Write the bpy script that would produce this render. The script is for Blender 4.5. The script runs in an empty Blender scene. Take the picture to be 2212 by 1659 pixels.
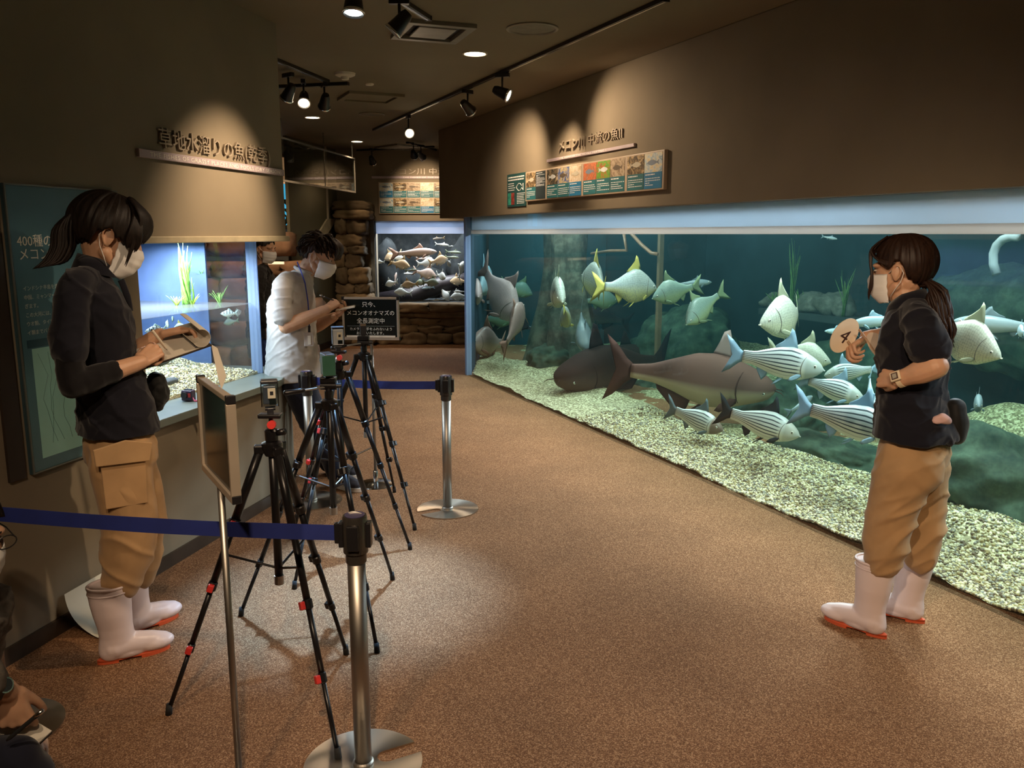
import bpy, bmesh, math, random
import numpy as np
from mathutils import Vector, Matrix, Euler
random.seed(7); RNG = np.random.default_rng(11)
sc = bpy.context.scene
COL = sc.collection
PI = math.pi

# ------------------------------------------------------------------ camera
CAM_H = 1.6; FPX = 1800.0; PITCH = math.radians(10.2)
cam_d = bpy.data.cameras.new('camera'); cam = bpy.data.objects.new('camera', cam_d); COL.objects.link(cam)
cam.location = (0, 0, CAM_H); cam.rotation_euler = (PI/2 - PITCH, 0, 0)
cam_d.sensor_width = 36; cam_d.lens = 36*FPX/2212; cam_d.clip_end = 60; cam_d.clip_start = .05
sc.camera = cam
sc.view_settings.view_transform = 'Standard'; sc.view_settings.look = 'None'
sc.view_settings.gamma = 1; sc.view_settings.use_curve_mapping = False
sc.view_settings.exposure = 0.0
cy = sc.cycles
cy.max_bounces = 6; cy.diffuse_bounces = 3; cy.glossy_bounces = 2; cy.transmission_bounces = 4
cy.volume_bounces = 0; cy.transparent_max_bounces = 24
cy.caustics_reflective = False; cy.caustics_refractive = False
cy.sample_clamp_indirect = 3.0; cy.use_adaptive_sampling = True; cy.adaptive_threshold = 0.05
cy.use_denoising = True

# ------------------------------------------------------------------ light of the place
w = bpy.data.worlds.new('world'); sc.world = w; w.use_nodes = True
w.node_tree.nodes['Background'].inputs[0].default_value = (1.0, .74, .5, 1)
w.node_tree.nodes['Background'].inputs[1].default_value = 0.0

def pt(px, py, d):
    "point on the sight line of a photo pixel, d metres along the floor away from the camera"
    x, y, z = ray(px, py); t = d/y
    return Vector((x*t, d, CAM_H+z*t))
def ray(px, py):
    dx = (px-1106)/FPX; dv = (829.5-py)/FPX; c, s = math.cos(PITCH), math.sin(PITCH)
    return dx, c+dv*s, -s+dv*c
def ph(px, py, h):
    "the same at height h"
    x, y, z = ray(px, py); t = (h-CAM_H)/z
    return Vector((x*t, y*t, h))
def pplane(px, py, o, n):
    x, y, z = ray(px, py); r = Vector((x, y, z)); n = Vector(n); o = Vector(o)
    t = (o-Vector((0, 0, CAM_H))).dot(n)/r.dot(n)
    return Vector((0, 0, CAM_H))+r*t

WARM = (1.0, .73, .48); COOL = (.80, .93, 1.0)
def lamp(name, kind, loc, target, power, color, size=.05, angle=60, blend=.6, parent=None, sx=None, sy=None):
    d = bpy.data.lights.new(name, kind); d.energy = power; d.color = color
    if kind == 'SPOT': d.spot_size = math.radians(angle); d.spot_blend = blend; d.shadow_soft_size = size
    elif kind == 'AREA':
        d.shape = 'RECTANGLE'; d.size = sx or size; d.size_y = sy or size; d.spread = math.radians(angle)
    else: d.shadow_soft_size = size
    o = bpy.data.objects.new(name, d); COL.objects.link(o); o.location = loc
    o.rotation_euler = (Vector(target)-Vector(loc)).to_track_quat('-Z', 'Y').to_euler()
    if parent:
        o.parent = parent; o.matrix_parent_inverse = parent.matrix_basis.inverted()
    return o

# ------------------------------------------------------------------ helpers: properties, meshes, materials
def tag(o, label=None, cat=None, group=None, kind=None):
    if label: o['label'] = label
    if cat: o['category'] = cat
    if group: o['group'] = group
    if kind: o['kind'] = kind
    return o
def thing(name, label, cat, loc=(0, 0, 0), rz=0, group=None, rot=None):
    o = bpy.data.objects.new(name, None); COL.objects.link(o); o.empty_display_size = .1
    o.location = loc; o.rotation_euler = rot if rot is not None else (0, 0, rz)
    return tag(o, label, cat, group)

class MB:
    def __init__(s): s.v = []; s.f = []; s.attr = []
    def add(s, vs, fs):
        b = len(s.v); s.v.extend([tuple(map(float, p)) for p in vs]); s.f.extend([tuple(i+b for i in f) for f in fs]); return s
    def box(s, c, size, M=None):
        hx, hy, hz = size[0]/2, size[1]/2, size[2]/2
        vs = [Vector((x*hx, y*hy, z*hz)) for x in (-1, 1) for y in (-1, 1) for z in (-1, 1)]
        if M is not None: vs = [M @ p for p in vs]
        vs = [p+Vector(c) for p in vs]
        return s.add(vs, [(0, 1, 3, 2), (4, 6, 7, 5), (0, 4, 5, 1), (2, 3, 7, 6), (0, 2, 6, 4), (1, 5, 7, 3)])
    def hexa(s, p):   # 4 bottom corners then 4 top corners
        return s.add(p, [(3, 2, 1, 0), (4, 5, 6, 7), (0, 1, 5, 4), (1, 2, 6, 5), (2, 3, 7, 6), (3, 0, 4, 7)])
    def prism(s, poly, z0, z1, M=None):
        n = len(poly); vs = [Vector((p[0], p[1], z0)) for p in poly]+[Vector((p[0], p[1], z1)) for p in poly]
        if M is not None: vs = [M @ p for p in vs]
        return s.add(vs, [tuple(range(n))[::-1], tuple(range(n, 2*n))]+[(i, (i+1) % n, n+(i+1) % n, n+i) for i in range(n)])
    def loft(s, rings, cap=True, closed=True):
        n = len(rings[0]); vs = [p for r in rings for p in r]; fs = []
        m = n if closed else n-1
        for k in range(len(rings)-1):
            for i in range(m):
                j = (i+1) % n; fs.append((k*n+i, k*n+j, (k+1)*n+j, (k+1)*n+i))
        if cap and closed:
            fs.append(tuple(range(n))[::-1]); fs.append(tuple(range((len(rings)-1)*n, len(rings)*n)))
        return s.add(vs, fs)
    def tube(s, pts, r, n=10, cap=True, flat=1.0):
        pts = [Vector(p) for p in pts]; k = len(pts)
        rs = list(r) if hasattr(r, '__len__') else [r]*k
        rings = []; ref = None
        for i, p in enumerate(pts):
            d = (pts[min(i+1, k-1)]-pts[max(i-1, 0)])
            d = d.normalized() if d.length > 1e-9 else Vector((0, 0, 1))
            if ref is None: ref = Vector((0, 0, 1)) if abs(d.z) < .9 else Vector((1, 0, 0))
            a = ref-d*ref.dot(d)
            if a.length < 1e-6: a = d.orthogonal()
            a.normalize(); b = d.cross(a); ref = a
            rings.append([p+(a*math.cos(2*PI*j/n)+b*math.sin(2*PI*j/n)*flat)*rs[i] for j in range(n)])
        return s.loft(rings, cap)
    def cyl(s, a, b, r, n=16, r2=None): return s.tube([a, b], [r, r if r2 is None else r2], n)
    def lathe(s, prof, n=24, c=(0, 0, 0), M=None):
        rings = []
        for r, z in prof:
            ring = [Vector((max(r, 1e-4)*math.cos(2*PI*j/n), max(r, 1e-4)*math.sin(2*PI*j/n), z)) for j in range(n)]
            if M is not None: ring = [M @ p for p in ring]
            rings.append([p+Vector(c) for p in ring])
        if prof[0][0] > 1e-3 and prof[-1][0] > 1e-3: return s.loft(rings+[rings[0]], cap=False)   # a ring
        return s.loft(rings)
    def ell(s, c, r, M=None, nu=16, nv=10):
        r = (r, r, r) if not hasattr(r, '__len__') else r
        rings = []
        for k in range(nv+1):
            t = -PI/2+PI*k/nv; t = max(min(t, PI/2-.05), -PI/2+.05)
            ring = [Vector((r[0]*math.cos(t)*math.cos(2*PI*j/nu), r[1]*math.cos(t)*math.sin(2*PI*j/nu), r[2]*math.sin(t))) for j in range(nu)]
            if M is not None: ring = [M @ p for p in ring]
            rings.append([p+Vector(c) for p in ring])
        return s.loft(rings)
    def limb(s, pts, rs, n=14, sub=5, flat=1.0):
        "a smooth tapered limb with round ends"
        P = [Vector(p) for p in pts]; out = []; ro = []
        for i in range(len(P)-1):
            p0 = P[max(i-1, 0)]; p1 = P[i]; p2 = P[i+1]; p3 = P[min(i+2, len(P)-1)]
            for q in range(sub):
                t = q/sub
                out.append(.5*((2*p1)+(p2-p0)*t+(2*p0-5*p1+4*p2-p3)*t*t+(3*p1-p0-3*p2+p3)*t**3))
                ro.append(rs[i]+(rs[i+1]-rs[i])*(t*t*(3-2*t)))
        out.append(P[-1]); ro.append(rs[-1])
        d0 = (out[0]-out[1]).normalized(); d1 = (out[-1]-out[-2]).normalized()
        pre = [(out[0]+d0*ro[0]*math.sin(a), ro[0]*math.cos(a)) for a in (1.4, 1.0, .5)]
        post = [(out[-1]+d1*ro[-1]*math.sin(a), ro[-1]*math.cos(a)) for a in (.5, 1.0, 1.4)]
        return s.tube([p for p, _ in pre]+out+[p for p, _ in post], [r for _, r in pre]+ro+[r for _, r in post], n, flat=flat)
    def xf(s, M): s.v = [tuple(M @ Vector(p)) for p in s.v]; return s
    def mesh(s, name, smooth=False):
        me = bpy.data.meshes.new(name); me.from_pydata(s.v, [], s.f); me.update()
        if smooth: me.polygons.foreach_set('use_smooth', [True]*len(me.polygons))
        return me
    def build(s, name, mat, parent=None, smooth=False, bevel=0, auto=None):
        me = s.mesh(name, smooth)
        if bevel:
            bm = bmesh.new(); bm.from_mesh(me); bmesh.ops.remove_doubles(bm, verts=bm.verts, dist=1e-6)
            eds = [e for e in bm.edges if len(e.link_faces) == 2 and e.calc_face_angle(0) > .6]
            bmesh.ops.bevel(bm, geom=eds, offset=bevel, segments=2, profile=.5, affect='EDGES', clamp_overlap=True)
            bm.to_mesh(me); bm.free()
        me.materials.append(mat)
        if auto: me.set_sharp_from_angle(angle=math.radians(auto)); me.polygons.foreach_set('use_smooth', [True]*len(me.polygons))
        o = bpy.data.objects.new(name, me); COL.objects.link(o)
        if parent: o.parent = parent
        return o
    def remesh(s, name, mat, parent=None, voxel=.006, smooth=4, post=None, factor=.5):
        "join overlapping volumes into one continuous skin"
        me = s.mesh('t'); o = bpy.data.objects.new('t', me); COL.objects.link(o)
        bm = bmesh.new(); bm.from_mesh(me); bmesh.ops.recalc_face_normals(bm, faces=bm.faces); bm.to_mesh(me); bm.free()
        m = o.modifiers.new('r', 'REMESH'); m.mode = 'VOXEL'; m.voxel_size = voxel
        if smooth: k = o.modifiers.new('s', 'SMOOTH'); k.iterations = smooth; k.factor = factor
        dg = bpy.context.evaluated_depsgraph_get(); dg.update()
        nm = bpy.data.meshes.new_from_object(o.evaluated_get(dg)); nm.name = name
        bpy.data.objects.remove(o); bpy.data.meshes.remove(me)
        if post: post(nm)
        nm.materials.clear(); nm.materials.append(mat); nm.polygons.foreach_set('use_smooth', [True]*len(nm.polygons))
        o = bpy.data.objects.new(name, nm); COL.objects.link(o)
        if parent: o.parent = parent
        return o

def vnoise(p, seed=0, oct=3):
    "cheap smooth noise on an (n,3) array, about -1..1"
    r = np.random.default_rng(seed); out = np.zeros(len(p)); a = 1.0; tot = 0
    for o in range(oct):
        for k in range(4):
            d = r.normal(size=3); d /= np.linalg.norm(d); q = p @ d*(2**o)*(1+.4*r.random())
            d2 = r.normal(size=3); d2 /= np.linalg.norm(d2)
            out += a*np.sin(q*2*PI+r.random()*6.28+1.3*np.sin((p @ d2)*(2**o)*4+r.random()*6.28)); tot += a*.55
        a *= .55
    return out/tot*.9
def disp(me, amp, scale, seed=0, oct=3, stretch=(1, 1, 1), mask=None):
    n = len(me.vertices); co = np.empty(n*3); me.vertices.foreach_get('co', co); co = co.reshape(-1, 3)
    no = np.empty(n*3); me.vertices.foreach_get('normal', no) if hasattr(me.vertices[0], 'normal') else None
    no = no.reshape(-1, 3); k = vnoise(co/np.array(stretch)*scale, seed, oct)*amp
    if mask is not None: k = k*mask(co)
    me.vertices.foreach_set('co', (co+no*k[:, None]).ravel()); me.update()

def rgb(r, g, b): # photo colour (0-255) to linear
    f = lambda c: (c/255/12.92) if c/255 <= .04045 else ((c/255+.055)/1.055)**2.4
    return (f(r), f(g), f(b), 1)
class NT:
    def __init__(s, name):
        s.m = bpy.data.materials.new(name); s.m.use_nodes = True; s.t = s.m.node_tree; s.t.nodes.clear()
        s.out = s.t.nodes.new('ShaderNodeOutputMaterial')
    def n(s, typ, **kw):
        nd = s.t.nodes.new('ShaderNode'+typ)
        for k, v in kw.items():
            if k.startswith('i_'):
                key = k[2:]; nd.inputs[int(key) if key.isdigit() else key.replace('_', ' ')].default_value = v
            else: setattr(nd, k, v)
        return nd
    def l(s, a, b, ao=0, bi=0):
        s.t.links.new(a.outputs[ao], b.inputs[bi]); return b
    def ramp(s, src, stops, out=0):
        r = s.n('ValToRGB'); e = r.color_ramp.elements
        while len(e) < len(stops): e.new(.5)
        for q, (p, c) in zip(e, stops): q.position = p; q.color = c if len(c) == 4 else (*c, 1)
        s.l(src, r, out, 0); return r
def mat(name, color, rough=.6, metal=0, var=.12, vscale=12, bump=0, bscale=60, spec=.5, dark=None, coat=0, emit=None, estr=0, trans=0, sss=0, stretch=None, sheen=0):
    "plain procedural material: a base colour with a little noise in it, optional bump"
    N = NT(name); p = N.n('BsdfPrincipled'); c = color if len(color) == 4 else (*color, 1)
    p.inputs['Roughness'].default_value = rough; p.inputs['Metallic'].default_value = metal
    p.inputs['Specular IOR Level'].default_value = spec; p.inputs['Coat Weight'].default_value = coat
    p.inputs['Transmission Weight'].default_value = trans; p.inputs['Sheen Weight'].default_value = sheen
    if sss: p.inputs['Subsurface Weight'].default_value = sss; p.inputs['Subsurface Radius'].default_value = (.01, .004, .002); p.inputs['Subsurface Scale'].default_value = .5
    tc = N.n('TexCoord'); src = (tc, 3)
    if stretch:
        mp = N.n('Mapping'); mp.inputs['Scale'].default_value = stretch; N.l(tc, mp, 3, 0); src = (mp, 0)
    nz = N.n('TexNoise', i_Scale=vscale, i_Detail=3.0); N.l(src[0], nz, src[1], 0)
    d = dark if dark else tuple(x*(1-var) for x in c[:3]); lt = tuple(min(1, x*(1+var)) for x in c[:3])
    r = N.ramp(nz, [(.3, d), (.7, lt)]); N.l(r, p, 0, 0)
    if bump:
        b = N.n('TexNoise', i_Scale=bscale, i_Detail=4.0); N.l(src[0], b, src[1], 0)
        bp = N.n('Bump', i_Strength=bump, i_Distance=.01); N.l(b, bp, 0, 2); N.l(bp, p, 0, p.inputs.find('Normal'))
    if emit: p.inputs['Emission Color'].default_value = (*emit[:3], 1); p.inputs['Emission Strength'].default_value = estr
    N.l(p, N.out); return N.m
def glassmat(name, tint=(1, 1, 1), r0=.05, rough=0.0):
    "clear pane: straight-through transmission with a Schlick reflection, alike from both sides"
    N = NT(name); tr = N.n('BsdfTransparent', i_Color=(*tint, 1)); g = N.n('BsdfGlossy', i_Roughness=rough)
    lw_ = N.n('LayerWeight', i_Blend=.5); pw = N.n('Math', operation='POWER'); pw.inputs[1].default_value = 5
    ma = N.n('Math', operation='MULTIPLY_ADD'); ma.inputs[1].default_value = 1-r0; ma.inputs[2].default_value = r0
    mx = N.n('MixShader'); N.l(lw_, pw, 1, 0); N.l(pw, ma); N.l(ma, mx, 0, 0); N.l(tr, mx, 0, 1); N.l(g, mx, 0, 2); N.l(mx, N.out); return N.m
def text(name, body, mat_, parent, M, size, extrude=.001, align='LEFT', fit=None, space=1.0):
    cu = bpy.data.curves.new(name, 'FONT'); cu.body = body; cu.size = size; cu.extrude = extrude; cu.align_x = align
    cu.space_character = space; cu.resolution_u = 2
    cu.materials.append(mat_); o = bpy.data.objects.new(name, cu); COL.objects.link(o)
    if parent: o.parent = parent
    if fit:
        bpy.context.view_layer.update(); wd = o.dimensions.x
        if wd > 0: M = M @ Matrix.Diagonal((fit/wd, 1, 1, 1))
    me = bpy.data.meshes.new_from_object(o.evaluated_get(bpy.context.evaluated_depsgraph_get())); bpy.data.objects.remove(o); bpy.data.curves.remove(cu)
    me.materials.clear(); me.materials.append(mat_); o = bpy.data.objects.new(name, me); COL.objects.link(o)
    if parent: o.parent = parent
    o.matrix_basis = M
    return o
def frameM(o, x, y):
    "matrix with origin o, local x and y axes given"
    x = Vector(x).normalized(); y = Vector(y); y = (y-x*y.dot(x)).normalized(); z = x.cross(y)
    M = Matrix((x, y, z)).transposed().to_4x4(); M.translation = Vector(o); return M
# ================================================================== the room
CEIL = 2.8
LW = frameM((-2.612, 0, 0), (.236, .972, 0), (-.972, .236, 0))      # left wall: x along it, y into it
RT = frameM((-.51, 9.46, 0), (.389, -.921, 0), (.921, .389, 0))     # big tank front: x along the pane towards us, y into the water
def lw(s, y, z): return LW @ Vector((s, y, z))
def rt(s, y, z): return RT @ Vector((s, y, z))

def wallmat(name, c, var=.10):
    N = NT(name); p = N.n('BsdfPrincipled', i_Roughness=.85); p.inputs['Specular IOR Level'].default_value = .25
    tc = N.n('TexCoord'); n1 = N.n('TexNoise', i_Scale=1.7, i_Detail=5.0); N.l(tc, n1, 3, 0)
    r = N.ramp(n1, [(.3, tuple(x*(1-var) for x in c)), (.7, tuple(x*(1+var) for x in c))]); N.l(r, p)
    n2 = N.n('TexNoise', i_Scale=38.0, i_Detail=5.0, i_Roughness=.65); N.l(tc, n2, 3, 0)
    b = N.n('Bump', i_Strength=.22, i_Distance=.006); N.l(n2, b, 0, 2); N.l(b, p, 0, p.inputs.find('Normal'))
    N.l(p, N.out); return N.m
M_WALL = wallmat('wall_plaster', (.24, .198, .138))
M_CEIL = wallmat('ceiling_paint', (.20, .165, .112), .05)
M_BASE = mat('baseboard_vinyl', (.045, .030, .020), rough=.45)
M_DARKMETAL = mat('dark_metal', (.012, .011, .011), rough=.42, spec=.5)
M_LEDGE = mat('ledge_paint', (.17, .20, .18), rough=.38, var=.06)

# carpet: looped needle felt, brown with pale flecks
N = NT('carpet'); p = N.n('BsdfPrincipled', i_Roughness=.95); p.inputs['Specular IOR Level'].default_value = .18
tc = N.n('TexCoord'); v = N.n('TexVoronoi', i_Scale=300.0); N.l(tc, v, 3, 0)
nz = N.n('TexNoise', i_Scale=520.0, i_Detail=2.0); N.l(tc, nz, 3, 0)
mx = N.n('Mix'); mx.data_type = 'RGBA'; mx.inputs[0].default_value = .4
N.l(v, mx, 1, 6); N.l(nz, mx, 1, 7)
sep = N.n('SeparateColor'); N.l(mx, sep, 2, 0)
r = N.ramp(sep, [(.22, (.108, .048, .021)), (.46, (.180, .086, .039)), (.62, (.242, .122, .058)), (.80, (.41, .24, .13))]); 
n3 = N.n('TexNoise', i_Scale=2.2, i_Detail=4.0); N.l(tc, n3, 3, 0)
r3 = N.ramp(n3, [(.3, (.88, .88, .88)), (.7, (1.1, 1.1, 1.1))])
m2 = N.n('Mix'); m2.data_type = 'RGBA'; m2.blend_type = 'MULTIPLY'; m2.inputs[0].default_value = 1
N.l(r, m2, 0, 6); N.l(r3, m2, 0, 7); N.l(m2, p, 2, 0)
b = N.n('Bump', i_Strength=.7, i_Distance=.006); N.l(sep, b, 0, 2); N.l(b, p, 0, p.inputs.find('Normal')); N.l(p, N.out)
M_CARPET = N.m

def struct(o): o['kind'] = 'structure'; return o
struct(MB().box((-.5, 5.5, -.06), (13, 19, .12)).build('floor', M_CARPET))
struct(MB().box((-.5, 5.5, CEIL+.06), (13, 19, .12)).build('ceiling', M_CEIL))

def side_prism(poly, y0, y1, M):   # polygon in (s, h) of a wall, thickness y0..y1
    m = MB(); n = len(poly)
    m.add([(a, y0, h) for a, h in poly]+[(a, y1, h) for a, h in poly],
          [tuple(range(n)), tuple(range(n, 2*n))[::-1]]+[(i, n+i, n+(i+1) % n, (i+1) % n) for i in range(n)])
    return m.xf(M)
T0, T1 = 3.905, 5.28      # small tank from / to along the left wall
LH, LT = .737, 1.568      # its ledge and the wall bottom above it
struct(side_prism([(-3.2, 0), (5.085, 0), (5.085, LH-.04), (T0, LH-.04), (T0, LT+.02), (5.27, LT+.02), (5.27, CEIL), (-3.2, CEIL)], 0, .20, LW).build('wall_left', M_WALL))
struct(side_prism([(-3.2, 0), (T0-.012, 0), (T0-.012, CEIL), (-3.2, CEIL)], .2, 1.3, LW).build('wall_left_rear', M_WALL))
struct(MB().prism([(5.085, 0), (5.512, .147), (5.512, 1.1), (5.085, 1.1)], 0, LH-.04).xf(LW).build('wall_return', M_WALL))
struct(MB().prism([(T0, -.022), (5.095, -.022), (5.53, .135), (5.53, 1.12), (T0, 1.12)], LH-.04, LH).xf(LW).build('trim_1', M_LEDGE, bevel=.004))
struct(MB().box(((T0+5.285)/2, -.004, LT+.005), (5.285-T0, .03, .032)).xf(LW).build('trim_2', mat('lip_paint', (.42, .36, .24), rough=.5), bevel=.004))
struct(MB().box((4.59, .75, LT+.6), (1.38, 1.1, 1.19)).xf(LW).build('wall_left_bulkhead', M_WALL))
struct(side_prism([(-3.2, 0), (5.085, 0), (5.085, .066), (-3.2, .066)], -.014, 0, LW).build('baseboard_left', M_BASE))
struct(MB().prism([(5.085, -.014), (5.512, .133), (5.512, .147), (5.085, 0)], 0, .066).xf(LW).build('baseboard_return', M_BASE))

# right wall above the big tank
WB = 1.785
struct(side_prism([(-.80, WB), (9.2, WB), (9.2, CEIL), (-.80, CEIL)], -.05, .30, RT).build('wall_right', M_WALL, bevel=.006))
# far wall with the opening of the far tank
FY = 12.4
def far_x(px): return (px-1106)/FPX*FY*1.003
fx0, fx1 = far_x(815), -.15
struct(MB().add([(-5, FY, 1.79), (2, FY, 1.79), (2, FY, CEIL), (-5, FY, CEIL), (-5, FY+.25, 1.79), (2, FY+.25, 1.79), (2, FY+.25, CEIL), (-5, FY+.25, CEIL)],
        [(0, 1, 2, 3), (7, 6, 5, 4), (0, 4, 5, 1), (3, 2, 6, 7), (0, 3, 7, 4), (1, 5, 6, 2)]).build('wall_far', M_WALL))
struct(MB().box(((-5+fx0)/2, FY+.125, .895), (fx0+5, .25, 1.79)).build('wall_far_left', M_WALL))
struct(MB().box((.9, FY+.125, .895), (2.1, .25, 1.79)).build('wall_far_right', M_WALL))
# outer shell so that no sky shows
struct(MB().box((-6.6, 5.5, 1.4), (.2, 19, 2.9)).build('wall_outer_left', M_WALL))
struct(MB().box((-.5, 14.9, 1.4), (13, .2, 2.9)).build('wall_outer_far', M_WALL))
struct(MB().box((-.5, -3.9, 1.4), (13, .2, 2.9)).build('wall_back', M_WALL))
struct(MB().box((5.9, 5.5, 1.4), (.2, 19, 2.9)).build('wall_outer_right', M_WALL))
# dark partition on the way to the stairs
PA, PB = Vector((-2.80, 10.7, 0)), Vector((-2.545, 12.4, 0))
PM = frameM(PA, PB-PA, Vector((-1, .1, 0)))
PL = (PB-PA).length
M_PART = wallmat('partition_paint', (.13, .115, .07))
struct(MB().prism([(0, 0), (PL, 0), (PL, .04), (0, .04)], 0, CEIL).xf(PM).build('wall_partition', M_PART))
struct(MB().prism([(0, -.015), (PL, -.015), (PL, 0), (0, 0)], 0, .09).xf(PM).build('baseboard_partition', M_BASE))
# ================================================================== tanks
M_ACRYL = glassmat('acrylic', (.98, .995, 1.0), .022)
M_GLASS = glassmat('plain_glass', (.97, .98, .98), .03)
N = NT('tank_water'); tr = N.n('BsdfTransparent', i_Color=(1, 1, 1, 1)); va = N.n('VolumeAbsorption'); va.inputs['Color'].default_value = (.50, .88, .80, 1); va.inputs['Density'].default_value = .30
N.l(tr, N.out, 0, 0)
vs = N.n('VolumeScatter'); vs.inputs['Color'].default_value = (.35, .85, .95, 1); vs.inputs['Density'].default_value = .013; vs.inputs['Anisotropy'].default_value = .3
ad = N.n('AddShader'); N.l(va, ad, 0, 0); N.l(vs, ad, 0, 1); N.l(ad, N.out, 0, 1)
M_WATER = N.m
def edge_mat(name, c, e=0):
    N = NT(name); d = N.n('BsdfDiffuse', i_Color=(*c, 1)); t = N.n('BsdfTranslucent', i_Color=(*c, 1)); mx = N.n('MixShader', i_Fac=.55)
    N.l(d, mx, 0, 1); N.l(t, mx, 0, 2); N.l(mx, N.out); return N.m
M_EDGE = edge_mat('acrylic_edge', (.46, .60, .84)); M_BAND = edge_mat('frosted_band', (.74, .84, .92)); M_STRIP = edge_mat('white_strip', (.86, .82, .78))
M_BACK = mat('tank_backdrop', (.010, .026, .034), rough=.9, var=.5, vscale=2.0, spec=.1)
M_ENDW = mat('tank_end_wall', (.022, .060, .085), rough=.9, var=.3, vscale=1.0, spec=.1)

# ---- the big tank
TL, TD, WL = 9.0, 3.3, 1.60            # length, depth, water level
bt = thing('aquarium', 'long wall-sized aquarium of giant freshwater fish along the right wall', 'aquarium', RT.translation, 0)
bt.rotation_euler = RT.to_euler()
MB().box((TL/2, .02, WB/2), (TL, .04, WB)).build('acrylic_pane', M_ACRYL, bt)
MB().box((-.028, .02, WB/2), (.055, .06, WB)).build('pane_edge', M_EDGE, bt)
RTI = RT.inverted(); E0 = RTI @ Vector((-.36, 12.15, 0)); E1 = RTI @ Vector((1.3, 12.15, 0))      # the far end runs back beside the far tank
OUT = [(.0, .05), (TL-.02, .05), (TL-.02, TD), (E1.x, E1.y), (E0.x, E0.y)]
MB().prism(OUT, 0.002, WL).build('water', M_WATER, bt)
MB().box((TL/2, .07, (WL+.035+WB)/2+.02), (TL, .012, WB-WL)).build('frosted_band', M_BAND, bt)
MB().box((TL/2, .062, WL+.022), (TL, .012, .045)).build('white_strip', M_STRIP, bt)
MB().box((TL/2, TD+.05, 1.4), (TL+.2, .1, 2.8)).build('back_panel', M_BACK, bt)
for a_, b_, mt_, nm_ in (((-.03, .05), (E0.x-.02, E0.y), M_ENDW, 'end_panel'), ((E0.x, E0.y+.03), (E1.x+.05, E1.y+.03), M_ENDW, 'end_panel'), ((E1.x, E1.y+.06), (E1.x+1.6, TD+.05), M_BACK, 'back_panel')):
    d_ = Vector((b_[0]-a_[0], b_[1]-a_[1], 0)); n_ = Vector((-d_.y, d_.x, 0)).normalized()*.04
    MB().prism([(a_[0], a_[1]), (b_[0], b_[1]), (b_[0]-n_.x if nm_ == 'x' else b_[0]+n_.x*(1 if a_[0] > b_[0] else 1), b_[1]+n_.y), (a_[0]+n_.x, a_[1]+n_.y)], 0, 2.79).build(nm_, mt_, bt)
MB().box((TL+.05, 1.7, 1.4), (.1, 3.4, 2.8)).build('end_panel', M_ENDW, bt)
lamp('tank_light', 'AREA', (.35, 10.9, 2.5), (.35, 10.85, 0), 34, (.86, .97, 1.0), sx=.5, sy=.5, angle=150)
for s, pw, tg in ((.25, 18, .7), (.9, 18, 1.0), (2.6, 32, 1.0), (4.3, 46, .9), (5.9, 58, .8), (7.4, 40, .8)):
    lamp('tank_light', 'AREA', rt(s, tg, 2.5), rt(s, tg-.05, 0), pw, (.94, .98, .95), sx=.5, sy=.35, angle=150)

for s, pw in ((1.3, 34), (2.6, 46), (4.2, 34), (5.6, 34), (7.2, 18)):  # unseen lamps added behind the frosted band to brighten it
    lamp('band_fill', 'AREA', rt(s, .85, 1.92), rt(s, .07, 1.69), pw, (.80, .92, 1.0), sx=.7, sy=.1, angle=160)
def gravel_mat(name, cs, scale):
    N = NT(name); p = N.n('BsdfPrincipled', i_Roughness=.75); tc = N.n('TexCoord')
    v = N.n('TexVoronoi', i_Scale=scale); N.l(tc, v, 3, 0)
    sp = N.n('SeparateColor'); N.l(v, sp, 1, 0); r = N.ramp(sp, [(i/(len(cs)-1), c) for i, c in enumerate(cs)]); r.color_ramp.interpolation = 'CONSTANT'
    N.l(r, p); b = N.n('Bump', i_Strength=.9, i_Distance=.012, invert=True); N.l(v, b, 0, 2); N.l(b, p, 0, p.inputs.find('Normal')); N.l(p, N.out); return N.m
GC = [(.13, .11, .05), (.29, .27, .14), (.46, .43, .25), (.22, .20, .10), (.60, .57, .36), (.36, .33, .18)]
M_GRAVEL = gravel_mat('river_gravel', GC, 75.0)
def bedh(s, y):
    e = .80+.12*np.sin(s*1.3+.5)+.06*np.sin(s*3.1)
    h = .018+.075*np.clip(y/e, 0, 1)**1.2
    h = h-.10*np.clip((y-e)/.25, 0, 1)
    h = h+.34*np.clip((y-1.5)/1.6, 0, 1)*(.5+.5*np.sin(s*.9+.8))
    h = h+.40*np.exp(-((s-4.95)/.62)**2-((y-2.35)/.42)**2)
    h = h+.09*np.exp(-((s-6.05)/.22)**2-((y-.62)/.16)**2)
    h = h+.018*vnoise(np.stack([s, y, s*0], -1).reshape(-1, 3)*.9, 5, 2).reshape(np.shape(s))+.010*vnoise(np.stack([s, y, s*0], -1).reshape(-1, 3)*4, 6, 2).reshape(np.shape(s))
    return np.maximum(h, -.03)
ns, ny = 330, 100
S, Y = np.meshgrid(np.linspace(-2.9, TL-.02, ns), np.linspace(.045, TD-.02, ny), indexing='ij'); Hh = bedh(S, Y)
m = MB(); m.v = [tuple(q) for q in np.stack([S, Y, Hh], -1).reshape(-1, 3)]
m.f = [(i*ny+j, (i+1)*ny+j, (i+1)*ny+j+1, i*ny+j+1) for i in range(ns-1) for j in range(ny-1) if S[i, j] > E0.x*max(0, Y[i, j]-.05)/(E0.y-.05)-.01 and (RT @ Vector((S[i, j], Y[i, j], 0))).y < 12.13]
m.xf(RT); tag(m.build('gravel_bed', M_GRAVEL, smooth=True), 'pale green-lit gravel bed on the floor of the big tank', 'gravel', kind='stuff')
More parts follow.
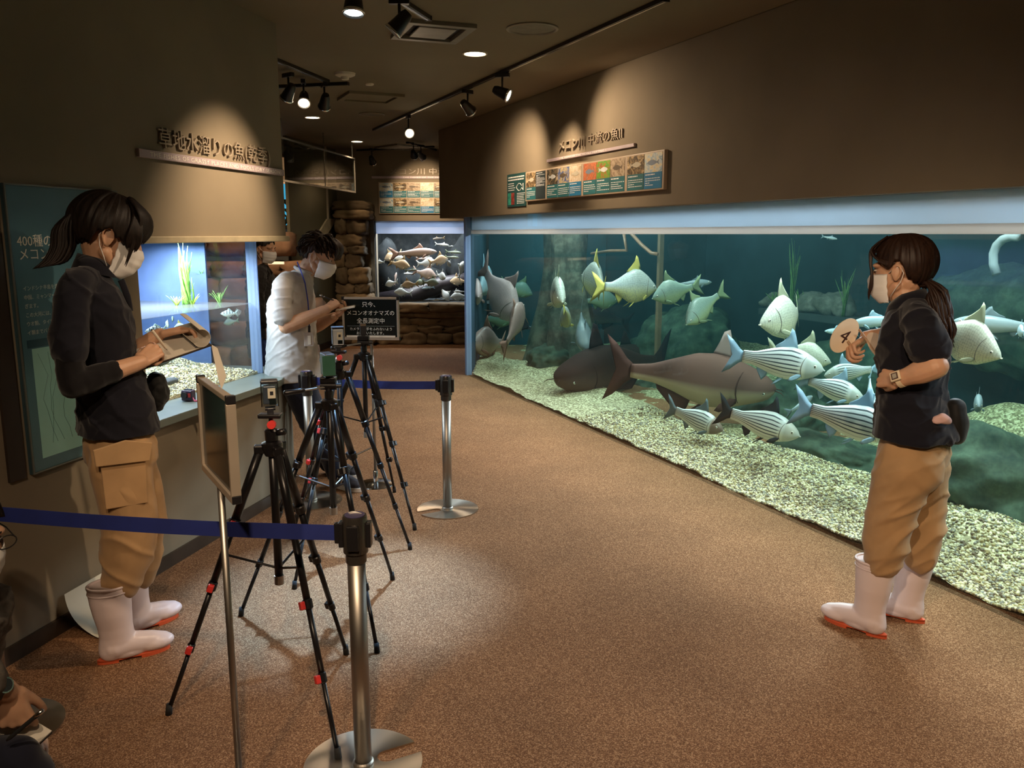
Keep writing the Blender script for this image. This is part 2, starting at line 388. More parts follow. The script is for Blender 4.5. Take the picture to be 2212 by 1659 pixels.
def pebbles(name, pts, rad, mats, label, M, seed=3):
    "many low stones joined into one mesh"
    ico = bmesh.new(); bmesh.ops.create_icosphere(ico, subdivisions=1, radius=1); bv = np.array([v.co[:] for v in ico.verts]); bf = np.array([[v.index for v in f.verts] for f in ico.faces]); ico.free()
    n = len(pts); r = np.random.default_rng(seed)
    ax = r.normal(size=(n, 3)); ax /= np.linalg.norm(ax, axis=1)[:, None]; an = r.random(n)*6.28
    K = np.zeros((n, 3, 3)); K[:, 0, 1] = -ax[:, 2]; K[:, 0, 2] = ax[:, 1]; K[:, 1, 0] = ax[:, 2]; K[:, 1, 2] = -ax[:, 0]; K[:, 2, 0] = -ax[:, 1]; K[:, 2, 1] = ax[:, 0]
    R = np.eye(3)[None]+np.sin(an)[:, None, None]*K+(1-np.cos(an))[:, None, None]*(K @ K)
    sc_ = rad*(.55+.8*r.random((n, 1)))*np.stack([np.ones(n), .6+.4*r.random(n), .45+.4*r.random(n)], 1)
    V = np.einsum('nij,nkj->nki', R, bv[None]*sc_[:, None, :])+pts[:, None, :]
    F = (bf[None]+(np.arange(n)*len(bv))[:, None, None]).reshape(-1, 3)
    V = V.reshape(-1, 3); Mx = np.array(M); V = V @ Mx[:3, :3].T+Mx[:3, 3]
    me = bpy.data.meshes.new(name); me.vertices.add(len(V)); me.vertices.foreach_set('co', V.ravel())
    me.loops.add(len(F)*3); me.loops.foreach_set('vertex_index', F.ravel().astype(np.int32)); me.polygons.add(len(F))
    me.polygons.foreach_set('loop_start', np.arange(0, len(F)*3, 3, dtype=np.int32)); me.polygons.foreach_set('loop_total', np.full(len(F), 3, dtype=np.int32))
    for q in mats: me.materials.append(q)
    me.polygons.foreach_set('material_index', np.repeat(r.integers(0, len(mats), n), len(bf)).astype(np.int32))
    me.update(); me.validate(); o = bpy.data.objects.new(name, me); COL.objects.link(o)
    return tag(o, label, 'gravel', kind='stuff')
M_PEB = [mat('pebble_%s' % nm, c, rough=.7, var=.15) for nm, c in (('cream', (.54, .50, .30)), ('ochre', (.32, .27, .12)), ('grey', (.22, .22, .18)), ('white', (.68, .65, .45)), ('umber', (.13, .10, .06)))]
n = 26000; ps = 2.6+5.2*RNG.random(n)**.75; py_ = .05+1.0*RNG.random(n)**1.5
pb = np.stack([ps, py_, bedh(ps, py_)+.003], 1)
pebbles('gravel', pb, .0095, M_PEB, 'loose cream and brown pebbles lying against the pane of the big tank', RT)

M_ROCK = None
def rockmat(name, c, c2, bs=14):
    N = NT(name); p = N.n('BsdfPrincipled', i_Roughness=.85); p.inputs['Specular IOR Level'].default_value = .2; tc = N.n('TexCoord')
    a = N.n('TexNoise', i_Scale=4.5, i_Detail=9.0, i_Roughness=.72); N.l(tc, a, 3, 0); r = N.ramp(a, [(.36, c), (.50, tuple((x+y)*.42 for x, y in zip(c, c2))), (.64, c2)]); N.l(r, p)
    b_ = N.n('TexNoise', i_Scale=bs, i_Detail=6.0, i_Roughness=.7); N.l(tc, b_, 3, 0); b = N.n('Bump', i_Strength=1.0, i_Distance=.07); N.l(b_, b, 0, 2); N.l(b, p, 0, p.inputs.find('Normal')); N.l(p, N.out); return N.m
M_TROCK = rockmat('algae_rock', (.012, .026, .020), (.065, .105, .070)); M_TRUNK = rockmat('sunken_trunk', (.022, .032, .026), (.16, .18, .14), 22)
def boulder(name, c, r, mat_, label, cat='rock', seed=0, M=None, amp=.22, rz=0, sub=5):
    bm = bmesh.new(); bmesh.ops.create_icosphere(bm, subdivisions=sub, radius=1); me = bpy.data.meshes.new(name); bm.to_mesh(me); bm.free()
    co = np.array([v.co[:] for v in me.vertices]); k = 1+amp*vnoise(co*.45, seed, 2)+amp*.35*vnoise(co*1.5, seed+50, 2)+amp*.20*vnoise(co*3.2, seed+70, 3)
    co = co*k[:, None]*np.array(r); me.vertices.foreach_set('co', co.ravel()); me.polygons.foreach_set('use_smooth', [True]*len(me.polygons)); me.update(); me.materials.append(mat_)
    o = bpy.data.objects.new(name, me); COL.objects.link(o); o.location = (M @ Vector(c)) if M is not None else c; o.rotation_euler = (0, 0, rz)
    return tag(o, label, cat) if label else o
def inT(px, py, y): return RT.inverted() @ pplane(px, py, rt(0, y, 0), RT.to_3x3() @ Vector((0, 1, 0)))
for i, (px, py, y, r, lb) in enumerate([
    (2150, 1075, 1.25, (.62, .40, .40), 'large dark green rock low in the tank at the right edge behind the woman'),
    (2085, 1010, 1.60, (.42, .34, .26), 'dark rock beyond the gravel just right of the standing woman'),
    (1795, 1000, 1.25, (.55, .32, .20), 'dark algae rock under the big striped fish beside the woman'),
    (1690, 905, 1.75, (.50, .34, .36), 'green mottled rock behind the striped fish at mid tank'),
    (1430, 850, 1.75, (.45, .40, .18), 'low green rock behind the giant catfish'),
    (1190, 790, 1.0, (.30, .26, .24), 'ribbed grey-green stone at the foot of the sunken tree'),
    (1475, 765, 2.45, (.90, .50, .50), 'sloping dark rock shelf far back behind the brown post'),
    (1840, 840, 2.70, (.80, .40, .42), 'broad dark rock shelf at the back of the tank near the woman'),
    (2200, 690, 3.0, (.80, .30, .40), 'dark ledge at the back of the tank at the right edge'),
    (2190, 1322, .36, (.22, .15, .07), 'flat blue-grey slab by the pane at the right edge'),
    (1300, 868, .70, (.15, .11, .08), 'small brown cobble on the gravel under the dark catfish'),
    ]):
    boulder('tank_rock', inT(px, py, y), r, M_TROCK, lb, seed=i*7+1, M=RT, rz=-1.17)
# sunken trunk with buttress roots
m = MB(); _t = inT(1222, 640, 1.30); c0 = (_t.x, 1.30)
rings = []
for k in range(26):
    z = -.05+2.4*k/25; ring = []
    for j in range(48):
        a = 2*PI*j/48; fl = max(0, 1-z/1.3)
        r_ = .22+.10*fl+(.10+.22*fl**1.6)*abs(math.sin(a*2.5+.6+z*.35))**2.2+.018*math.sin(a*17+z*5)
        ring.append((c0[0]+r_*math.cos(a), c0[1]+r_*math.sin(a)*.8, z))
    rings.append(ring)
m.loft(rings); m.xf(RT); tag(m.build('sunken_tree', M_TRUNK, smooth=True), 'ridged grey-green tree trunk rising through the left half of the big tank', 'trunk')
def pipe(name, pts, r, mat_, label, cat='pipe', n=10):
    return tag(MB().tube(pts, r, n).build(name, mat_, smooth=True), label, cat)
M_COPPER = mat('brown_pipe', (.34, .17, .10), rough=.4); M_POST = mat('brown_post', (.20, .13, .075), rough=.7)
def tp(px, py, y): return RT @ inT(px, py, y)
pipe('pipe', [tp(1360, 500, 1.7), tp(1385, 528, 1.7), tp(1407, 547, 1.7), tp(1420, 549, 1.7)], .020, M_COPPER, 'bent brown pipe slanting down to the upright post in the tank')
pipe('pipe', [tp(1347, 500, 1.7), tp(1354, 541, 1.7), tp(1318, 542, 1.7), tp(1278, 548, 1.7)], .018, M_COPPER, 'brown pipe with an elbow reaching toward the sunken tree')
q = inT(1424, 640, 1.78); tag(MB().box((q.x, 1.78, .85), (.05, .05, 1.55)).xf(RT).build('post', M_POST), 'upright brown post standing in the middle of the big tank', 'post')
pipe('hose', [tp(x, y, 1.5) for x, y in ((2153, 592), (2146, 570), (2146, 548), (2153, 530), (2166, 517), (2184, 511), (2200, 512))], .026, mat('pale_hose', (.20, .26, .28), rough=.6), 'pale curved hose arching near the water line at the right edge')
# pane reflection of a planted tank, built as solid shelf, rocks and plants
M_REFSHELF = mat('reflected_board', (.02, .03, .035), rough=.8); M_REFROCK = rockmat('reflected_rock_grey', (.06, .06, .05), (.28, .27, .24), 30)
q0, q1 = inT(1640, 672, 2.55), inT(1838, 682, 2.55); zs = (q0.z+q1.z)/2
tag(MB().box(((q0.x+q1.x)/2, 2.72, zs-.03), (q1.x-q0.x, .36, .06)).xf(RT).build('reflected_shelf', M_REFSHELF), 'dark base of a reflected planted tank, built solid behind the white barb', 'shelf')
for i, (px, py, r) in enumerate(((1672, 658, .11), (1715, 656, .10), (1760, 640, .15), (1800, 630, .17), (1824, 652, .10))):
    p_ = inT(px, py, 2.72); boulder('reflected_rock', (p_.x, 2.72, zs+r*.55), (r*1.2, r*.8, r*.75), M_REFROCK, ('leftmost grey rock of the reflected planted tank, built solid', 'second grey rock from the left of the reflected planted tank', 'middle grey rock of the reflected planted tank, built solid', 'tallest grey rock of the reflected planted tank, built solid', 'rightmost small grey rock of the reflected planted tank')[i], seed=80+i, M=RT, sub=3, amp=.25)
# ---- the small planted tank in the left wall
GY = .22; ST_D = .86; SW = 1.177
st = thing('aquarium', 'small planted aquarium with bright blue back set in the left wall', 'aquarium', LW.translation, 0); st.rotation_euler = LW.to_euler()
M_BLUE = mat('blue_backdrop', (.085, .135, .27), rough=.9, var=.25, vscale=3, spec=.1)
sl = T1-T0
MB().box((T0+sl/2, GY+.008, (LH+LT)/2), (sl, .016, LT-LH)).build('glass_pane', M_GLASS, st)
MB().box((T1+.006, GY+.03, (LH+LT)/2), (.012, .07, LT-LH)).build('pane_edge', M_EDGE, st)
MB().box((T1-.006, GY+.19, (LH+LT)/2), (.012, .30, LT-LH)).build('end_pane', M_GLASS, st)
MB().box((T1-.006, GY+.62, (LH+LT)/2), (.014, .56, LT-LH)).build('end_backdrop', M_BLUE, st)
MB().box((T0+sl/2, GY+ST_D, (LH+LT)/2), (sl, .02, LT-LH)).build('back_panel', M_BLUE, st)
MB().box((T0-.012, GY+ST_D/2-.1, (LH+LT)/2), (.02, ST_D+.2, LT-LH)).build('end_backdrop', M_BLUE, st)
N = NT('small_water_surface'); tr = N.n('BsdfTransparent', i_Color=(.88, .93, .95, 1)); g = N.n('BsdfGlossy', i_Roughness=.03); d = N.n('BsdfDiffuse', i_Color=(.50, .50, .46, 1))
tc = N.n('TexCoord'); mp = N.n('Mapping'); mp.inputs['Scale'].default_value = (1.2, 9, 1); nz = N.n('TexNoise', i_Scale=2.2, i_Detail=4.0); N.l(tc, mp, 3, 0); N.l(mp, nz)
b = N.n('Bump', i_Strength=.25, i_Distance=.02); N.l(nz, b, 0, 2); N.l(b, g, 0, 2)
m1 = N.n('MixShader', i_Fac=.2); m2 = N.n('MixShader', i_Fac=.06); N.l(tr, m1, 0, 1); N.l(g, m1, 0, 2); N.l(m1, m2, 0, 1); N.l(d, m2, 0, 2); N.l(m2, N.out)
MB().box((T0+sl/2, GY+.016+ST_D/2, SW), (sl-.03, ST_D-.04, .004)).build('water_surface', N.m, st)
for s, pw in ((4.2, 32), (4.9, 38)):
    lamp('small_tank_light', 'AREA', lw(s, GY+.40, LT-.02), lw(s, GY+.42, 0), pw, (.80, .91, 1.0), sx=.5, sy=.4, angle=170)
# gravel
def sbed(s, y): return LH+.012+.10*np.clip((y-GY)/ST_D, 0, 1)+.012*vnoise(np.stack([s, y, s*0], -1).reshape(-1, 3)*2.5, 9, 2).reshape(np.shape(s))
S, Y = np.meshgrid(np.linspace(T0, T1-.014, 90), np.linspace(GY+.018, GY+ST_D-.01, 50), indexing='ij'); Hh = sbed(S, Y)
m = MB(); m.v = [tuple(q) for q in np.stack([S, Y, Hh], -1).reshape(-1, 3)]; m.f = [(i*50+j, (i+1)*50+j, (i+1)*50+j+1, i*50+j+1) for i in range(89) for j in range(49)]
q = len(m.v); m.add([(T0, GY+.018, LH), (T1-.014, GY+.018, LH)], [])
fr = [i*50 for i in range(90)]; m.f.append(tuple([q]+[q+1]+fr[::-1])); m.xf(LW)
M_SGRAV = gravel_mat('small_tank_gravel', [(.40, .32, .15), (.74, .66, .36), (.88, .82, .56), (.62, .52, .26), (.92, .88, .68)], 120)
tag(m.build('gravel_bed', M_SGRAV, smooth=False), 'bright yellow gravel bed in the small planted tank', 'gravel', kind='stuff')
n = 9000; ps = T0+.01+(sl-.04)*RNG.random(n); py_ = GY+.024+(ST_D-.05)*RNG.random(n)**1.3
pebbles('gravel', np.stack([ps, py_, sbed(ps, py_)+.002], 1), .0072, M_PEB, 'loose yellow pebbles on the bottom of the small planted tank', LW, 5)
M_BROCK = rockmat('blue_grey_rock', (.05, .075, .10), (.17, .21, .25), 20); M_STONE = mat('round_stone', (.17, .20, .22), rough=.7)
for s, y, h, r, mt, lb, sd in [
    (4.10, GY+.16, LH+.08, (.17, .10, .13), M_BROCK, 'blue-grey rock at the front left of the small tank, beside the woman', 3),
    (4.42, GY+.20, LH+.055, (.055, .05, .04), M_STONE, 'round grey stone on the gravel of the small tank', 8),
    (4.66, GY+.22, LH+.045, (.085, .03, .02), mat('slate', (.06, .07, .08)), 'long dark slate lying on the gravel of the small tank', 9),
    (5.02, GY+.60, LH+.13, (.16, .10, .07), M_STONE, 'low grey stone at the back right of the small tank', 12),
    (4.55, GY+.76, LH+.20, (.42, .10, .22), M_BROCK, 'dark driftwood ridge at the back of the small tank under the water line', 21)]:
    boulder('tank_stone', (s, y, h), r, mt, lb, seed=sd, M=LW, rz=1.33, sub=3, amp=.16)
# plants
M_LEAF = mat('ribbon_leaf', (.20, .48, .07), rough=.5, var=.35, vscale=30); M_LEAF2 = mat('grass_leaf', (.42, .60, .06), rough=.5, var=.3, vscale=30)
def ribbon(m, pts, w, yaw):
    d = Vector((math.cos(yaw), math.sin(yaw), 0)); n = Vector((-d.y, d.x, 0))*.0012; k = len(pts); rings = []
    for i, p in enumerate(pts):
        ww = w*(1-(i/(k-1))**3*.9); p = Vector(p)
        rings.append([p-d*ww, p+n, p+d*ww, p-n])
    m.loft(rings)
def plant(name, label, base, blades, hgt, spread, w, mat_, M, seed=0, cat='plant', curl=.3):
    r = random.Random(seed); e = thing(name, label, cat, M @ Vector(base)); R3 = M.to_3x3()
    for q in range(blades):
        a = r.random()*2*PI; h = hgt*(.6+.4*r.random()); sp = spread*(.3+.7*r.random()); pts = []
        dx, dy = math.cos(a), math.sin(a); ph_ = r.random()*6
        for i in range(9):
            t = i/8; pts.append(Vector((dx*sp*t**1.6+.018*math.sin(ph_+t*5)*curl, dy*sp*t**1.6+.018*math.cos(ph_+t*4)*curl, h*(t-.12*t*t*curl))))
        m = MB(); ribbon(m, [R3 @ p for p in pts], w*(.7+.5*r.random()), r.random()*PI); m.build('leaf', mat_, e, smooth=True)
    return e
def onw(px, py, d): return LW.inverted() @ pplane(px, py, lw(0, GY+d, 0), LW.to_3x3() @ Vector((0, 1, 0)))
def basep(px, d): v = onw(px, 645, d); v.z = SW-.02; return v
plant('ribbon_plant', 'tall bright green ribbon grass rising through the small tank', basep(402, .38), 16, .46, .05, .009, M_LEAF, LW, 4, curl=1.0)
plant('ribbon_plant', 'shorter green ribbon strand right of the tall ribbon grass', basep(413, .36), 4, .26, .03, .007, M_LEAF, LW, 9, curl=.8)
for k, (px, d, lb) in enumerate([(380, .40, 'left-hand tuft of short yellow-green grass at the water line'), (415, .36, 'middle tuft of short yellow-green grass at the water line'), (440, .40, 'right-hand tuft of short yellow-green grass at the water line'), (474, .26, 'leaning feathery fern near the right pane of the small tank')]):
    plant('grass_tuft' if k < 3 else 'water_fern', lb, basep(px, d), 16 if k < 3 else 9, .085 if k < 3 else .13, .07, .004 if k < 3 else .008, M_LEAF2 if k < 3 else M_LEAF, LW, 20+k, curl=.2)
plant('floating_plant', 'small green sprig drifting in front of the blue back', onw(435, 598, .38), 9, .06, .07, .005, M_LEAF, LW, 31, curl=.1)
m = MB()
for k in range(7): m.ell((.02*math.cos(k*2.1), .02*math.sin(k*1.7), .012*math.sin(k*3.3)), (.022, .02, .016))
o = m.build('foam_float', mat('white_foam', (.8, .85, .9)), smooth=True); o.location = lw(4.22, GY+.10, LT-.05); tag(o, 'white foam float with a thin line at the top left of the small tank', 'float')
MB().cyl((0, 0, -.01), (0, 0, -.30), .0012, 6).build('line', mat('float_line', (.6, .7, .8)), o)

# ---- the far tank
FG = FY+.03
ft = thing('aquarium', 'far aquarium crowded with silver barbs beneath the photo boards', 'aquarium', (0, FG, 0))
FB = .56
M_DARKROCK = rockmat('far_tank_rock', (.010, .014, .016), (.035, .042, .045))
MB().box(((fx0+fx1)/2, .02, (FB+1.79)/2), (fx1-fx0, .04, 1.79-FB)).build('acrylic_pane', M_ACRYL, ft)
MB().box((fx0-.03, .0, (FB+1.79)/2), (.06, .10, 1.79-FB)).build('pane_edge', mat('grey_jamb', (.20, .22, .22), rough=.5), ft)
MB().box(((fx0+fx1)/2, .09, 1.70), (fx1-fx0, .012, .19)).build('frosted_band', edge_mat('far_band', (.74, .80, .92)), ft)
MB().box(((fx0+fx1)/2, 1.75, 1.2), (fx1-fx0+.4, .1, 2.0)).build('back_panel', M_DARKROCK, ft)
MB().box((fx0-.2, .95, 1.2), (.1, 1.7, 2.0)).build('end_panel', M_DARKROCK, ft)
MB().box(((fx0+fx1)/2, .95, FB-.02), (fx1-fx0+.4, 1.7, .06)).build('tank_floor', M_DARKROCK, ft)
lamp('far_band_fill', 'AREA', (-1.3, FG+.8, 1.92), (-1.3, FG+.09, 1.70), 24, (.74, .86, 1.0), sx=1.2, sy=.1, angle=150)  # unseen lamp, added so the far band shows bright
lamp('far_tank_light', 'AREA', (-1.3, FG+.55, 2.3), (-1.3, FG+.75, 0), 75, (.95, .97, 1.0), sx=1.2, sy=.5, angle=140)
m = MB(); m.tube([(-2.1, FG+.55, .60), (-1.55, FG+.6, .66), (-1.1, FG+.7, .82), (-.4, FG+.8, .95)], [.10, .13, .13, .10], 14)
o = m.build('sunken_log', mat('wet_log', (.018, .014, .018), rough=.5, bump=.4, bscale=30), smooth=True); tag(o, 'thick dark sunken log lying across the bottom of the far tank', 'log')
for k, (x, y, h, r) in enumerate([(-2.0, .9, 1.0, (.22, .3, .55)), (-.75, 1.35, 1.15, (.3, .25, .5)), (-1.5, 1.4, .8, (.4, .25, .3))]):
    boulder('tank_rock', (x, FG+y, h), r, M_DARKROCK, ['black rock wall at the left end of the far tank', 'dark rough rock at the back right of the far tank', 'dark rock mound at the back of the far tank'][k], seed=40+k, sub=3)

for k, (px, n, hg, sp, w_, lb) in enumerate([(1675, 14, .20, .10, .011, 'short leafy water plant at the left of the reflected planted tank'), (1692, 12, .22, .10, .011, 'second short leafy plant of the reflected planted tank'), (1730, 14, .24, .12, .012, 'leafy plant right of the tall ribbons of the reflected planted tank'), (1710, 12, .80, .06, .014, 'tall ribbon plant of the reflected planted tank reaching to the water line'), (1822, 12, .48, .12, .010, 'feathery plant at the right end of the reflected planted tank')]):  # plants of the mirrored tank, solid stand-ins for its reflection in the pane
    p_ = inT(px, 660, 2.64); plant('reflected_plant', lb, (p_.x, 2.64, zs), n, hg, sp, w_, M_REFLEAF if k else mat('reflected_leaf', (.14, .26, .07), rough=.6, var=.3, vscale=20), RT, 50+k, curl=.5)
    M_REFLEAF = bpy.data.materials['reflected_leaf']
# ================================================================== beyond the counter and along the far wall
def stonemat(name, c, c2):
    N = NT(name); p = N.n('BsdfPrincipled', i_Roughness=.9); p.inputs['Specular IOR Level'].default_value = .2; tc = N.n('TexCoord'); a = N.n('TexNoise', i_Scale=5.0, i_Detail=6.0); N.l(tc, a, 3, 0); r = N.ramp(a, [(.3, c), (.7, c2)]); N.l(r, p)
    b_ = N.n('TexNoise', i_Scale=22.0, i_Detail=5.0); N.l(tc, b_, 3, 0); b = N.n('Bump', i_Strength=.7, i_Distance=.02); N.l(b_, b, 0, 2); N.l(b, p, 0, p.inputs.find('Normal')); N.l(p, N.out); return N.m
M_STN = [stonemat('cast_stone_a', (.10, .070, .040), (.20, .145, .085)), stonemat('cast_stone_b', (.075, .055, .032), (.16, .115, .065)), stonemat('cast_stone_c', (.12, .085, .045), (.24, .165, .09))]
M_BSTN = [stonemat('brown_stone_a', (.16, .085, .045), (.30, .17, .10)), stonemat('brown_stone_b', (.12, .065, .035), (.24, .13, .075))]
def stone(par, c, size, seed, mats, name='stone', rz=0, amp=.10):
    bm = bmesh.new(); bmesh.ops.create_icosphere(bm, subdivisions=3, radius=1); me = bpy.data.meshes.new(name); bm.to_mesh(me); bm.free()
    co = np.array([v.co[:] for v in me.vertices]); mx = np.abs(co).max(axis=1, keepdims=True); co = co/mx**.93; co = co*(1+amp*1.2*vnoise(co*.6, seed, 2)[:, None]+amp*.6*vnoise(co*1.7, seed+7, 2)[:, None]); co = co*np.array(size)/2
    me.vertices.foreach_set('co', co.ravel()); me.polygons.foreach_set('use_smooth', [True]*len(me.polygons)); me.update(); me.materials.append(mats[seed % len(mats)])
    o = bpy.data.objects.new(name, me); COL.objects.link(o); o.parent = par; o.location = Vector(c)-par.location; o.rotation_euler = (0, 0, rz); return o
def fpx(px, Y): return (px-1106)/FPX*Y*1.004
def fpy(py, Y): return pt(900, py, Y).z
PY = 12.12; k = 0
pil = thing('stone_pillar', 'stacked rough stone pillar with a wide cap slab left of the far tank', 'pillar', (fpx(768, PY), PY, 0))
for (y0, y1, xs) in ((435, 456, (731, 806)), (455, 473, (734, 808)), (473, 506, (735, 757, 798)), (506, 532, (733, 790)), (532, 548, (736, 760, 794)), (548, 578, (731, 752, 786)), (578, 612, (734, 758, 800)), (612, 634, (730, 770, 803)), (634, 660, (733, 806)), (660, 690, (729, 766, 808)), (690, 716, (731, 780, 809)), (716, 742, (728, 762, 811))):
    for a, b in zip(xs, xs[1:]):
        za, zb = max(fpy(y1, PY), .0), fpy(y0, PY); dep = .42+.06*((k*7) % 5)/4; stone(pil, ((fpx(a, PY)+fpx(b, PY))/2, PY+.12-.05*((k*3) % 4)/3, (za+zb)/2), (fpx(b, PY)-fpx(a, PY)+.015, dep, zb-za+.012), 100+k, M_STN); k += 1
BY = 12.33
sb = thing('stone_plinth', 'low rough stone plinth under the far tank', 'plinth', (fpx(910, BY), BY, 0))
for (y0, y1, xs, pr) in ((654, 672, (812, 868, 930, 1020), .10), (670, 684, (812, 900, 1020), .04), (684, 702, (812, 858, 890, 950, 1020), 0), (700, 718, (812, 846, 905, 960, 1020), .02), (716, 742, (812, 870, 925, 978, 1020), .03)):
    for a, b in zip(xs, xs[1:]):
        za, zb = max(fpy(y1, BY), 0), fpy(y0, BY); stone(sb, ((fpx(a, BY)+fpx(b, BY))/2, BY-pr, (za+zb)/2), (fpx(b, BY)-fpx(a, BY)+.012, .30, zb-za+.010), 200+k, M_STN, amp=.13); k += 1
# hanging glass screen
A, B_ = Vector((-2.45, 8.95, 0)), Vector((-2.13, 11.6, 0)); v = B_-A; L = v.length
gs = thing('glass_screen', 'hanging glass screen with pale rails below the ceiling left of the far wall', 'screen', A, math.atan2(v.y, v.x)); z0, z1 = 2.16, 2.60
M_RAIL = mat('pale_rail', (.42, .37, .30), rough=.4, metal=.3); M_SMOKE = glassmat('smoke_glass', (.62, .66, .64), .08)
for a, b in ((0, L*.55), (L*.55, L)): MB().box(((a+b)/2, 0, (z0+z1)/2), (b-a-.012, .008, z1-z0-.02)).build('glass_pane', M_SMOKE, gs)
MB().box((L/2, 0, z0), (L, .022, .022)).build('bottom_rail', M_RAIL, gs); MB().box((L/2, 0, z1), (L, .03, .016)).build('top_rail', mat('grey_rail', (.16, .15, .13), rough=.5), gs)
for f in (.55, 1.0): MB().box((L*f, 0, (z0+z1)/2), (.016, .016, z1-z0)).build('mullion', M_RAIL, gs)
for f in (.06, .55, .97): MB().cyl((L*f, 0, z1), (L*f, 0, CEIL), .006, 8).build('hanger_rod', mat('hanger_grey', (.12, .11, .09), rough=.5), gs)
# pale edge strip and slanting board on the partition
s_ = 1.30; struct(MB().box((s_, -.012, 2.3), (.022, .024, 1.0)).xf(PM).build('trim_5', mat('edge_strip', (.40, .35, .26), rough=.5)))
pb = [pplane(x, y, PM @ Vector((0, -.03, 0)), PM.to_3x3() @ Vector((0, 1, 0))) for x, y in ((708, 473), (729, 472), (706, 508), (685, 510))]; nv = PM.to_3x3() @ Vector((0, .025, 0))
tag(MB().hexa(pb+[p+nv for p in pb]).build('slanting_board', mat('slant_board', (.44, .38, .26), rough=.6)), 'pale slanting board on the dark partition above the head of the man in white', 'board')
# stepped brown stone exhibit behind the small tank
SY = 9.75; st2 = thing('stone_steps', 'stepped brown stone exhibit behind the small tank', 'stone steps', (-3.3, SY, 0)); k = 0
for i, zt_ in enumerate((.30, .58, .84, 1.08, 1.28, 1.62)):
    zb_ = (0, .31, .59, .85, 1.09, 1.34)[i]; x = -4.7+.1*(i % 2)
    while x < -2.72:
        w_ = .38+.22*((k*5) % 4)/3; stone(st2, (x+w_/2, SY+.05*i+.2, (zt_+zb_)/2), (w_+.01, .45, zt_-zb_+.01), 300+k, M_BSTN, amp=.05); x += w_; k += 1
t = thing('light_strip', 'glowing warm light strip along the brown stones right of the man in black', 'light strip', (-2.86, SY-.02, 1.27)); MB().box((.04, .05, 0), (.34, .03, .03)).build('tube', mat('led_strip', (1, .9, .7), emit=(1, .80, .5), estr=.7), t)
lamp('stone_spot', 'SPOT', (-2.8, 8.8, 2.7), (-3.1, 10.6, 1.0), 110, WARM, size=.05, angle=70, blend=.8)
# blue backlit tank with dark leaves and an orange lit sign, glimpsed past the wall end
dc = thing('display_tank', 'bright blue backlit tank glimpsed between the left wall end and the dark partition', 'aquarium', (-3.5, 11.6, 1.72))
MB().box((0, .05, .27), (1.1, .04, .56)).build('backlit_panel', mat('blue_glow', (.05, .3, .5), emit=(.06, .50, .80), estr=.75, var=.6, vscale=4), dc); MB().box((0, 0, -.03), (1.2, .3, .06)).build('sill', M_DARKMETAL, dc)
pl_ = thing('dark_plant', 'dark leafy plant silhouetted against the blue backlit tank', 'plant', (-3.2, 11.5, 1.74)); r = random.Random(12)
for q in range(22):
    m = MB(); a = Vector((r.uniform(-.35, .35), r.uniform(-.06, .02), r.uniform(.05, .5))); ribbon(m, [a+Vector((r.uniform(-.02, .02)+.10*i*(1 if q % 2 else -1)*.35, 0, -.05*i+.02)) for i in range(5)], .028, .2); m.build('leaf', mat('dark_leaf', (.01, .03, .015), rough=.5) if q == 0 else bpy.data.materials['dark_leaf'], pl_, smooth=True)
MB().tube([(0, 0, 0), (.03, 0, .25), (-.02, 0, .55)], .012, 8).build('stem', bpy.data.materials['dark_leaf'], pl_, smooth=True)
os_ = thing('lit_sign', 'orange lit picture sign above the blue backlit tank', 'sign', (-3.5, 11.6, 2.275)); MB().box((0, .03, .17), (1.1, .05, .34)).build('light_box', mat('orange_glow', (.6, .3, .15), emit=(.85, .42, .20), estr=.8, var=.5, vscale=6), os_); MB().box((0, .0, .37), (1.15, .10, .05)).build('hood', mat('tan_hood', (.45, .30, .2)), os_)
MB().tube([(.05, 0, .06), (.15, -.005, .16), (.28, 0, .10)], [.02, .03, .015], 8, flat=.3).build('white_fish', mat('sign_white', (.8, .75, .65), emit=(1, .9, .75), estr=.7), os_, smooth=True)
# ================================================================== people
M_SKIN = mat('skin', (.56, .32, .20), rough=.5, var=.06, vscale=25, bump=.03, bscale=200, sss=.15)
M_HAIR = None
def hairmat(name, c, c2):
    N = NT(name); p = N.n('BsdfPrincipled', i_Roughness=.52); p.inputs['Specular IOR Level'].default_value = .28; tc = N.n('TexCoord')
    mp = N.n('Mapping'); mp.inputs['Scale'].default_value = (30, 30, 4); N.l(tc, mp, 3, 0); a = N.n('TexNoise', i_Scale=6.0, i_Detail=4.0); N.l(mp, a)
    r = N.ramp(a, [(.3, c), (.75, c2)]); N.l(r, p); b = N.n('Bump', i_Strength=.3, i_Distance=.004); N.l(a, b, 0, 2); N.l(b, p, 0, p.inputs.find('Normal')); N.l(p, N.out); return N.m
M_BLACKHAIR = hairmat('black_hair', (.006, .004, .003), (.022, .013, .009)); M_BROWNHAIR = hairmat('brown_hair', (.011, .0045, .003), (.036, .016, .009))
def cloth(name, c, bs=220, bump=.12, rough=.9, var=.12):
    return mat(name, c, rough=rough, var=var, vscale=9, bump=bump, bscale=bs, spec=.15, sheen=.15)
M_NAVY = cloth('navy_polo', (.0085, .0085, .014)); M_BLACKSL = cloth('black_sleeve', (.008, .007, .008)); M_KHAKI = cloth('khaki_twill', (.40, .245, .12)); M_KHAKI2 = cloth('khaki_flap', (.43, .27, .135))
M_WHITET = cloth('white_cotton', (.50, .48, .47)); M_JEANS = cloth('dark_jeans', (.012, .013, .024)); M_BLACKSH = cloth('black_shirt', (.016, .014, .014))
M_MASK = mat('mask_fabric', (.80, .78, .76), rough=.85, var=.04, bump=.08, bscale=150); M_LOOP = mat('mask_loop', (.8, .76, .72), rough=.8)
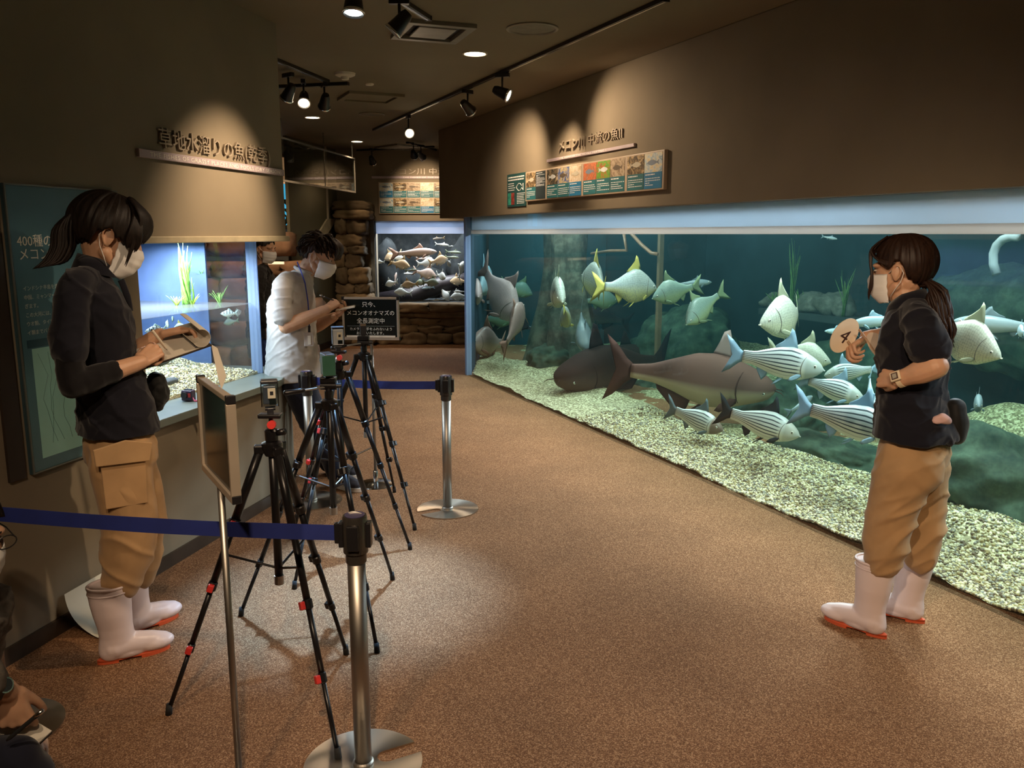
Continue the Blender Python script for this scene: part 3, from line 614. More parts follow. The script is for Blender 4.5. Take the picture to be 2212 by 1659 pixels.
M_BOOT = mat('white_rubber', (.72, .60, .60), rough=.33, var=.04, vscale=4, spec=.5); M_SOLE = mat('orange_rubber', (.62, .10, .035), rough=.55)
M_EYE = mat('eye_dark', (.02, .012, .01), rough=.15); M_EYEW = mat('eye_white', (.7, .66, .62), rough=.3); M_LIP = mat('brow', (.02, .013, .01), rough=.8)
M_POUCH = cloth('black_nylon', (.010, .010, .010), rough=.6)

class Person:
    def __init__(s, label, base, rz):
        s.e = thing('person', label, 'person', base, rz); s.base = Vector(base); s.rz = rz
        s.M = Matrix.Translation(s.base) @ Matrix.Rotation(rz, 4, 'Z'); s.I = s.M.inverted()
        s.right = s.M.to_3x3() @ Vector((1, 0, 0)); s.n = s.M.to_3x3() @ Vector((0, 1, 0))
    def J(s, px, py, y):   # local point on the body's lengthwise plane y
        o = s.M @ Vector((0, y, 0)); return s.I @ pplane(px, py, o, s.n)
    def W(s, p): return s.M @ Vector(p)

def headM(c, yaw=0, pitch=0, roll=0, k=1.0):
    "head frame: x face forward, y left, z up; pitch > 0 looks down"
    return Matrix.Translation(c) @ Matrix.Rotation(yaw, 4, 'Z') @ Matrix.Rotation(pitch, 4, 'Y') @ Matrix.Rotation(roll, 4, 'X') @ Matrix.Scale(k, 4)
def head_volumes(mb, H, slim=1.0):
    t = MB(); s = slim
    t.ell((-.012, 0, .030), (.096, .076*s, .088), nu=24, nv=16); t.ell((.028, 0, -.03), (.068, .064*s, .086), nu=24, nv=16)
    t.ell((.052, 0, -.092), (.038, .036*s, .026)); t.limb([(.0, .056*s, -.06), (.05, .03*s, -.095)], [.02, .02]); t.limb([(.0, -.056*s, -.06), (.05, -.03*s, -.095)], [.02, .02])
    t.limb([(.090, 0, .010), (.104, 0, -.022), (.110, 0, -.036)], [.008, .011, .013]); t.ell((.099, .012, -.038), (.011, .008, .008)); t.ell((.099, -.012, -.038), (.011, .008, .008))
    t.ell((.070, .030, .022), (.024, .028, .012)); t.ell((.070, -.030, .022), (.024, .028, .012)); t.ell((.064, .038, -.03), (.022, .017, .018)); t.ell((.064, -.038, -.03), (.022, .017, .018))
    t.ell((.086, 0, -.066), (.014, .024, .008)); t.ell((.084, 0, -.077), (.013, .02, .008))
    for sg in (1, -1):
        t.ell((-.012, sg*.078*s, -.012), (.017, .006, .028), M=Matrix.Rotation(sg*.35, 3, 'Z') @ Matrix.Rotation(-.25, 3, 'Y'))
        t.ell((-.006, sg*.077*s, -.032), (.009, .007, .011))
        t.limb([(.002, sg*.082*s, -.030), (.006, sg*.084*s, -.004), (-.008, sg*.087*s, .018), (-.026, sg*.088*s, .010), (-.026, sg*.087*s, -.014), (-.012, sg*.083*s, -.036)], [.003, .0038, .0042, .0042, .0038, .003], n=8, sub=4)
    mb.add([H @ Vector(p) for p in t.v], t.f)
def face_parts(par, H, slim=1.0):
    for sg in (1, -1):
        o = MB().ell((.0835, sg*.031, .003), (.006, .0105, .0035), nu=14, nv=8).xf(H).build('eye', M_EYEW, par, smooth=True)
        MB().ell((.0885, sg*.031, .003), (.004, .0055, .0036), nu=12, nv=8).xf(H).build('iris', M_EYE, o, smooth=True)
        MB().tube([(.091, sg*.016, .0235), (.092, sg*.032, .0255), (.080, sg*.05, .021)], [.002, .003, .0015], 8, flat=.6).xf(H).build('eyebrow', M_LIP, par, smooth=True)
def face_mask(par, H, slim=1.0, mat_=None):
    m = MB(); nu, nv = 21, 29; out = []; inn = []
    for j in range(nv):
        v = j/(nv-1); z = -.012-.112*v
        bul = float(np.interp(v, np.linspace(0, 1, 11), [.116, .122, .124, .123, .121, .118, .114, .108, .100, .089, .076])); wd = .074-.006*abs(v-.4)-.010*v
        for i in range(nu):
            a = (i/(nu-1)*2-1)*1.28; x = bul-(bul-.028)*(1-math.cos(a))/(1-math.cos(1.28))*.98; y = wd*slim*math.sin(a)/math.sin(1.28)*1.02
            pl_ = .0032*(1-2*abs((v*3.5) % 1-.5))*math.sin(v*PI); out.append(H @ Vector((x+pl_, y, z-.004*math.cos(a)+.012*(abs(a)/1.28)**2*(1-2*v)*-1))); inn.append(H @ Vector((x+pl_-.003, y*.985, z)))
    f = []
    for j in range(nv-1):
        for i in range(nu-1):
            a = j*nu+i; f.append((a, a+1, a+nu+1, a+nu)); b = a+nu*nv; f.append((b, b+nu, b+nu+1, b+1))
    m.add(out+inn, f)
    bd = [i for i in range(nu)]+[j*nu+nu-1 for j in range(1, nv)]+[(nv-1)*nu+i for i in range(nu-2, -1, -1)]+[j*nu for j in range(nv-2, 0, -1)]
    for a, b in zip(bd, bd[1:]+bd[:1]): m.f.append((a, a+nu*nv, b+nu*nv, b))
    o = m.build('face_mask', mat_ or M_MASK, par, smooth=True)
    for sg in (1, -1):
        y = .073*slim*sg
        MB().tube([H @ Vector(q) for q in ((.022, y*.98, -.010), (.0, y*1.10, .008), (-.026, y*1.16, .012), (-.036, y*1.13, -.012), (-.024, y*1.12, -.044), (.0, y*1.04, -.075), (.018, y*.93, -.100))], .0016, 6).build('ear_loop', M_LOOP, o, smooth=True)
    return o
def hair_cap(H, bound, r=(.112, .090, .102), c=(-.014, 0, .036), seed=0, groove=.0035, thick=.012, n=120, rows=22):
    "dome of hair from the crown to a hairline given as {azimuth deg (0 = front): lowest elevation deg}"
    az = sorted(bound); m = MB(); outer = []; inner = []; rr = np.random.default_rng(seed); phs = rr.random(n)*6
    def lo(a):
        a = abs((a+180) % 360-180)
        for k in range(len(az)-1):
            if az[k] <= a <= az[k+1]: t = (a-az[k])/(az[k+1]-az[k]); t = t*t*(3-2*t); return bound[az[k]]*(1-t)+bound[az[k+1]]*t
        return bound[az[-1]]
    for k in range(rows):
        t = k/(rows-1); ro = []; ri = []
        for j in range(n):
            a = 360*j/n; L = lo(a)+2.5*math.sin(j*.9+seed)+1.5*math.sin(j*2.3); e = math.radians(88-(88-L)*t); A = math.radians(a)
            g = 1+groove/.1*(math.sin(j*2*PI*31/n+1.5*math.sin(t*3+phs[j % 7]))+.6*math.sin(j*2*PI*53/n+t*2))*min(1, t*3)+.012*math.sin(A*3+seed)*t
            d = Vector((math.cos(e)*math.cos(A)*r[0], math.cos(e)*math.sin(A)*r[1], math.sin(e)*r[2]))
            ro.append(H @ (Vector(c)+d*g)); ri.append(H @ (Vector(c)+d*(1-thick/.1)))
        outer.append(ro); inner.append(ri)
    m.loft(outer+inner[::-1], cap=True); return m
def smooth_path(p, sub=3):
    P = [Vector(q) for q in p]; out = []
    for i in range(len(P)-1):
        p0 = P[max(i-1, 0)]; p1 = P[i]; p2 = P[i+1]; p3 = P[min(i+2, len(P)-1)]
        for q in range(sub):
            t = q/sub; out.append(.5*((2*p1)+(p2-p0)*t+(2*p0-5*p1+4*p2-p3)*t*t+(3*p1-p0-3*p2+p3)*t**3))
    return out+[P[-1]]
def strands(m, paths, r0, n=6, r1=.0008, flat=1.0):
    for p in paths:
        p = smooth_path(p)
        k = len(p); m.tube(p, [r0*(1-.15*math.sin(i/(k-1)*PI))*(1-(i/(k-1))**3)+r1 for i in range(k)], n, flat=flat)

def hand(mb, wrist, fwd, dorsal, thumb_side, curls, size=1.0, thumb=((35, 20, 25), .6), spread=4):
    """wrist point, finger direction, back-of-hand normal, +1 if the thumb is on the dorsal x fwd side, four (mcp, pip, dip) curls index..little.
    returns fingertips"""
    F = Vector(fwd).normalized(); D = Vector(dorsal); D = (D-F*D.dot(F)).normalized(); S = D.cross(F)*thumb_side; w_ = Vector(wrist); k = size; tips = []
    kn = [(.088, .030), (.092, .010), (.087, -.010), (.078, -.028)]; ln = [(.042, .025, .020), (.046, .029, .021), (.042, .027, .020), (.033, .020, .018)]; rd = [.0092, .0095, .0090, .0080]
    mb.ell(w_+F*.045*k, (.05*k, .036*k, .0145*k), M=Matrix((F, S, D)).transposed())
    for q in range(4):
        a, b = kn[q]; base = w_+F*a*k+S*b*k; mb.limb([w_+F*.008*k+S*b*.55*k, base], [.014*k, rd[q]*1.22*k], n=10, sub=3)
        d = (F+S*math.tan(math.radians(spread*(1.5-q)))).normalized(); p = base; ang = 0; pts = [p]
        for L, c in zip(ln[q], curls[q]):
            ang += math.radians(c); dd = d*math.cos(ang)-D*math.sin(ang); p = p+dd*L*k; pts.append(p)
        mb.limb(pts, [rd[q]*1.08*k, rd[q]*k, rd[q]*.92*k, rd[q]*.78*k], n=10, sub=3); tips.append(pts[-1])
    (t1, t2, t3), opp = thumb
    b0 = w_+F*.018*k+S*.024*k-D*.006*k; d = (F*math.cos(math.radians(t1))+S*math.sin(math.radians(t1))); d = (d*(1-opp*.5)-D*opp*.55+d*.2).normalized()
    p1 = b0+d*.042*k; e = (d+F*math.tan(math.radians(t2))*.8-S*math.tan(math.radians(t2))*.45-D*.15*opp).normalized(); p2 = p1+e*.032*k; g = (e-S*math.tan(math.radians(t3))*.6).normalized(); p3 = p2+g*.026*k
    mb.limb([b0, p1, p2, p3], [.0165*k, .0125*k, .0108*k, .0082*k], n=10, sub=3); tips.append(p3)
    return tips

def boot(par, heel, yaw, label=None, k=1.0, lean=(0, 0)):
    "white rubber boot; heel = local ground point under the heel"
    B = Matrix.Translation(heel) @ Matrix.Rotation(yaw, 4, 'Z') @ Matrix.Scale(k, 4); m = MB(); lx, ly = lean
    rings = []
    for z, cx, rx, ry in ((.06, .062, .070, .042), (.10, .060, .062, .043), (.14, .056, .062, .047), (.19, .050, .068, .056), (.24, .046, .073, .061), (.285, .044, .076, .064), (.305, .044, .077, .065)):
        t = z/.3; rings.append([(cx+lx*t+rx*math.cos(2*PI*j/28), ly*t+ry*math.sin(2*PI*j/28), z) for j in range(28)])
    m.loft(rings)
    m.limb([(.045, 0, .055), (.11, 0, .055), (.17, 0, .046), (.222, 0, .040)], [.046, .044, .041, .031], n=18, flat=1.0)
    m.ell((.19, 0, .038), (.075, .047, .032)); m.ell((.04, 0, .045), (.048, .040, .045)); m.ell((.10, 0, .03), (.09, .041, .03))
    def post(me):
        n = len(me.vertices); co = np.empty(n*3); me.vertices.foreach_get('co', co); co = co.reshape(-1, 3); co[:, 2] = np.maximum(co[:, 2], .013)
        me.vertices.foreach_set('co', co.ravel()); me.update()
    o = m.remesh('boot', M_BOOT, par, .005, 5, post); o.matrix_basis = B
    if label: o['label'] = label
    rim = MB(); rim.lathe([(1, -.004), (1.03, -.002), (1.03, .004), (1, .006), (.9, .004), (.9, -.02)], 32)
    rim.v = [(.044+lx+p[0]*.077, ly+p[1]*.065, .305+p[2]) for p in rim.v]; rim.build('rim', M_BOOT, o, smooth=True)
    band = MB().lathe([(1.005, 0), (1.03, .002), (1.03, .005), (1.005, .007)], 32); band.v = [(.045+lx*.9+p[0]*.0762, ly*.9+p[1]*.0642, .278+p[2]) for p in band.v]; band.build('raised_band', M_BOOT, o, smooth=True)
    pr = []
    for j in range(40):
        t = 2*PI*j/40; x = .116+.130*math.cos(t); wd = .0385+.009*math.cos(t)-.010*math.exp(-((x-.10)/.04)**2); pr.append((x, wd*math.sin(t)))
    MB().prism(pr, .007, .0165).build('sole', M_SOLE, o, bevel=.002)
    MB().prism([p for p in pr if p[0] < .075], 0, .017).build('heel_block', M_SOLE, o); MB().prism([p for p in pr if p[0] > .12], .0, .009).build('tread', M_SOLE, o)
    return o
def cloth_fold(me, seed, amp):
    n = len(me.vertices); co = np.empty(n*3); me.vertices.foreach_get('co', co); co = co.reshape(-1, 3)
    no = np.empty(n*3); me.vertices.foreach_get('normal', no); no = no.reshape(-1, 3)
    q = np.stack([co[:, 0]+co[:, 2]*.5, co[:, 1]-co[:, 2]*.4, co[:, 2]*.9+co[:, 0]*.7], 1)
    rg = np.clip(1-np.abs(vnoise(q*2.6, seed, 2))*2.2, 0, 1)**1.5
    q2 = np.stack([co[:, 0]*.6-co[:, 2]*.8, co[:, 1]+co[:, 2]*.5, co[:, 2]*.7], 1); rg2 = np.clip(1-np.abs(vnoise(q2*5.2, seed+8, 2))*2.4, 0, 1)**2
    k = amp*1.3*(rg-.3)+amp*.6*vnoise(co*1.5, seed+4, 2)+amp*.75*(rg2-.2)
    me.vertices.foreach_set('co', (co+no*k[:, None]).ravel()); me.update()
def shirt_fold(me, seed, amp=.006):
    cloth_fold(me, seed, amp)
def pants_fold(me, seed, amp=.006, zk=.45):
    n = len(me.vertices); co = np.empty(n*3); me.vertices.foreach_get('co', co); co = co.reshape(-1, 3)
    no = np.empty(n*3); me.vertices.foreach_get('normal', no); no = no.reshape(-1, 3)
    z = co[:, 2]; q = np.stack([co[:, 0]*.8+z*.35, co[:, 1]*.8-z*.3, z*1.15+co[:, 0]*.9+co[:, 1]*.5], 1)
    rg = 1-np.abs(vnoise(q*3.0, seed, 2))*2.2; rg = np.clip(rg, 0, 1)**1.5
    w_ = .35+.65*np.exp(-((z-zk)/.16)**2)+.5*np.exp(-((z-.86)/.10)**2)
    k = amp*1.5*w_*(rg-.3)+amp*.7*vnoise(co*np.array([1.6, 1.6, 1.0]), seed+9, 2)
    me.vertices.foreach_set('co', (co+no*k[:, None]).ravel()); me.update()
# ---- woman at the left, writing on a clipboard
P = Person('woman in navy polo, khaki trousers and white boots writing on a clipboard at the left', ph(296, 1388, 0), math.radians(35)); e = P.e; J = P.J
hc = J(236, 508, 0); H = headM(hc, -.06, .40, 0, 1.10)
nb = J(196, 592, 0)
sk = MB(); head_volumes(sk, H, .96)
sk.limb([H @ Vector((-.025, 0, -.04)), J(212, 562, 0), nb], [.055, .050, .056])
sk.limb([nb, J(200, 700, 0), J(235, 830, 0), J(262, 930, 0)], [.05, .06, .055, .06], flat=1.2)
Rs, Re, Rw = J(160, 625, -.165), J(158, 832, -.215), J(305, 782, -.15)
Ls, Le, Lw_ = J(215, 625, .165), J(235, 790, .20), J(345, 722, .115)
sk.limb([nb, Rs, J(150, 730, -.20), Re], [.03, .036, .038, .036]); sk.limb([Re, Re.lerp(Rw, .35), Re.lerp(Rw, .8), Rw], [.037, .040, .031, .0265])
sk.limb([nb, Ls, J(222, 720, .19), Le], [.03, .036, .038, .036]); sk.limb([Le, Le.lerp(Lw_, .35), Le.lerp(Lw_, .8), Lw_], [.037, .038, .030, .025])
# clipboard corners (local): near-left, near-right, far-right, far-left
c0, c1, c3 = J(262, 812, -.085), J(457, 744, -.085), J(258, 762, .145)
cx = (c1-c0).normalized(); cyv = (c3-c0); cyv = (cyv-cx*cyv.dot(cx)).normalized(); cn = cx.cross(cyv)
rf = (J(352, 748, -.10)-Rw).normalized()
hand(sk, Rw, rf+cn*.05, Vector((-.1, -.75, .65)), 1, [(48, 50, 30), (62, 62, 35), (72, 68, 40), (80, 70, 40)], .98, ((30, 10, 15), .75), 2)
hand(sk, Lw_, cx*.9-cyv*.30+cn*.0, cn*.9+cyv*.5, -1, [(25, 40, 20), (30, 45, 25), (40, 50, 30), (48, 55, 30)], .96, ((20, 8, 10), .2), 3)
o = sk.remesh('body', M_SKIN, e, .0034, 3)
face_parts(e, H); face_mask(e, H, .96)
# polo shirt
m = MB()
def ring(px, py, half, wid, n=28, y=0, tilt=0):
    c = J(px, py, y); return [c+Vector((half*math.cos(2*PI*j/n), wid*math.copysign(abs(math.sin(2*PI*j/n))**.85, math.sin(2*PI*j/n)), tilt*half*math.cos(2*PI*j/n))) for j in range(n)]
m.loft([ring(197, 588, .058, .062), ring(192, 604, .078, .115), ring(192, 630, .105, .165), ring(200, 670, .122, .178), ring(206, 715, .128, .172), ring(217, 770, .122, .160), ring(236, 820, .120, .158), ring(248, 870, .130, .170), ring(253, 905, .138, .182), ring(254, 930, .146, .192)])
m.limb([nb+Vector((0, 0, -.02)), J(180, 606, -.10), Rs, J(152, 690, -.192), J(151, 757, -.206)], [.055, .056, .058, .060, .063], n=18)
m.limb([nb+Vector((0, 0, -.02)), J(205, 606, .10), Ls, J(220, 690, .185), J(226, 745, .20)], [.055, .056, .058, .060, .063], n=18)
m.limb([J(236, 905, -.135), J(222, 935, -.12)], [.045, .03], flat=.6)
o = m.remesh('polo_shirt', M_NAVY, e, .0065, 6, lambda me: shirt_fold(me, 3, .006))
m = MB(); col = []
for k, (dz, r1) in enumerate(((0, 1.0), (.022, .96), (.046, .92), (.050, .97), (.028, 1.10), (-.004, 1.24))):
    col.append([J(203, 588, 0)+Vector((.066*r1*math.cos(2*PI*j/32)+.016*dz/.05, .066*r1*math.sin(2*PI*j/32), dz*(1-.5*math.cos(2*PI*j/32)*.8)-.022*max(0, math.cos(2*PI*j/32))))for j in range(32)])
m.loft(col, cap=False); m.build('collar', M_NAVY, e, smooth=True)
MB().tube([J(262, 605, -.012), J(275, 640, -.012), J(281, 672, -.012)], .012, 8, flat=.4).build('button_placket', M_NAVY, e, smooth=True)
# black undersleeves
m = MB(); m.limb([J(152, 745, -.208), J(152, 800, -.213), Re], [.050, .047, .046], n=18); m.limb([Re, Re.lerp(Rw, .28), Re.lerp(Rw, .56)], [.046, .046, .041], n=18)
m.remesh('undersleeve', M_BLACKSL, e, .006, 5, lambda me: disp(me, .003, 12, 8, 2))
m = MB(); m.limb([J(226, 735, .20), Le], [.05, .047], n=18); m.limb([Le, Le.lerp(Lw_, .45)], [.047, .042], n=18); m.remesh('undersleeve', M_BLACKSL, e, .006, 5)
# trousers
m = MB(); hipc = J(258, 935, 0)
m.loft([ring(256, 915, .112, .155), ring(258, 950, .128, .176), ring(262, 990, .126, .180), ring(266, 1010, .10, .15)])
m.limb([J(260, 1000, -.085), J(266, 1040, -.095), J(278, 1120, -.10), J(276, 1190, -.10), J(262, 1262, -.10)], [.112, .106, .100, .094, .066], n=22, flat=.92)
m.limb([J(274, 1000, .085), J(288, 1040, .095), J(306, 1110, .10), J(304, 1180, .10), J(300, 1240, .10)], [.108, .098, .090, .082, .064], n=22, flat=.92)
o = m.remesh('trousers', M_KHAKI, e, .0068, 6, lambda me: pants_fold(me, 21, .0065, .42))
def patch(name, pts, mat_, par, th=.012, nrm=Vector((0, -1, 0))):
    n = len(pts); m = MB(); m.add([p for p in pts]+[p+nrm*th for p in pts], [tuple(range(n))[::-1], tuple(range(n, 2*n))]+[(i, (i+1) % n, n+(i+1) % n, n+i) for i in range(n)]); return m.build(name, mat_, par, bevel=.003)
yb = -.176
patch('cargo_pocket', [J(214, 985, yb), J(312, 960, yb), J(318, 1085, yb-.006), J(228, 1100, yb-.006)], M_KHAKI, e, .008)
patch('pocket_flap', [J(200, 972, yb-.010), J(206, 1008, yb-.010), J(322, 994, yb-.010), J(328, 955, yb-.010), J(270, 950, yb-.012)], M_KHAKI2, e, .012)
m = MB(); m.limb([J(338, 822, .02), J(340, 850, .02), J(337, 872, .02)], [.036, .046, .032], n=14, flat=1.3); m.limb([J(346, 835, -.02), J(347, 862, -.02)], [.02, .022])
m.remesh('belt_pouch', M_POUCH, e, .006, 3, lambda me: disp(me, .004, 14, 4, 2))
# boots
boot(e, Vector((-.145, -.10, 0)), math.radians(-2), k=1.0, lean=(.005, 0)); boot(e, Vector((-.035, .085, 0)), math.radians(20), k=1.0)
# hair
M_H = M_BLACKHAIR
m = hair_cap(H, {0: 4, 35: -4, 58: -24, 72: -20, 86: -8, 100: -14, 118: -46, 180: -58}, (.122, .096, .108), (-.016, 0, .032), 2)
o = m.build('hair', M_H, e, smooth=True)
tie = J(172, 458, 0); r = random.Random(3)
m = MB(); paths = []
for k in range(90):
    a = r.random()*6.28; q = math.sqrt(r.random()); oy, ox = q*math.cos(a), q*math.sin(a); f = .75+.5*r.random()
    paths.append([tie+Vector((.01+.014*ox, .016*oy, .012*ox)), J(152, 462, 0)+Vector((.020*ox, .028*oy, .022*ox)), J(138, 495, 0)+Vector((.036*ox, .034*oy, .006*ox)), J(136, 532, 0)+Vector((.040*ox, .036*oy, .006*ox)), J(120+(18*ox), 553, 0)+Vector((.012*ox-.02*(f-.8), .036*oy, -.018*f)), J(104+(22*ox), 566, 0)+Vector((-.02*f, .04*oy, -.014*f+.01*ox))])
strands(m, paths, .0085, 7)
m.build('ponytail', M_H, e, smooth=True)
MB().lathe([(.017, -.008), (.023, 0), (.017, .008)], 16, M=Matrix.Rotation(1.2, 3, 'Y'), c=tie).build('hair_tie', M_BLACKSL, e, smooth=True)
m = MB(); paths = []
for k in range(46):
    t = k/45*2-1; y = .085*math.sin(t*1.35); x0 = .075*math.cos(t*1.2)
    paths.append([H @ Vector((x0*.4, y*.6, .135)), H @ Vector((x0+.018, y, .105)), H @ Vector((x0+.040, y*1.05, .062)), H @ Vector((x0+.032+.004*r.random(), y*1.05, .030-.012*r.random()-.025*abs(t)))])
for sg in (-1, 1):
    for k in range(9):
        paths.append([H @ Vector((.04+.003*k, sg*.075, .09)), H @ Vector((.044+.004*k, sg*.090, .04)), H @ Vector((.044+.005*k, sg*.086, .005)), H @ Vector((.050+.004*k, sg*.079, -.02-.05*(k in (4, 5))-.012*r.random()))])
strands(m, paths, .0075, 6); m.build('fringe', M_H, e, smooth=True)

# clipboard and pen (things of their own)
K = P.M.to_3x3()
cb = thing('clipboard', 'clipboard with curled-over sheets held by the woman at the left', 'clipboard', P.W(c0), 0)
X, Yv, Z = K @ cx, K @ cyv, K @ cn; BL = (c1-c0).length; BW = .235
cb.rotation_euler = frameM((0, 0, 0), X, Yv).to_euler()
MB().box((BL/2, BW/2, -.004), (BL, BW, .005)).build('board', mat('dark_board', (.03, .022, .018), rough=.4), cb)
M_PAPER = mat('paper', (.70, .64, .54), rough=.8, var=.03); 
MB().box((BL/2-.012, BW/2, .0005), (BL-.03, BW-.012, .003)).build('paper', M_PAPER, cb)
MB().box((BL-.055, BW/2, .006), (.008, BW-.02, .010)).build('clip', mat('clip_grey', (.10, .10, .10), rough=.4), cb)
m = MB(); prof = []
for k in range(15):
    a = -1.3+4.4*k/14; prof.append((BL-.028+.034*math.sin(a)*1.0, .038-.036*math.cos(a)))
rr = [[(x, y, z) for (x, z) in prof]+[(x-.0015, y, z-.0015) for (x, z) in prof[::-1]] for y in (0.0, BW)]
m.loft(rr, cap=True); m.build('curled_sheet', M_PAPER, cb, smooth=False)
sh = [(456, 744), (470, 752), (482, 790), (489, 812), (482, 833), (478, 842), (470, 812), (462, 775)]
LI = cb.matrix_basis.inverted()
patch('hanging_sheet', [LI @ pplane(a, b, P.W((0, -.06, 0)), P.n) for a, b in sh], M_PAPER, cb, .001, nrm=LI.to_3x3() @ (P.n*-1))
pen = thing('pen', 'pale pen in the writing hand of the woman at the left', 'pen', P.W(J(328, 713, -.14)))
tipv = P.W(J(362, 757, -.085))-pen.location
MB().tube([(0, 0, 0), tipv*.06, tipv*.85, tipv], [.0045, .0055, .0052, .001], 10).build('barrel', mat('pen_white', (.75, .66, .52), rough=.3), pen, smooth=True)
MB().tube([tipv*-.02, tipv*.05], [.0035, .0048], 10).build('cap', mat('pen_dark', (.05, .04, .04), rough=.3), pen, smooth=True)
# ---- woman at the right, holding up a round paddle
P = Person('woman in black polo and white boots holding up a number paddle at the right', ph(1915, 1358, 0), math.radians(136)); e = P.e; J = P.J
hc = J(1946, 583, 0); H = headM(hc, .02, .08, 0, 1.0)
nb = J(1968, 668, 0)
sk = MB(); head_volumes(sk, H, .95)
sk.limb([H @ Vector((-.03, 0, -.04)), J(1950, 625, 0), nb], [.054, .052, .056])
sk.limb([nb, J(1975, 760, 0), J(1970, 850, 0), J(1975, 940, 0)], [.05, .06, .055, .06], flat=1.2)
Ls, Le, Lw_ = J(1990, 700, .16), J(2022, 792, .225), J(1940, 820, .222)
Rs, Re, Rw = J(1960, 690, -.165), J(1925, 728, -.20), J(1872, 728, -.16)
sk.limb([nb, Ls, J(2008, 750, .20), Le], [.03, .036, .042, .041]); sk.limb([Le, Le.lerp(Lw_, .35), Le.lerp(Lw_, .8), Lw_], [.043, .044, .033, .0275])
sk.limb([nb, Rs, J(1945, 705, -.19), Re], [.03, .036, .042, .040]); sk.limb([Re, Re.lerp(Rw, .35), Re.lerp(Rw, .8), Rw], [.040, .040, .032, .027])
hand(sk, Lw_, J(1906, 816, .19)-Lw_, Vector((.25, .85, .25)), 1, [(75, 85, 45), (78, 88, 45), (80, 88, 45), (82, 88, 45)], .95, ((15, 10, 10), .8), 1)
Pc = J(1824, 725, -.10)
hand(sk, Rw, J(1846, 745, -.12)-Rw, Vector((-.35, -.6, .7)), -1, [(55, 60, 30), (60, 70, 35), (65, 72, 35), (70, 72, 35)], .95, ((20, 10, 10), .8), 1)
sk.remesh('body', M_SKIN, e, .0034, 3)
face_parts(e, H); face_mask(e, H, .95)
m = MB()
def ring(px, py, half, wid, n=28, y=0, tilt=0, sh=.85):
    c = J(px, py, y); return [c+Vector((half*math.cos(2*PI*j/n), wid*math.copysign(abs(math.sin(2*PI*j/n))**sh, math.sin(2*PI*j/n)), tilt*half*math.cos(2*PI*j/n))) for j in range(n)]
m.loft([ring(1968, 660, .060, .065), ring(1972, 676, .085, .125), ring(1976, 705, .108, .170), ring(1976, 745, .122, .176), ring(1974, 785, .122, .170), ring(1972, 830, .112, .158), ring(1974, 870, .122, .172), ring(1978, 905, .138, .188), ring(1980, 942, .148, .200)])
m.limb([nb+Vector((0, 0, -.02)), J(1976, 682, .09), Ls, J(2000, 728, .195), J(2003, 752, .212)], [.055, .057, .062, .068, .074], n=18)
m.limb([nb+Vector((0, 0, -.02)), J(1964, 682, -.09), Rs, J(1946, 704, -.19)], [.055, .056, .060, .064], n=18)
m.remesh('polo_shirt', M_NAVY, e, .0065, 6, lambda me: shirt_fold(me, 13, .008))
m = MB(); col = []
for dz, r1 in ((0, 1.0), (.022, .97), (.050, .92), (.053, .97), (.026, 1.12), (-.006, 1.26)):
    col.append([J(1964, 664, 0)+Vector((.066*r1*math.cos(2*PI*j/32)+.010*dz/.05, .066*r1*math.sin(2*PI*j/32), dz*(1-.45*math.cos(2*PI*j/32))-.024*max(0, math.cos(2*PI*j/32))))for j in range(32)])
m.loft(col, cap=False); m.build('collar', M_NAVY, e, smooth=True)
o = patch('name_badge', [J(1905, 707, .02), J(1914, 706, .03), J(1914, 727, .03), J(1905, 727, .02)], mat('badge_white', (.78, .66, .5), rough=.4), e, .004, nrm=Vector((.9, .3, 0)))
m = MB()
m.loft([ring(1980, 925, .104, .15), ring(1978, 960, .122, .174), ring(1974, 995, .125, .182), ring(1968, 1010, .11, .16)])
m.limb([J(1974, 1010, .085), J(1952, 1030, .095), J(1926, 1110, .10), J(1912, 1170, .10), J(1908, 1215, .10)], [.112, .106, .096, .090, .068], n=22, flat=.95)
m.limb([J(1992, 1010, -.085), J(1994, 1040, -.09), J(1994, 1110, -.09), J(1990, 1165, -.09), J(1988, 1205, -.09)], [.108, .098, .088, .080, .064], n=22, flat=.95)
m.remesh('trousers', M_KHAKI, e, .0068, 6, lambda me: pants_fold(me, 33, .0095))
m = MB(); m.limb([J(2064, 880, -.05), J(2068, 915, -.05), J(2066, 940, -.05)], [.036, .042, .036], n=14, flat=1.2); m.remesh('belt_pouch', M_POUCH, e, .006, 2, lambda me: disp(me, .003, 8, 4, 2))
m = MB(); m.limb([J(2022, 908, .11), J(2036, 904, .10), J(2048, 908, .08)], [.014, .020, .012], n=12); m.remesh('pocket_cloth', mat('pink_cloth', (.62, .40, .38), rough=.9), e, .004, 1, lambda me: disp(me, .004, 16, 2, 2))
# boots
def foot_local(px, py): return P.I @ ph(px, py, 0)
hl, tl = foot_local(1908, 1378), foot_local(1797, 1338); v = tl-hl; boot(e, hl, math.atan2(v.y, v.x), k=1.02, lean=(.01, 0))
hl = foot_local(1990, 1345); boot(e, hl, math.radians(8), k=1.0, lean=(.0, 0))
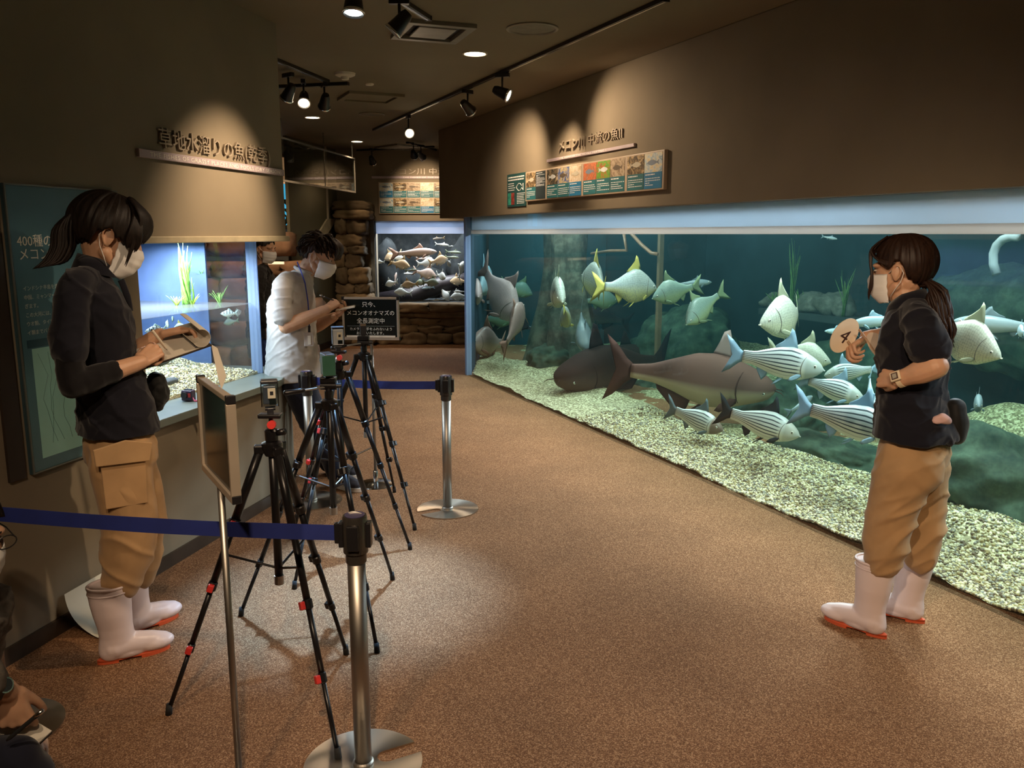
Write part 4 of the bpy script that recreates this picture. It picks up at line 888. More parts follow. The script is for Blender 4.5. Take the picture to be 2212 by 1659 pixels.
# watch
wc = Lw_.lerp(Le, .06); ax = (Le-Lw_).normalized()
A = frameM(wc, Vector((.2, .9, .35)).cross(ax), ax).to_3x3() if False else None
z_ = ax; x_ = (Vector((.25, .9, .3))-z_*Vector((.25, .9, .3)).dot(z_)).normalized(); y_ = z_.cross(x_); MW = Matrix((x_, y_, z_)).transposed().to_4x4(); MW.translation = wc
wt = thing('wristwatch', 'cream square-faced watch on the near wrist of the woman at the right', 'watch', P.W(wc)); wt.rotation_euler = (P.M @ MW).to_euler()
M_WATCH = mat('cream_resin', (.72, .60, .42), rough=.45)
m = MB(); m.lathe([(.0295, -.009), (.033, -.009), (.033, .009), (.0295, .009)], 32); m.build('strap', M_WATCH, wt, smooth=False, bevel=.001)
MB().box((.036, 0, 0), (.011, .036, .038)).build('case', M_WATCH, wt, bevel=.004); MB().box((.0425, 0, 0), (.001, .025, .024)).build('bezel', mat('watch_bezel', (.10, .06, .05), rough=.3), wt)
MB().box((.0432, 0, 0), (.001, .017, .015)).build('display', mat('watch_lcd', (.38, .36, .30), rough=.3), wt)
# hair: centre back bob tied low
m = hair_cap(H, {0: 34, 30: 22, 55: 2, 74: -14, 84: 6, 96: 0, 112: -38, 140: -52, 180: -56}, (.116, .094, .108), (-.018, 0, .030), 5)
m.build('hair', M_BROWNHAIR, e, smooth=True)
tie = J(2004, 612, 0); r = random.Random(8); m = MB(); paths = []
for k in range(120):
    a = r.random()*6.28; q = math.sqrt(r.random()); ox, oy = q*math.cos(a), q*math.sin(a); f = r.random()
    w1 = Vector((.006*r.uniform(-1, 1), .008*r.uniform(-1, 1), 0))
    paths.append([tie+Vector((.03+.016*ox, .018*oy, .014*ox)), tie+Vector((-.006+.020*ox, .026*oy, .016*ox)), J(2024+16*ox, 640, 0)+Vector((0, .048*oy, .02*ox))+w1, J(2034+20*ox, 675, 0)+Vector((0, .054*oy, 0))-w1, J(2040+18*ox, 706+14*f, 0)+Vector((0, .046*oy, 0))+w1*2, J(2046+13*ox, 728+26*f, 0)+Vector((0, .036*oy, 0))-w1])
strands(m, paths, .0072, 7); m.build('ponytail', M_BROWNHAIR, e, smooth=True)
MB().lathe([(.018, -.008), (.024, 0), (.018, .008)], 16, M=Matrix.Rotation(1.0, 3, 'Y'), c=tie).build('hair_tie', M_BLACKSL, e, smooth=True)
m = MB(); paths = []
for sg in (1, -1):
    for k in range(6):
        paths.append([H @ Vector((.062, sg*.034, .112)), H @ Vector((.082+.002*k, sg*.058, .082)), H @ Vector((.086+.001*k, sg*.070, .035)), H @ Vector((.080+.001*k, sg*.075, -.015)), H @ Vector((.082+.003*k, sg*.073, -.060-.005*k)), H @ Vector((.096, sg*.066, -.090-.004*k))])
    for k in range(14):
        paths.append([H @ Vector((.045, sg*.012, .130)), H @ Vector((.082, sg*(.032+.003*k), .090)), H @ Vector((.070, sg*(.070+.001*k), .056)), H @ Vector((.026, sg*.086, .036-.001*k)), H @ Vector((-.01, sg*.084, .030))])
strands(m, paths, .0042, 6); m.build('side_locks', M_BROWNHAIR, e, smooth=True)
# paddles (things of their own)
M_PAD = mat('paddle_face', (.84, .70, .52), rough=.6, var=.03); M_STICK = mat('paddle_stick', (.42, .27, .17), rough=.5)
pd = thing('paddle', 'round number paddle raised by the woman at the right', 'paddle', P.W(Pc))
up_ = (pt(1850, 690, P.W(Pc).y)-pt(1802, 758, P.W(Pc).y)).normalized(); vd = (Vector((0, 0, CAM_H))-P.W(Pc)).normalized(); pe = up_.cross(vd)
zn = (vd*.78+pe*.62).normalized(); Mp = frameM((0, 0, 0), up_.cross(zn), up_); pd.rotation_euler = Mp.to_euler()
m = MB(); m.prism([(.058*math.cos(2*PI*j/40), .079*math.sin(2*PI*j/40)) for j in range(40)], -.002, .002); m.build('disc', M_PAD, pd)
t = text('number', '4', mat('marker_ink', (.05, .02, .015), rough=.6), pd, Matrix.Translation((-.019, -.030, .0026)), .085, .0003); t['label'] = 'dark numeral 4'
Hd = Mp.inverted() @ (pt(1858, 775, P.W(Pc).y)-P.W(Pc)); MB().tube([Hd*.25+Vector((0, 0, -.004)), Hd*1.0], [.006, .006], 8).build('handle', M_STICK, pd)
fan = thing('paddle', 'second paddle seen edge-on between arm and chest of the woman at the right', 'paddle', P.W(J(1880, 735, -.06)))
a_, b_ = P.W(J(1856, 712, -.07))-fan.location, P.W(J(1905, 782, -.03))-fan.location
MB().tube([a_, b_], [.005, .004], 8).build('handle', M_STICK, fan)
m = MB(); dd = (b_-a_).normalized(); nn = Vector((.85, .35, .55)); nn = (nn-dd*nn.dot(dd)).normalized(); cc = a_.lerp(b_, .62)+nn*.03
q = [cc+dd*.075*math.cos(2*PI*j/30)+nn*.040*math.sin(2*PI*j/30) for j in range(30)]; th = dd.cross(nn)*.0015
m.add([p+th for p in q]+[p-th for p in q], [tuple(range(30)), tuple(range(30, 60))[::-1]]+[(j, 30+j, 30+(j+1) % 30, (j+1) % 30) for j in range(30)]); m.build('disc', mat('paddle_pale', (.62, .50, .40), rough=.5), fan)
# ---- young man in a white T-shirt leaning on the ledge
P = Person('young man in white T-shirt and dark jeans leaning on the ledge and taking notes', ph(690, 1042, 0), math.radians(4)); e = P.e; J = P.J
hc = J(690, 553, 0); H = headM(hc, -.12, .38, 0, 1.0)
nb = J(648, 600, 0)
sk = MB(); head_volumes(sk, H)
sk.limb([H @ Vector((-.03, 0, -.04)), J(662, 583, 0), nb], [.056, .053, .050])
sk.limb([nb, J(632, 670, 0), J(630, 750, 0), J(632, 810, 0)], [.05, .07, .07, .07], flat=1.2)
Rs, Re, Rw = J(612, 622, -.19), J(618, 706, -.24), J(706, 668, -.17)
Ls, Le, Lw_ = J(640, 622, .19), J(668, 712, .20), J(722, 684, .04)
sk.limb([nb, Rs, J(606, 665, -.23), Re], [.035, .042, .046, .042]); sk.limb([Re, Re.lerp(Rw, .35), Re.lerp(Rw, .8), Rw], [.043, .045, .034, .029])
sk.limb([nb, Ls, J(650, 670, .22), Le], [.035, .042, .046, .042]); sk.limb([Le, Le.lerp(Lw_, .35), Le.lerp(Lw_, .8), Lw_], [.042, .044, .034, .029])
hand(sk, Rw, J(728, 652, -.11)-Rw, Vector((-.2, -.75, .6)), 1, [(45, 55, 30), (58, 62, 35), (68, 66, 38), (76, 68, 38)], 1.0, ((30, 10, 15), .7), 2)
hand(sk, Lw_, J(752, 670, -.04)-Lw_, Vector((.1, .35, -.9)), 1, [(18, 30, 20), (20, 30, 20), (22, 32, 20), (24, 36, 20)], 1.0, ((45, 10, 10), .1), 4)
sk.remesh('body', M_SKIN, e, .0036, 3)
face_parts(e, H); face_mask(e, H)
def ring(px, py, half, wid, n=28, y=0, sh=.85):
    c = J(px, py, y); return [c+Vector((half*math.cos(2*PI*j/n), wid*math.copysign(abs(math.sin(2*PI*j/n))**sh, math.sin(2*PI*j/n)), 0)) for j in range(n)]
m = MB(); m.loft([ring(655, 584, .060, .064), ring(648, 594, .078, .10), ring(643, 604, .092, .14), ring(636, 620, .110, .19), ring(630, 650, .138, .205), ring(630, 690, .146, .198), ring(630, 730, .150, .195), ring(632, 770, .158, .205), ring(634, 800, .166, .212), ring(636, 818, .168, .214)])
m.limb([nb+Vector((0, 0, -.02)), J(626, 606, -.10), Rs, J(607, 655, -.226), J(610, 682, -.236)], [.055, .058, .062, .066, .070], n=18)
m.limb([nb+Vector((0, 0, -.02)), J(642, 606, .10), Ls, J(650, 655, .215), J(655, 680, .22)], [.055, .058, .062, .066, .070], n=18)
m.remesh('t_shirt', M_WHITET, e, .0075, 5, lambda me: shirt_fold(me, 47, .0065))
m = MB(); m.lathe([(.058, -.006), (.066, 0), (.066, .010), (.060, .016), (.055, .010)], 28, M=Matrix.Rotation(.35, 3, 'Y'), c=J(656, 585, 0)); m.build('collar', M_WHITET, e, smooth=True)
# legs: hips on the ledge, knees forward, feet out in front
m = MB(); m.loft([ring(636, 800, .135, .19), ring(640, 822, .138, .19), ring(646, 842, .12, .18)])
ra, la = P.I @ ph(735, 1050, 0)+Vector((-.02, 0, .075)), P.I @ ph(716, 1024, 0)+Vector((-.02, 0, .075))
m.limb([J(644, 830, -.10), J(672, 900, -.12), J(702, 965, -.12), ra+Vector((-.03, 0, .10)), ra], [.105, .088, .072, .066, .062], n=20)
m.limb([J(648, 830, .10), J(676, 900, .11), J(700, 960, .11), la+Vector((-.03, 0, .10)), la], [.105, .088, .072, .066, .062], n=20)
m.remesh('trousers', M_JEANS, e, .0075, 5, lambda me: pants_fold(me, 55, .007, .3))
M_SHOE = mat('trainer_knit', (.035, .036, .05), rough=.85, bump=.2, bscale=220); M_SHOEW = mat('trainer_foam', (.62, .60, .58), rough=.6); M_SHOEB = mat('trainer_heel', (.02, .035, .10), rough=.4)
def shoe(par, heel, toe):
    v = toe-heel; B = Matrix.Translation(heel) @ Matrix.Rotation(math.atan2(v.y, v.x), 4, 'Z'); m = MB()
    m.limb([(.045, 0, .058), (.11, 0, .062), (.17, 0, .050), (.235, 0, .042)], [.040, .042, .040, .030], n=16); m.ell((.20, 0, .042), (.072, .044, .030)); m.ell((.04, 0, .050), (.042, .036, .040)); m.limb([(.05, 0, .07), (.055, 0, .105)], [.042, .044])
    def post(me):
        n = len(me.vertices); co = np.empty(n*3); me.vertices.foreach_get('co', co); co = co.reshape(-1, 3); co[:, 2] = np.maximum(co[:, 2], .024); me.vertices.foreach_set('co', co.ravel()); me.update()
    o = m.remesh('shoe', M_SHOE, par, .005, 4, post); o.matrix_basis = B
    pr = [(.135+.143*math.cos(t), (.043+.008*math.cos(t))*math.sin(t)) for t in [2*PI*j/36 for j in range(36)]]
    MB().prism(pr, 0, .028).build('sole', M_SHOEW, o, bevel=.004)
    for k in range(3): MB().box((.10+.022*k, -.040, .058), (.007, .010, .035), Matrix.Rotation(.5, 3, 'Y')).build('stripe', M_SHOEW, o)
    for k in range(4): MB().tube([(.10+.022*k, -.022, .094-.008*k), (.11+.022*k, 0, .101-.009*k), (.10+.022*k, .022, .094-.008*k)], .0025, 6).build('lace', M_SHOEW, o, smooth=True)
shoe(e, P.I @ ph(716, 1047, 0), P.I @ ph(807, 1070, 0)); shoe(e, P.I @ ph(706, 1022, 0), P.I @ ph(792, 1038, 0))
# hair: tousled
m = hair_cap(H, {0: 34, 35: 20, 60: 4, 78: -6, 90: 0, 104: -14, 125: -44, 180: -52}, (.110, .090, .104), (-.016, 0, .034), 3, thick=.014)
m.build('hair', M_BROWNHAIR, e, smooth=True)
r = random.Random(5); m = MB(); paths = []
for k in range(190):
    A = r.uniform(-PI, PI); E_ = math.asin(r.uniform(-.35, 1)); front = math.cos(A)
    if front > .55 and E_ < .35: E_ = r.uniform(.4, 1.2)
    if front < .55 and front > -.35 and E_ < .12: E_ = r.uniform(.2, 1.1)
    d = Vector((math.cos(E_)*math.cos(A), math.cos(E_)*math.sin(A), math.sin(E_))); p0 = Vector((-.016+.100*d.x, .082*d.y, .034+.094*d.z))
    tg = Vector((.6 if front > -.2 else -.2, r.uniform(-.5, .5), -.55-.4*r.random())); tg = (tg-d*tg.dot(d)).normalized(); L = r.uniform(.035, .065)
    p1 = p0+d*.014+tg*L*.35; p2 = p0+d*.020+tg*L*.75+Vector((r.uniform(-.01, .01), r.uniform(-.012, .012), 0)); p3 = p0+d*.012+tg*L*1.15
    paths.append([H @ p0, H @ p1, H @ p2, H @ p3])
for k in range(26):
    t = k/25*2-1; y = .07*t; paths.append([H @ Vector((.05, y*.7, .125)), H @ Vector((.095, y, .105)), H @ Vector((.112, y*1.05+.006*math.sin(k*2), .065)), H @ Vector((.112, y*1.0+.012*math.sin(k*1.7), .022-.012*r.random()))])
strands(m, paths, .0085, 6); m.build('tousled_locks', M_BROWNHAIR, e, smooth=True)
# lanyard, badge, notebook, pen
M_LAN = mat('lanyard_blue', (.02, .03, .22), rough=.7); M_LAND = mat('lanyard_dark', (.015, .014, .02), rough=.7)
ln = thing('lanyard', 'blue lanyard with a clear badge around the neck of the man in white', 'lanyard', P.W(nb)); LI = P.I.copy(); off = P.M.inverted()
def WL(p): return P.W(p)-P.W(nb)
MB().tube([WL(J(642, 566, -.055)), WL(J(651, 588, -.095)), WL(J(659, 612, -.150)), WL(J(665, 650, -.170)), WL(J(668, 690, -.170)), WL(J(668, 708, -.170))], .007, 8, flat=.3).build('strap', M_LAN, ln, smooth=True)
MB().tube([WL(J(668, 590, .04)), WL(J(672, 640, -.02)), WL(J(670, 690, -.06)), WL(J(668, 706, -.08))], .007, 8, flat=.3).build('strap', M_LAND, ln, smooth=True)
MB().tube([WL(J(668, 704, -.170)), WL(J(668, 718, -.172))], .008, 8).build('clip', M_LAND, ln)
bd_ = WL(J(667, 733, -.185)); MB().box(bd_, (.055, .006, .085), Matrix.Rotation(.25, 3, 'Z')).build('badge_holder', mat('badge_plastic', (.45, .40, .36), rough=.2), ln, bevel=.002)
MB().box(bd_+Vector((.004, -.004, -.004)), (.018, .006, .055), Matrix.Rotation(.25, 3, 'Z')).build('badge_card', M_PAPER, ln)
nc = J(748, 666, -.075); nt = thing('notebook', 'small white notebook in the hand of the man in white', 'notebook', P.W(nc), 0); nt.rotation_euler = (math.radians(4), math.radians(-10), P.rz)
MB().box((0, 0, .004), (.115, .085, .008)).build('cover', M_PAPER, nt, bevel=.0015); MB().box((-.002, 0, .0088), (.108, .08, .002)).build('page', mat('note_page', (.80, .74, .64), rough=.8), nt)
pa, pb = P.W(J(693, 638, -.14)), P.W(J(742, 657, -.085)); pe_ = thing('pen', 'silver-topped pen in the hand of the man in white', 'pen', pa)
MB().tube([(0, 0, 0), (pb-pa)*.9, (pb-pa)], [.0045, .0045, .001], 8).build('barrel', M_DARKMETAL, pe_, smooth=True)
MB().ell((0, 0, 0), (.009, .006, .006)).build('cap', mat('chrome', (.8, .8, .8), rough=.15, metal=1), pe_, smooth=True); MB().ell((pa-pa)+(pb-pa)*.12, (.008, .005, .005)).build('clip', mat('chrome_clip', (.8, .8, .8), rough=.15, metal=1), pe_, smooth=True)

# ---- man in black behind the small tank
P = Person('man in black shirt and mask behind the small tank', pt(574, 900, 7.9)*Vector((1, 1, 0)) if False else Vector((pt(574, 600, 7.9).x, 7.9, 0)), math.radians(-12)); e = P.e; J = P.J
hc = J(572, 538, 0); H = headM(hc, -.1, .14, 0, 1.0); nb = J(566, 580, 0)
sk = MB(); head_volumes(sk, H); sk.limb([H @ Vector((-.03, 0, -.04)), J(566, 566, 0), nb], [.056, .055, .06])
sk.limb([nb, J(566, 640, 0), J(566, 715, 0)], [.05, .07, .07])
Rs, Re, Rw = J(560, 598, -.19), J(556, 660, -.24), J(580, 712, -.24); Ls, Le, Lw_ = J(574, 598, .19), J(572, 660, .24), J(590, 712, .23)
sk.limb([nb, Rs, Re], [.035, .042, .042]); sk.limb([Re, Rw], [.042, .03]); sk.limb([nb, Ls, Le], [.035, .042, .042]); sk.limb([Le, Lw_], [.042, .03])
hand(sk, Rw, (0.1, 0, -1), (0, -1, 0), 1, [(20, 25, 15)]*4, 1.0); hand(sk, Lw_, (0.1, 0, -1), (0, 1, 0), -1, [(20, 25, 15)]*4, 1.0)
sk.remesh('body', M_SKIN, e, .0045, 3); face_parts(e, H); face_mask(e, H)
m = MB(); m.loft([ring(565, 577, .062, .068), ring(564, 586, .085, .13), ring(565, 606, .118, .195), ring(566, 640, .132, .195), ring(567, 680, .132, .18), ring(568, 712, .136, .18), ring(568, 728, .138, .182)])
m.limb([nb, J(562, 590, -.12), Rs, Re], [.05, .056, .062, .058]); m.limb([Re, Re.lerp(Rw, .85)], [.058, .045]); m.limb([nb, J(570, 590, .12), Ls, Le], [.05, .056, .062, .058]); m.limb([Le, Le.lerp(Lw_, .85)], [.058, .045])
m.remesh('black_shirt', M_BLACKSH, e, .008, 4, lambda me: shirt_fold(me, 61, .010))
patch('collar', [J(570, 574, -.07), J(584, 590, -.05), J(580, 600, -.07), J(562, 588, -.10)], M_BLACKSH, e, .01); patch('collar', [J(578, 574, .05), J(590, 588, .03), J(586, 598, .05), J(574, 584, .07)], M_BLACKSH, e, .01)
m = MB(); m.loft([ring(568, 716, .115, .165), ring(568, 745, .12, .175), ring(568, 770, .11, .17)])
for y in (-.1, .1):
    k = J(568, 760, y); m.limb([k, Vector((k.x+.02, y, .48)), Vector((k.x, y, .10))], [.098, .078, .062], n=18)
m.remesh('jeans', cloth('blue_jeans', (.010, .014, .045)), e, .008, 4, lambda me: pants_fold(me, 66, .006))
shoe(e, Vector((-.07, -.10, 0)), Vector((.2, -.12, 0))); shoe(e, Vector((-.07, .10, 0)), Vector((.2, .12, 0)))
hair_cap(H, {0: 30, 40: 14, 62: 0, 80: 4, 95: 2, 110: -20, 135: -44, 180: -50}, (.106, .086, .100), (-.014, 0, .032), 6).build('hair', M_BLACKHAIR, e, smooth=True)
# ---- person sitting on the floor at the lower left, mostly outside the photo
P = Person('seated person in a face mask at the left photo edge writing on a raised knee', Vector((-1.72, 2.06, 0)), math.radians(-8)); e = P.e; J = P.J
hc = J(-78, 1152, .05); H = headM(hc, -.25, .22, 0, 1.0); nb = Vector((hc.x-.05, .03, hc.z-.22))
sk = MB(); head_volumes(sk, H); sk.limb([H @ Vector((-.03, 0, -.04)), nb], [.055, .06]); sk.limb([nb, Vector((nb.x-.12, 0, .28)), Vector((nb.x-.16, 0, .14))], [.05, .08, .08], flat=1.3)
Rw = J(14, 1494, -.10); Rs = Vector((nb.x-.01, -.17, nb.z-.05)); Re = J(-75, 1452, -.17)
Lw2 = Vector((nb.x+.02, .16, .22)); Ls = Vector((nb.x-.01, .17, nb.z-.05)); Le = Vector((Ls.x-.16, .25, .30))
sk.limb([nb, Rs, Re], [.035, .045, .043]); sk.limb([Re, Re.lerp(Rw, .4), Rw], [.043, .044, .029]); sk.limb([nb, Ls, Le], [.035, .045, .043]); sk.limb([Le, Le.lerp(Lw2, .4), Lw2], [.043, .044, .029])
kd = J(48, 1590, -.09); hand(sk, Rw, kd-Rw, Vector((.35, -.55, .75)), 1, [(40, 50, 30), (55, 58, 32), (62, 62, 35), (70, 64, 35)], 1.02, ((30, 10, 15), .6), 3)
hand(sk, Lw2, (1, -.2, -.2), (0, .4, .9), -1, [(20, 30, 20)]*4, 1.0, ((30, 10, 10), .3), 3)
sk.remesh('body', M_SKIN, e, .0042, 3); face_parts(e, H); face_mask(e, H)
M_GSH = mat('grey_check_shirt', (.10, .085, .07), rough=.9, var=.35, vscale=40, bump=.1, bscale=200)
m = MB(); rr = lambda c, a, b: [Vector(c)+Vector((a*math.cos(2*PI*j/24), b*math.sin(2*PI*j/24), 0)) for j in range(24)]
m.loft([rr(nb+Vector((0, 0, .01)), .065, .07), rr(nb+Vector((-.01, 0, -.05)), .11, .18), rr((nb.x-.12, 0, .36), .13, .18), rr((nb.x-.18, 0, .18), .14, .18), rr((nb.x-.18, 0, .10), .14, .18)]); m.limb([nb+Vector((0, -.08, -.03)), Rs, Re], [.055, .065, .06], n=16); m.limb([Re, Re.lerp(Rw, .55)], [.06, .050], n=16); m.limb([nb+Vector((0, .08, -.03)), Ls, Le], [.055, .065, .06], n=16); m.limb([Le, Le.lerp(Lw2, .85)], [.06, .045], n=16)
m.remesh('shirt', M_GSH, e, .008, 4, lambda me: shirt_fold(me, 71, .007))
kn = J(30, 1648, -.13)
m = MB(); hp = Vector((nb.x-.16, -.10, .12)); m.limb([hp, hp.lerp(kn, .5), kn], [.11, .09, .070], n=18); m.limb([kn, Vector((kn.x+.10, -.12, .09))], [.068, .055], n=18)
hp2 = Vector((nb.x-.16, .10, .12)); k2 = Vector((kn.x-.36, .16, .26)); m.limb([hp2, k2], [.11, .072], n=18); m.limb([k2, Vector((k2.x+.06, .14, .09))], [.07, .055], n=18); m.ell((nb.x-.18, 0, .11), (.14, .19, .11))
m.remesh('trousers', M_JEANS, e, .008, 4, lambda me: pants_fold(me, 77, .006, .3))
shoe(e, Vector((kn.x+.03, -.12, 0)), Vector((kn.x+.30, -.13, 0))); shoe(e, Vector((k2.x-.02, .14, 0)), Vector((k2.x+.25, .15, 0)))
hair_cap(H, {0: 34, 40: 16, 62: 0, 80: 2, 95: 0, 110: -22, 135: -44, 180: -50}, (.108, .088, .102), (-.014, 0, .033), 9).build('hair', M_BLACKHAIR, e, smooth=True)
m = MB(); 
for sg in (-1, 1): m.tube([H @ Vector((.112+.004*math.cos(a), sg*(.034+.026*math.cos(a)), .004+.019*math.sin(a))) for a in np.linspace(0, 2*PI, 17)], .0018, 6); m.tube([H @ Vector((.108, sg*.060, .010)), H @ Vector((.05, sg*.080, .008)), H @ Vector((-.015, sg*.083, .012))], .0018, 6)
m.build('glasses', M_DARKMETAL, e)
ax = (Re-Rw).normalized(); wc = Rw+ax*.035; x_ = Vector((.3, -.6, .75)); x_ = (x_-ax*x_.dot(ax)).normalized(); MW = Matrix((x_, ax.cross(x_), ax)).transposed().to_4x4(); MW.translation = wc
wt = thing('wristwatch', 'steel wristwatch on the wrist of the seated person at the lower left', 'watch', P.W(wc)); wt.rotation_euler = (P.M @ MW).to_euler()
MB().lathe([(.031, -.009), (.0345, -.009), (.0345, .009), (.031, .009)], 32).build('bracelet', M_CHROME if 'M_CHROME' in globals() else mat('steel_bracelet', (.6, .58, .55), rough=.25, metal=1), wt); MB().cyl((.033, 0, 0), (.043, 0, 0), .019, 28).build('case', mat('watch_steel', (.6, .58, .55), rough=.25, metal=1), wt, auto=40); MB().cyl((.043, 0, 0), (.0435, 0, 0), .0155, 28).build('dial', mat('watch_dial', (.03, .03, .035), rough=.2), wt)
pa, pb_ = P.W(J(14, 1600, -.17)), P.W(J(92, 1535, -.13)); pn = thing('pen', 'silver pen in the hand of the seated person at the lower left', 'pen', pa); d_ = pb_-pa
MB().tube([(0, 0, 0), d_*.1, d_*.8, d_], [.002, .005, .0055, .005], 10).build('barrel', mat('pen_black', (.02, .02, .02), rough=.3), pn, smooth=True); MB().tube([d_*.78, d_*1.02], [.0062, .0058], 10).build('cap', mat('pen_silver', (.7, .68, .65), rough=.2, metal=1), pn, smooth=True)
nb_ = thing('note_pad', 'white note pad under the hand of the seated person at the lower left', 'note pad', P.W(J(38, 1560, -.08))+Vector((0, .02, -.04)), P.rz); nb_.rotation_euler = (.1, .5, P.rz); MB().box((0, 0, 0), (.10, .08, .008)).build('pages', M_PAPER, nb_, bevel=.001); MB().box((0, 0, -.006), (.104, .084, .004)).build('cover', M_DARKMETAL, nb_)
# ================================================================== signs, boards and lettering on the walls
def wallframe(M, s, h, out):    # text frame on a wall: x along the wall, y up, z into the room
    x = M.to_3x3() @ Vector((1, 0, 0)); return frameM(M @ Vector((s, -out, h)), x, (0, 0, 1))
M_LETTER = mat('raised_letter', (.34, .28, .21), rough=.45, metal=.15, var=.05); M_BAR = mat('sign_bar', (.42, .34, .37), rough=.5, var=.05); M_WLET = mat('white_letter', (.85, .80, .72), rough=.6)
def headline(label, label2, M, s0, s1, h, size, body, bs0, bs1, bh0, bh1, btext, out=0, ts=(.04, .95)):
    t = thing('sign', label, 'sign', wallframe(M, s0, h, out).translation); I = t.matrix_basis.inverted()
    text('lettering', body, M_LETTER, t, I @ wallframe(M, s0, h, out+.007), size, .006, fit=s1-s0)
    b = thing('sign_bar', label2, 'sign', wallframe(M, bs0, bh0, out).translation); I = b.matrix_basis.inverted(); F = I @ wallframe(M, bs0, bh0, out)
    MB().box(((bs1-bs0)/2, (bh1-bh0)/2, .009), (bs1-bs0, bh1-bh0, .018)).xf(F).build('plate', M_BAR, b, bevel=.002)
    hh = bh1-bh0; L = bs1-bs0
    text('lettering', btext, M_WLET, b, F @ Matrix.Translation((L*ts[0], hh*.22, .0186)), hh*.78, .0006, fit=L*(ts[1]-ts[0]), space=1.1)
headline('raised Japanese letters of the dry-season fish sign above the small tank', 'grey English name bar under the raised letters above the small tank', LW, 4.103, 5.103, 2.004, .098, '草地水溜りの魚(乾季)', 3.955, 5.255, 1.94, 1.976, 'THE FISHES OF GRASSY PLACES AND POOLS (DRY SEASON)', ts=(.055, .97))
headline('raised Japanese letters of the river fish sign above the big tank', 'pale English name bar under the raised letters above the big tank', RT, 2.441, 3.479, 2.285, .092, 'メコン川 中流の魚II', 2.235, 3.668, 2.2045, 2.2285, 'THE FISHES OF THE MIDDLE MEKONG II', out=.05, ts=(.17, .73))
FW = frameM((0, FY, 0), (1, 0, 0), (0, 1, 0))
def fx(px): return far_x(px)
def fh(py): return pt(900, py, FY).z
headline('raised Japanese letters above the photo boards on the far wall', 'thin English name bar above the photo boards on the far wall', FW, fx(848), fx(1010), fh(376), .10, 'メコン川 中流の魚I', fx(812), fx(1030), fh(386), fh(380.5), 'THE FISHES OF THE MIDDLE MEKONG I', ts=(.3, .9))

# photo boards
def photo_mat(k):
    N = NT('fish_photo_%d' % k); p = N.n('BsdfPrincipled', i_Roughness=.32); tc = N.n('TexCoord'); mp = N.n('Mapping'); mp.inputs['Location'].default_value = (k*3.1, k*1.7, 0); N.l(tc, mp, 0, 0)
    nz = N.n('TexNoise', i_Scale=3.2, i_Detail=6.0, i_Roughness=.6, i_Distortion=1.2); N.l(mp, nz)
    pal = [[(.03, .02, .015), (.10, .07, .04), (.45, .32, .16), (.75, .60, .40)], [(.10, .22, .30), (.55, .66, .70), (.80, .72, .50), (.60, .45, .20)], [(.02, .02, .02), (.05, .05, .04), (.25, .18, .10), (.6, .5, .35)], [(.04, .06, .12), (.10, .16, .35), (.5, .40, .2), (.75, .62, .35)],
           [(.25, .18, .10), (.60, .45, .28), (.80, .70, .55), (.30, .10, .06)], [(.40, .05, .02), (.65, .20, .08), (.30, .12, .06), (.75, .45, .30)], [(.05, .20, .03), (.15, .35, .05), (.45, .12, .04), (.06, .05, .03)], [(.12, .09, .06), (.3, .22, .14), (.5, .4, .28), (.2, .15, .1)]][k % 8]
    r = N.ramp(nz, [(.28, pal[0]), (.45, pal[1]), (.58, pal[2]), (.72, pal[3])]); N.l(r, p); N.l(p, N.out); return N.m
PHOTO = [photo_mat(k) for k in range(8)]
M_TEAL = mat('teal_print', (.035, .16, .18), rough=.35, var=.15, vscale=5); M_TEALB = mat('blue_print', (.03, .20, .38), rough=.35, var=.1); M_INFO = mat('dark_print', (.035, .05, .055), rough=.4); M_PRINT = mat('white_print', (.80, .82, .80), rough=.5)
M_BFRAME = mat('board_frame', (.46, .36, .26), rough=.45, var=.05); M_FISHP = [mat('printed_fish_%d' % k, c, rough=.35) for k, c in enumerate([(.55, .50, .38), (.20, .25, .32), (.60, .62, .60), (.12, .09, .06)])]
def printed_fish(par, F, w, h, m_, flip=1):
    pr = [(.02, .5), (.12, .66), (.3, .80), (.48, .84), (.66, .70), (.80, .58), (.97, .82), (.92, .5), (.97, .2), (.80, .44), (.62, .30), (.4, .2), (.18, .32)]
    pts = [((x if flip > 0 else 1-x)*w, y*h) for x, y in pr]; pts = pts if flip < 0 else pts[::-1]
    m = MB(); m.add([(x, y, 0) for x, y in pts], [tuple(range(len(pts)))]); return m.xf(F).build('printed_fish', m_, par)
def panel(par, F, w, h, k, style='photo'):
    T = Matrix.Translation
    if style == 'info':
        o = MB().box((w/2, h/2, .001), (w, h, .002)).xf(F).build('text_panel', M_INFO, par); a, hh = .06, .88
    else:
        o = MB().box((w/2, h*.23, .001), (w, h*.46, .002)).xf(F).build('caption', M_TEALB if k % 5 == 4 else M_TEAL, par)
        q = MB().box((w/2, h*.73, .001), (w, h*.54, .002)).xf(F).build('photo', PHOTO[k % 8], par)
        printed_fish(q, F @ T((w*.14, h*.60, .0026)), w*.72, h*.26, M_FISHP[k % 4], 1 if k % 2 else -1); a, hh = .04, .36
    m = MB(); r = random.Random(k); y = h*(a+hh); n = 0
    while y > h*a and n < 12:
        th = h*(.030 if n else .045)/(1.6 if style == 'info' else 1); x = w*.07
        while x < w*(.9 if n else .6):
            L = w*r.uniform(.05, .16); m.box((x+L/2, y, .0024), (min(L, w*.94-x), th*.72, .0006)); x += L+w*.022
            if n > 1 and r.random() < .10: break
        y -= th*(2.1 if n else 2.4); n += 1
    o2 = m.xf(F).build('caption_text', M_PRINT, o); o2['kind'] = 'stuff'
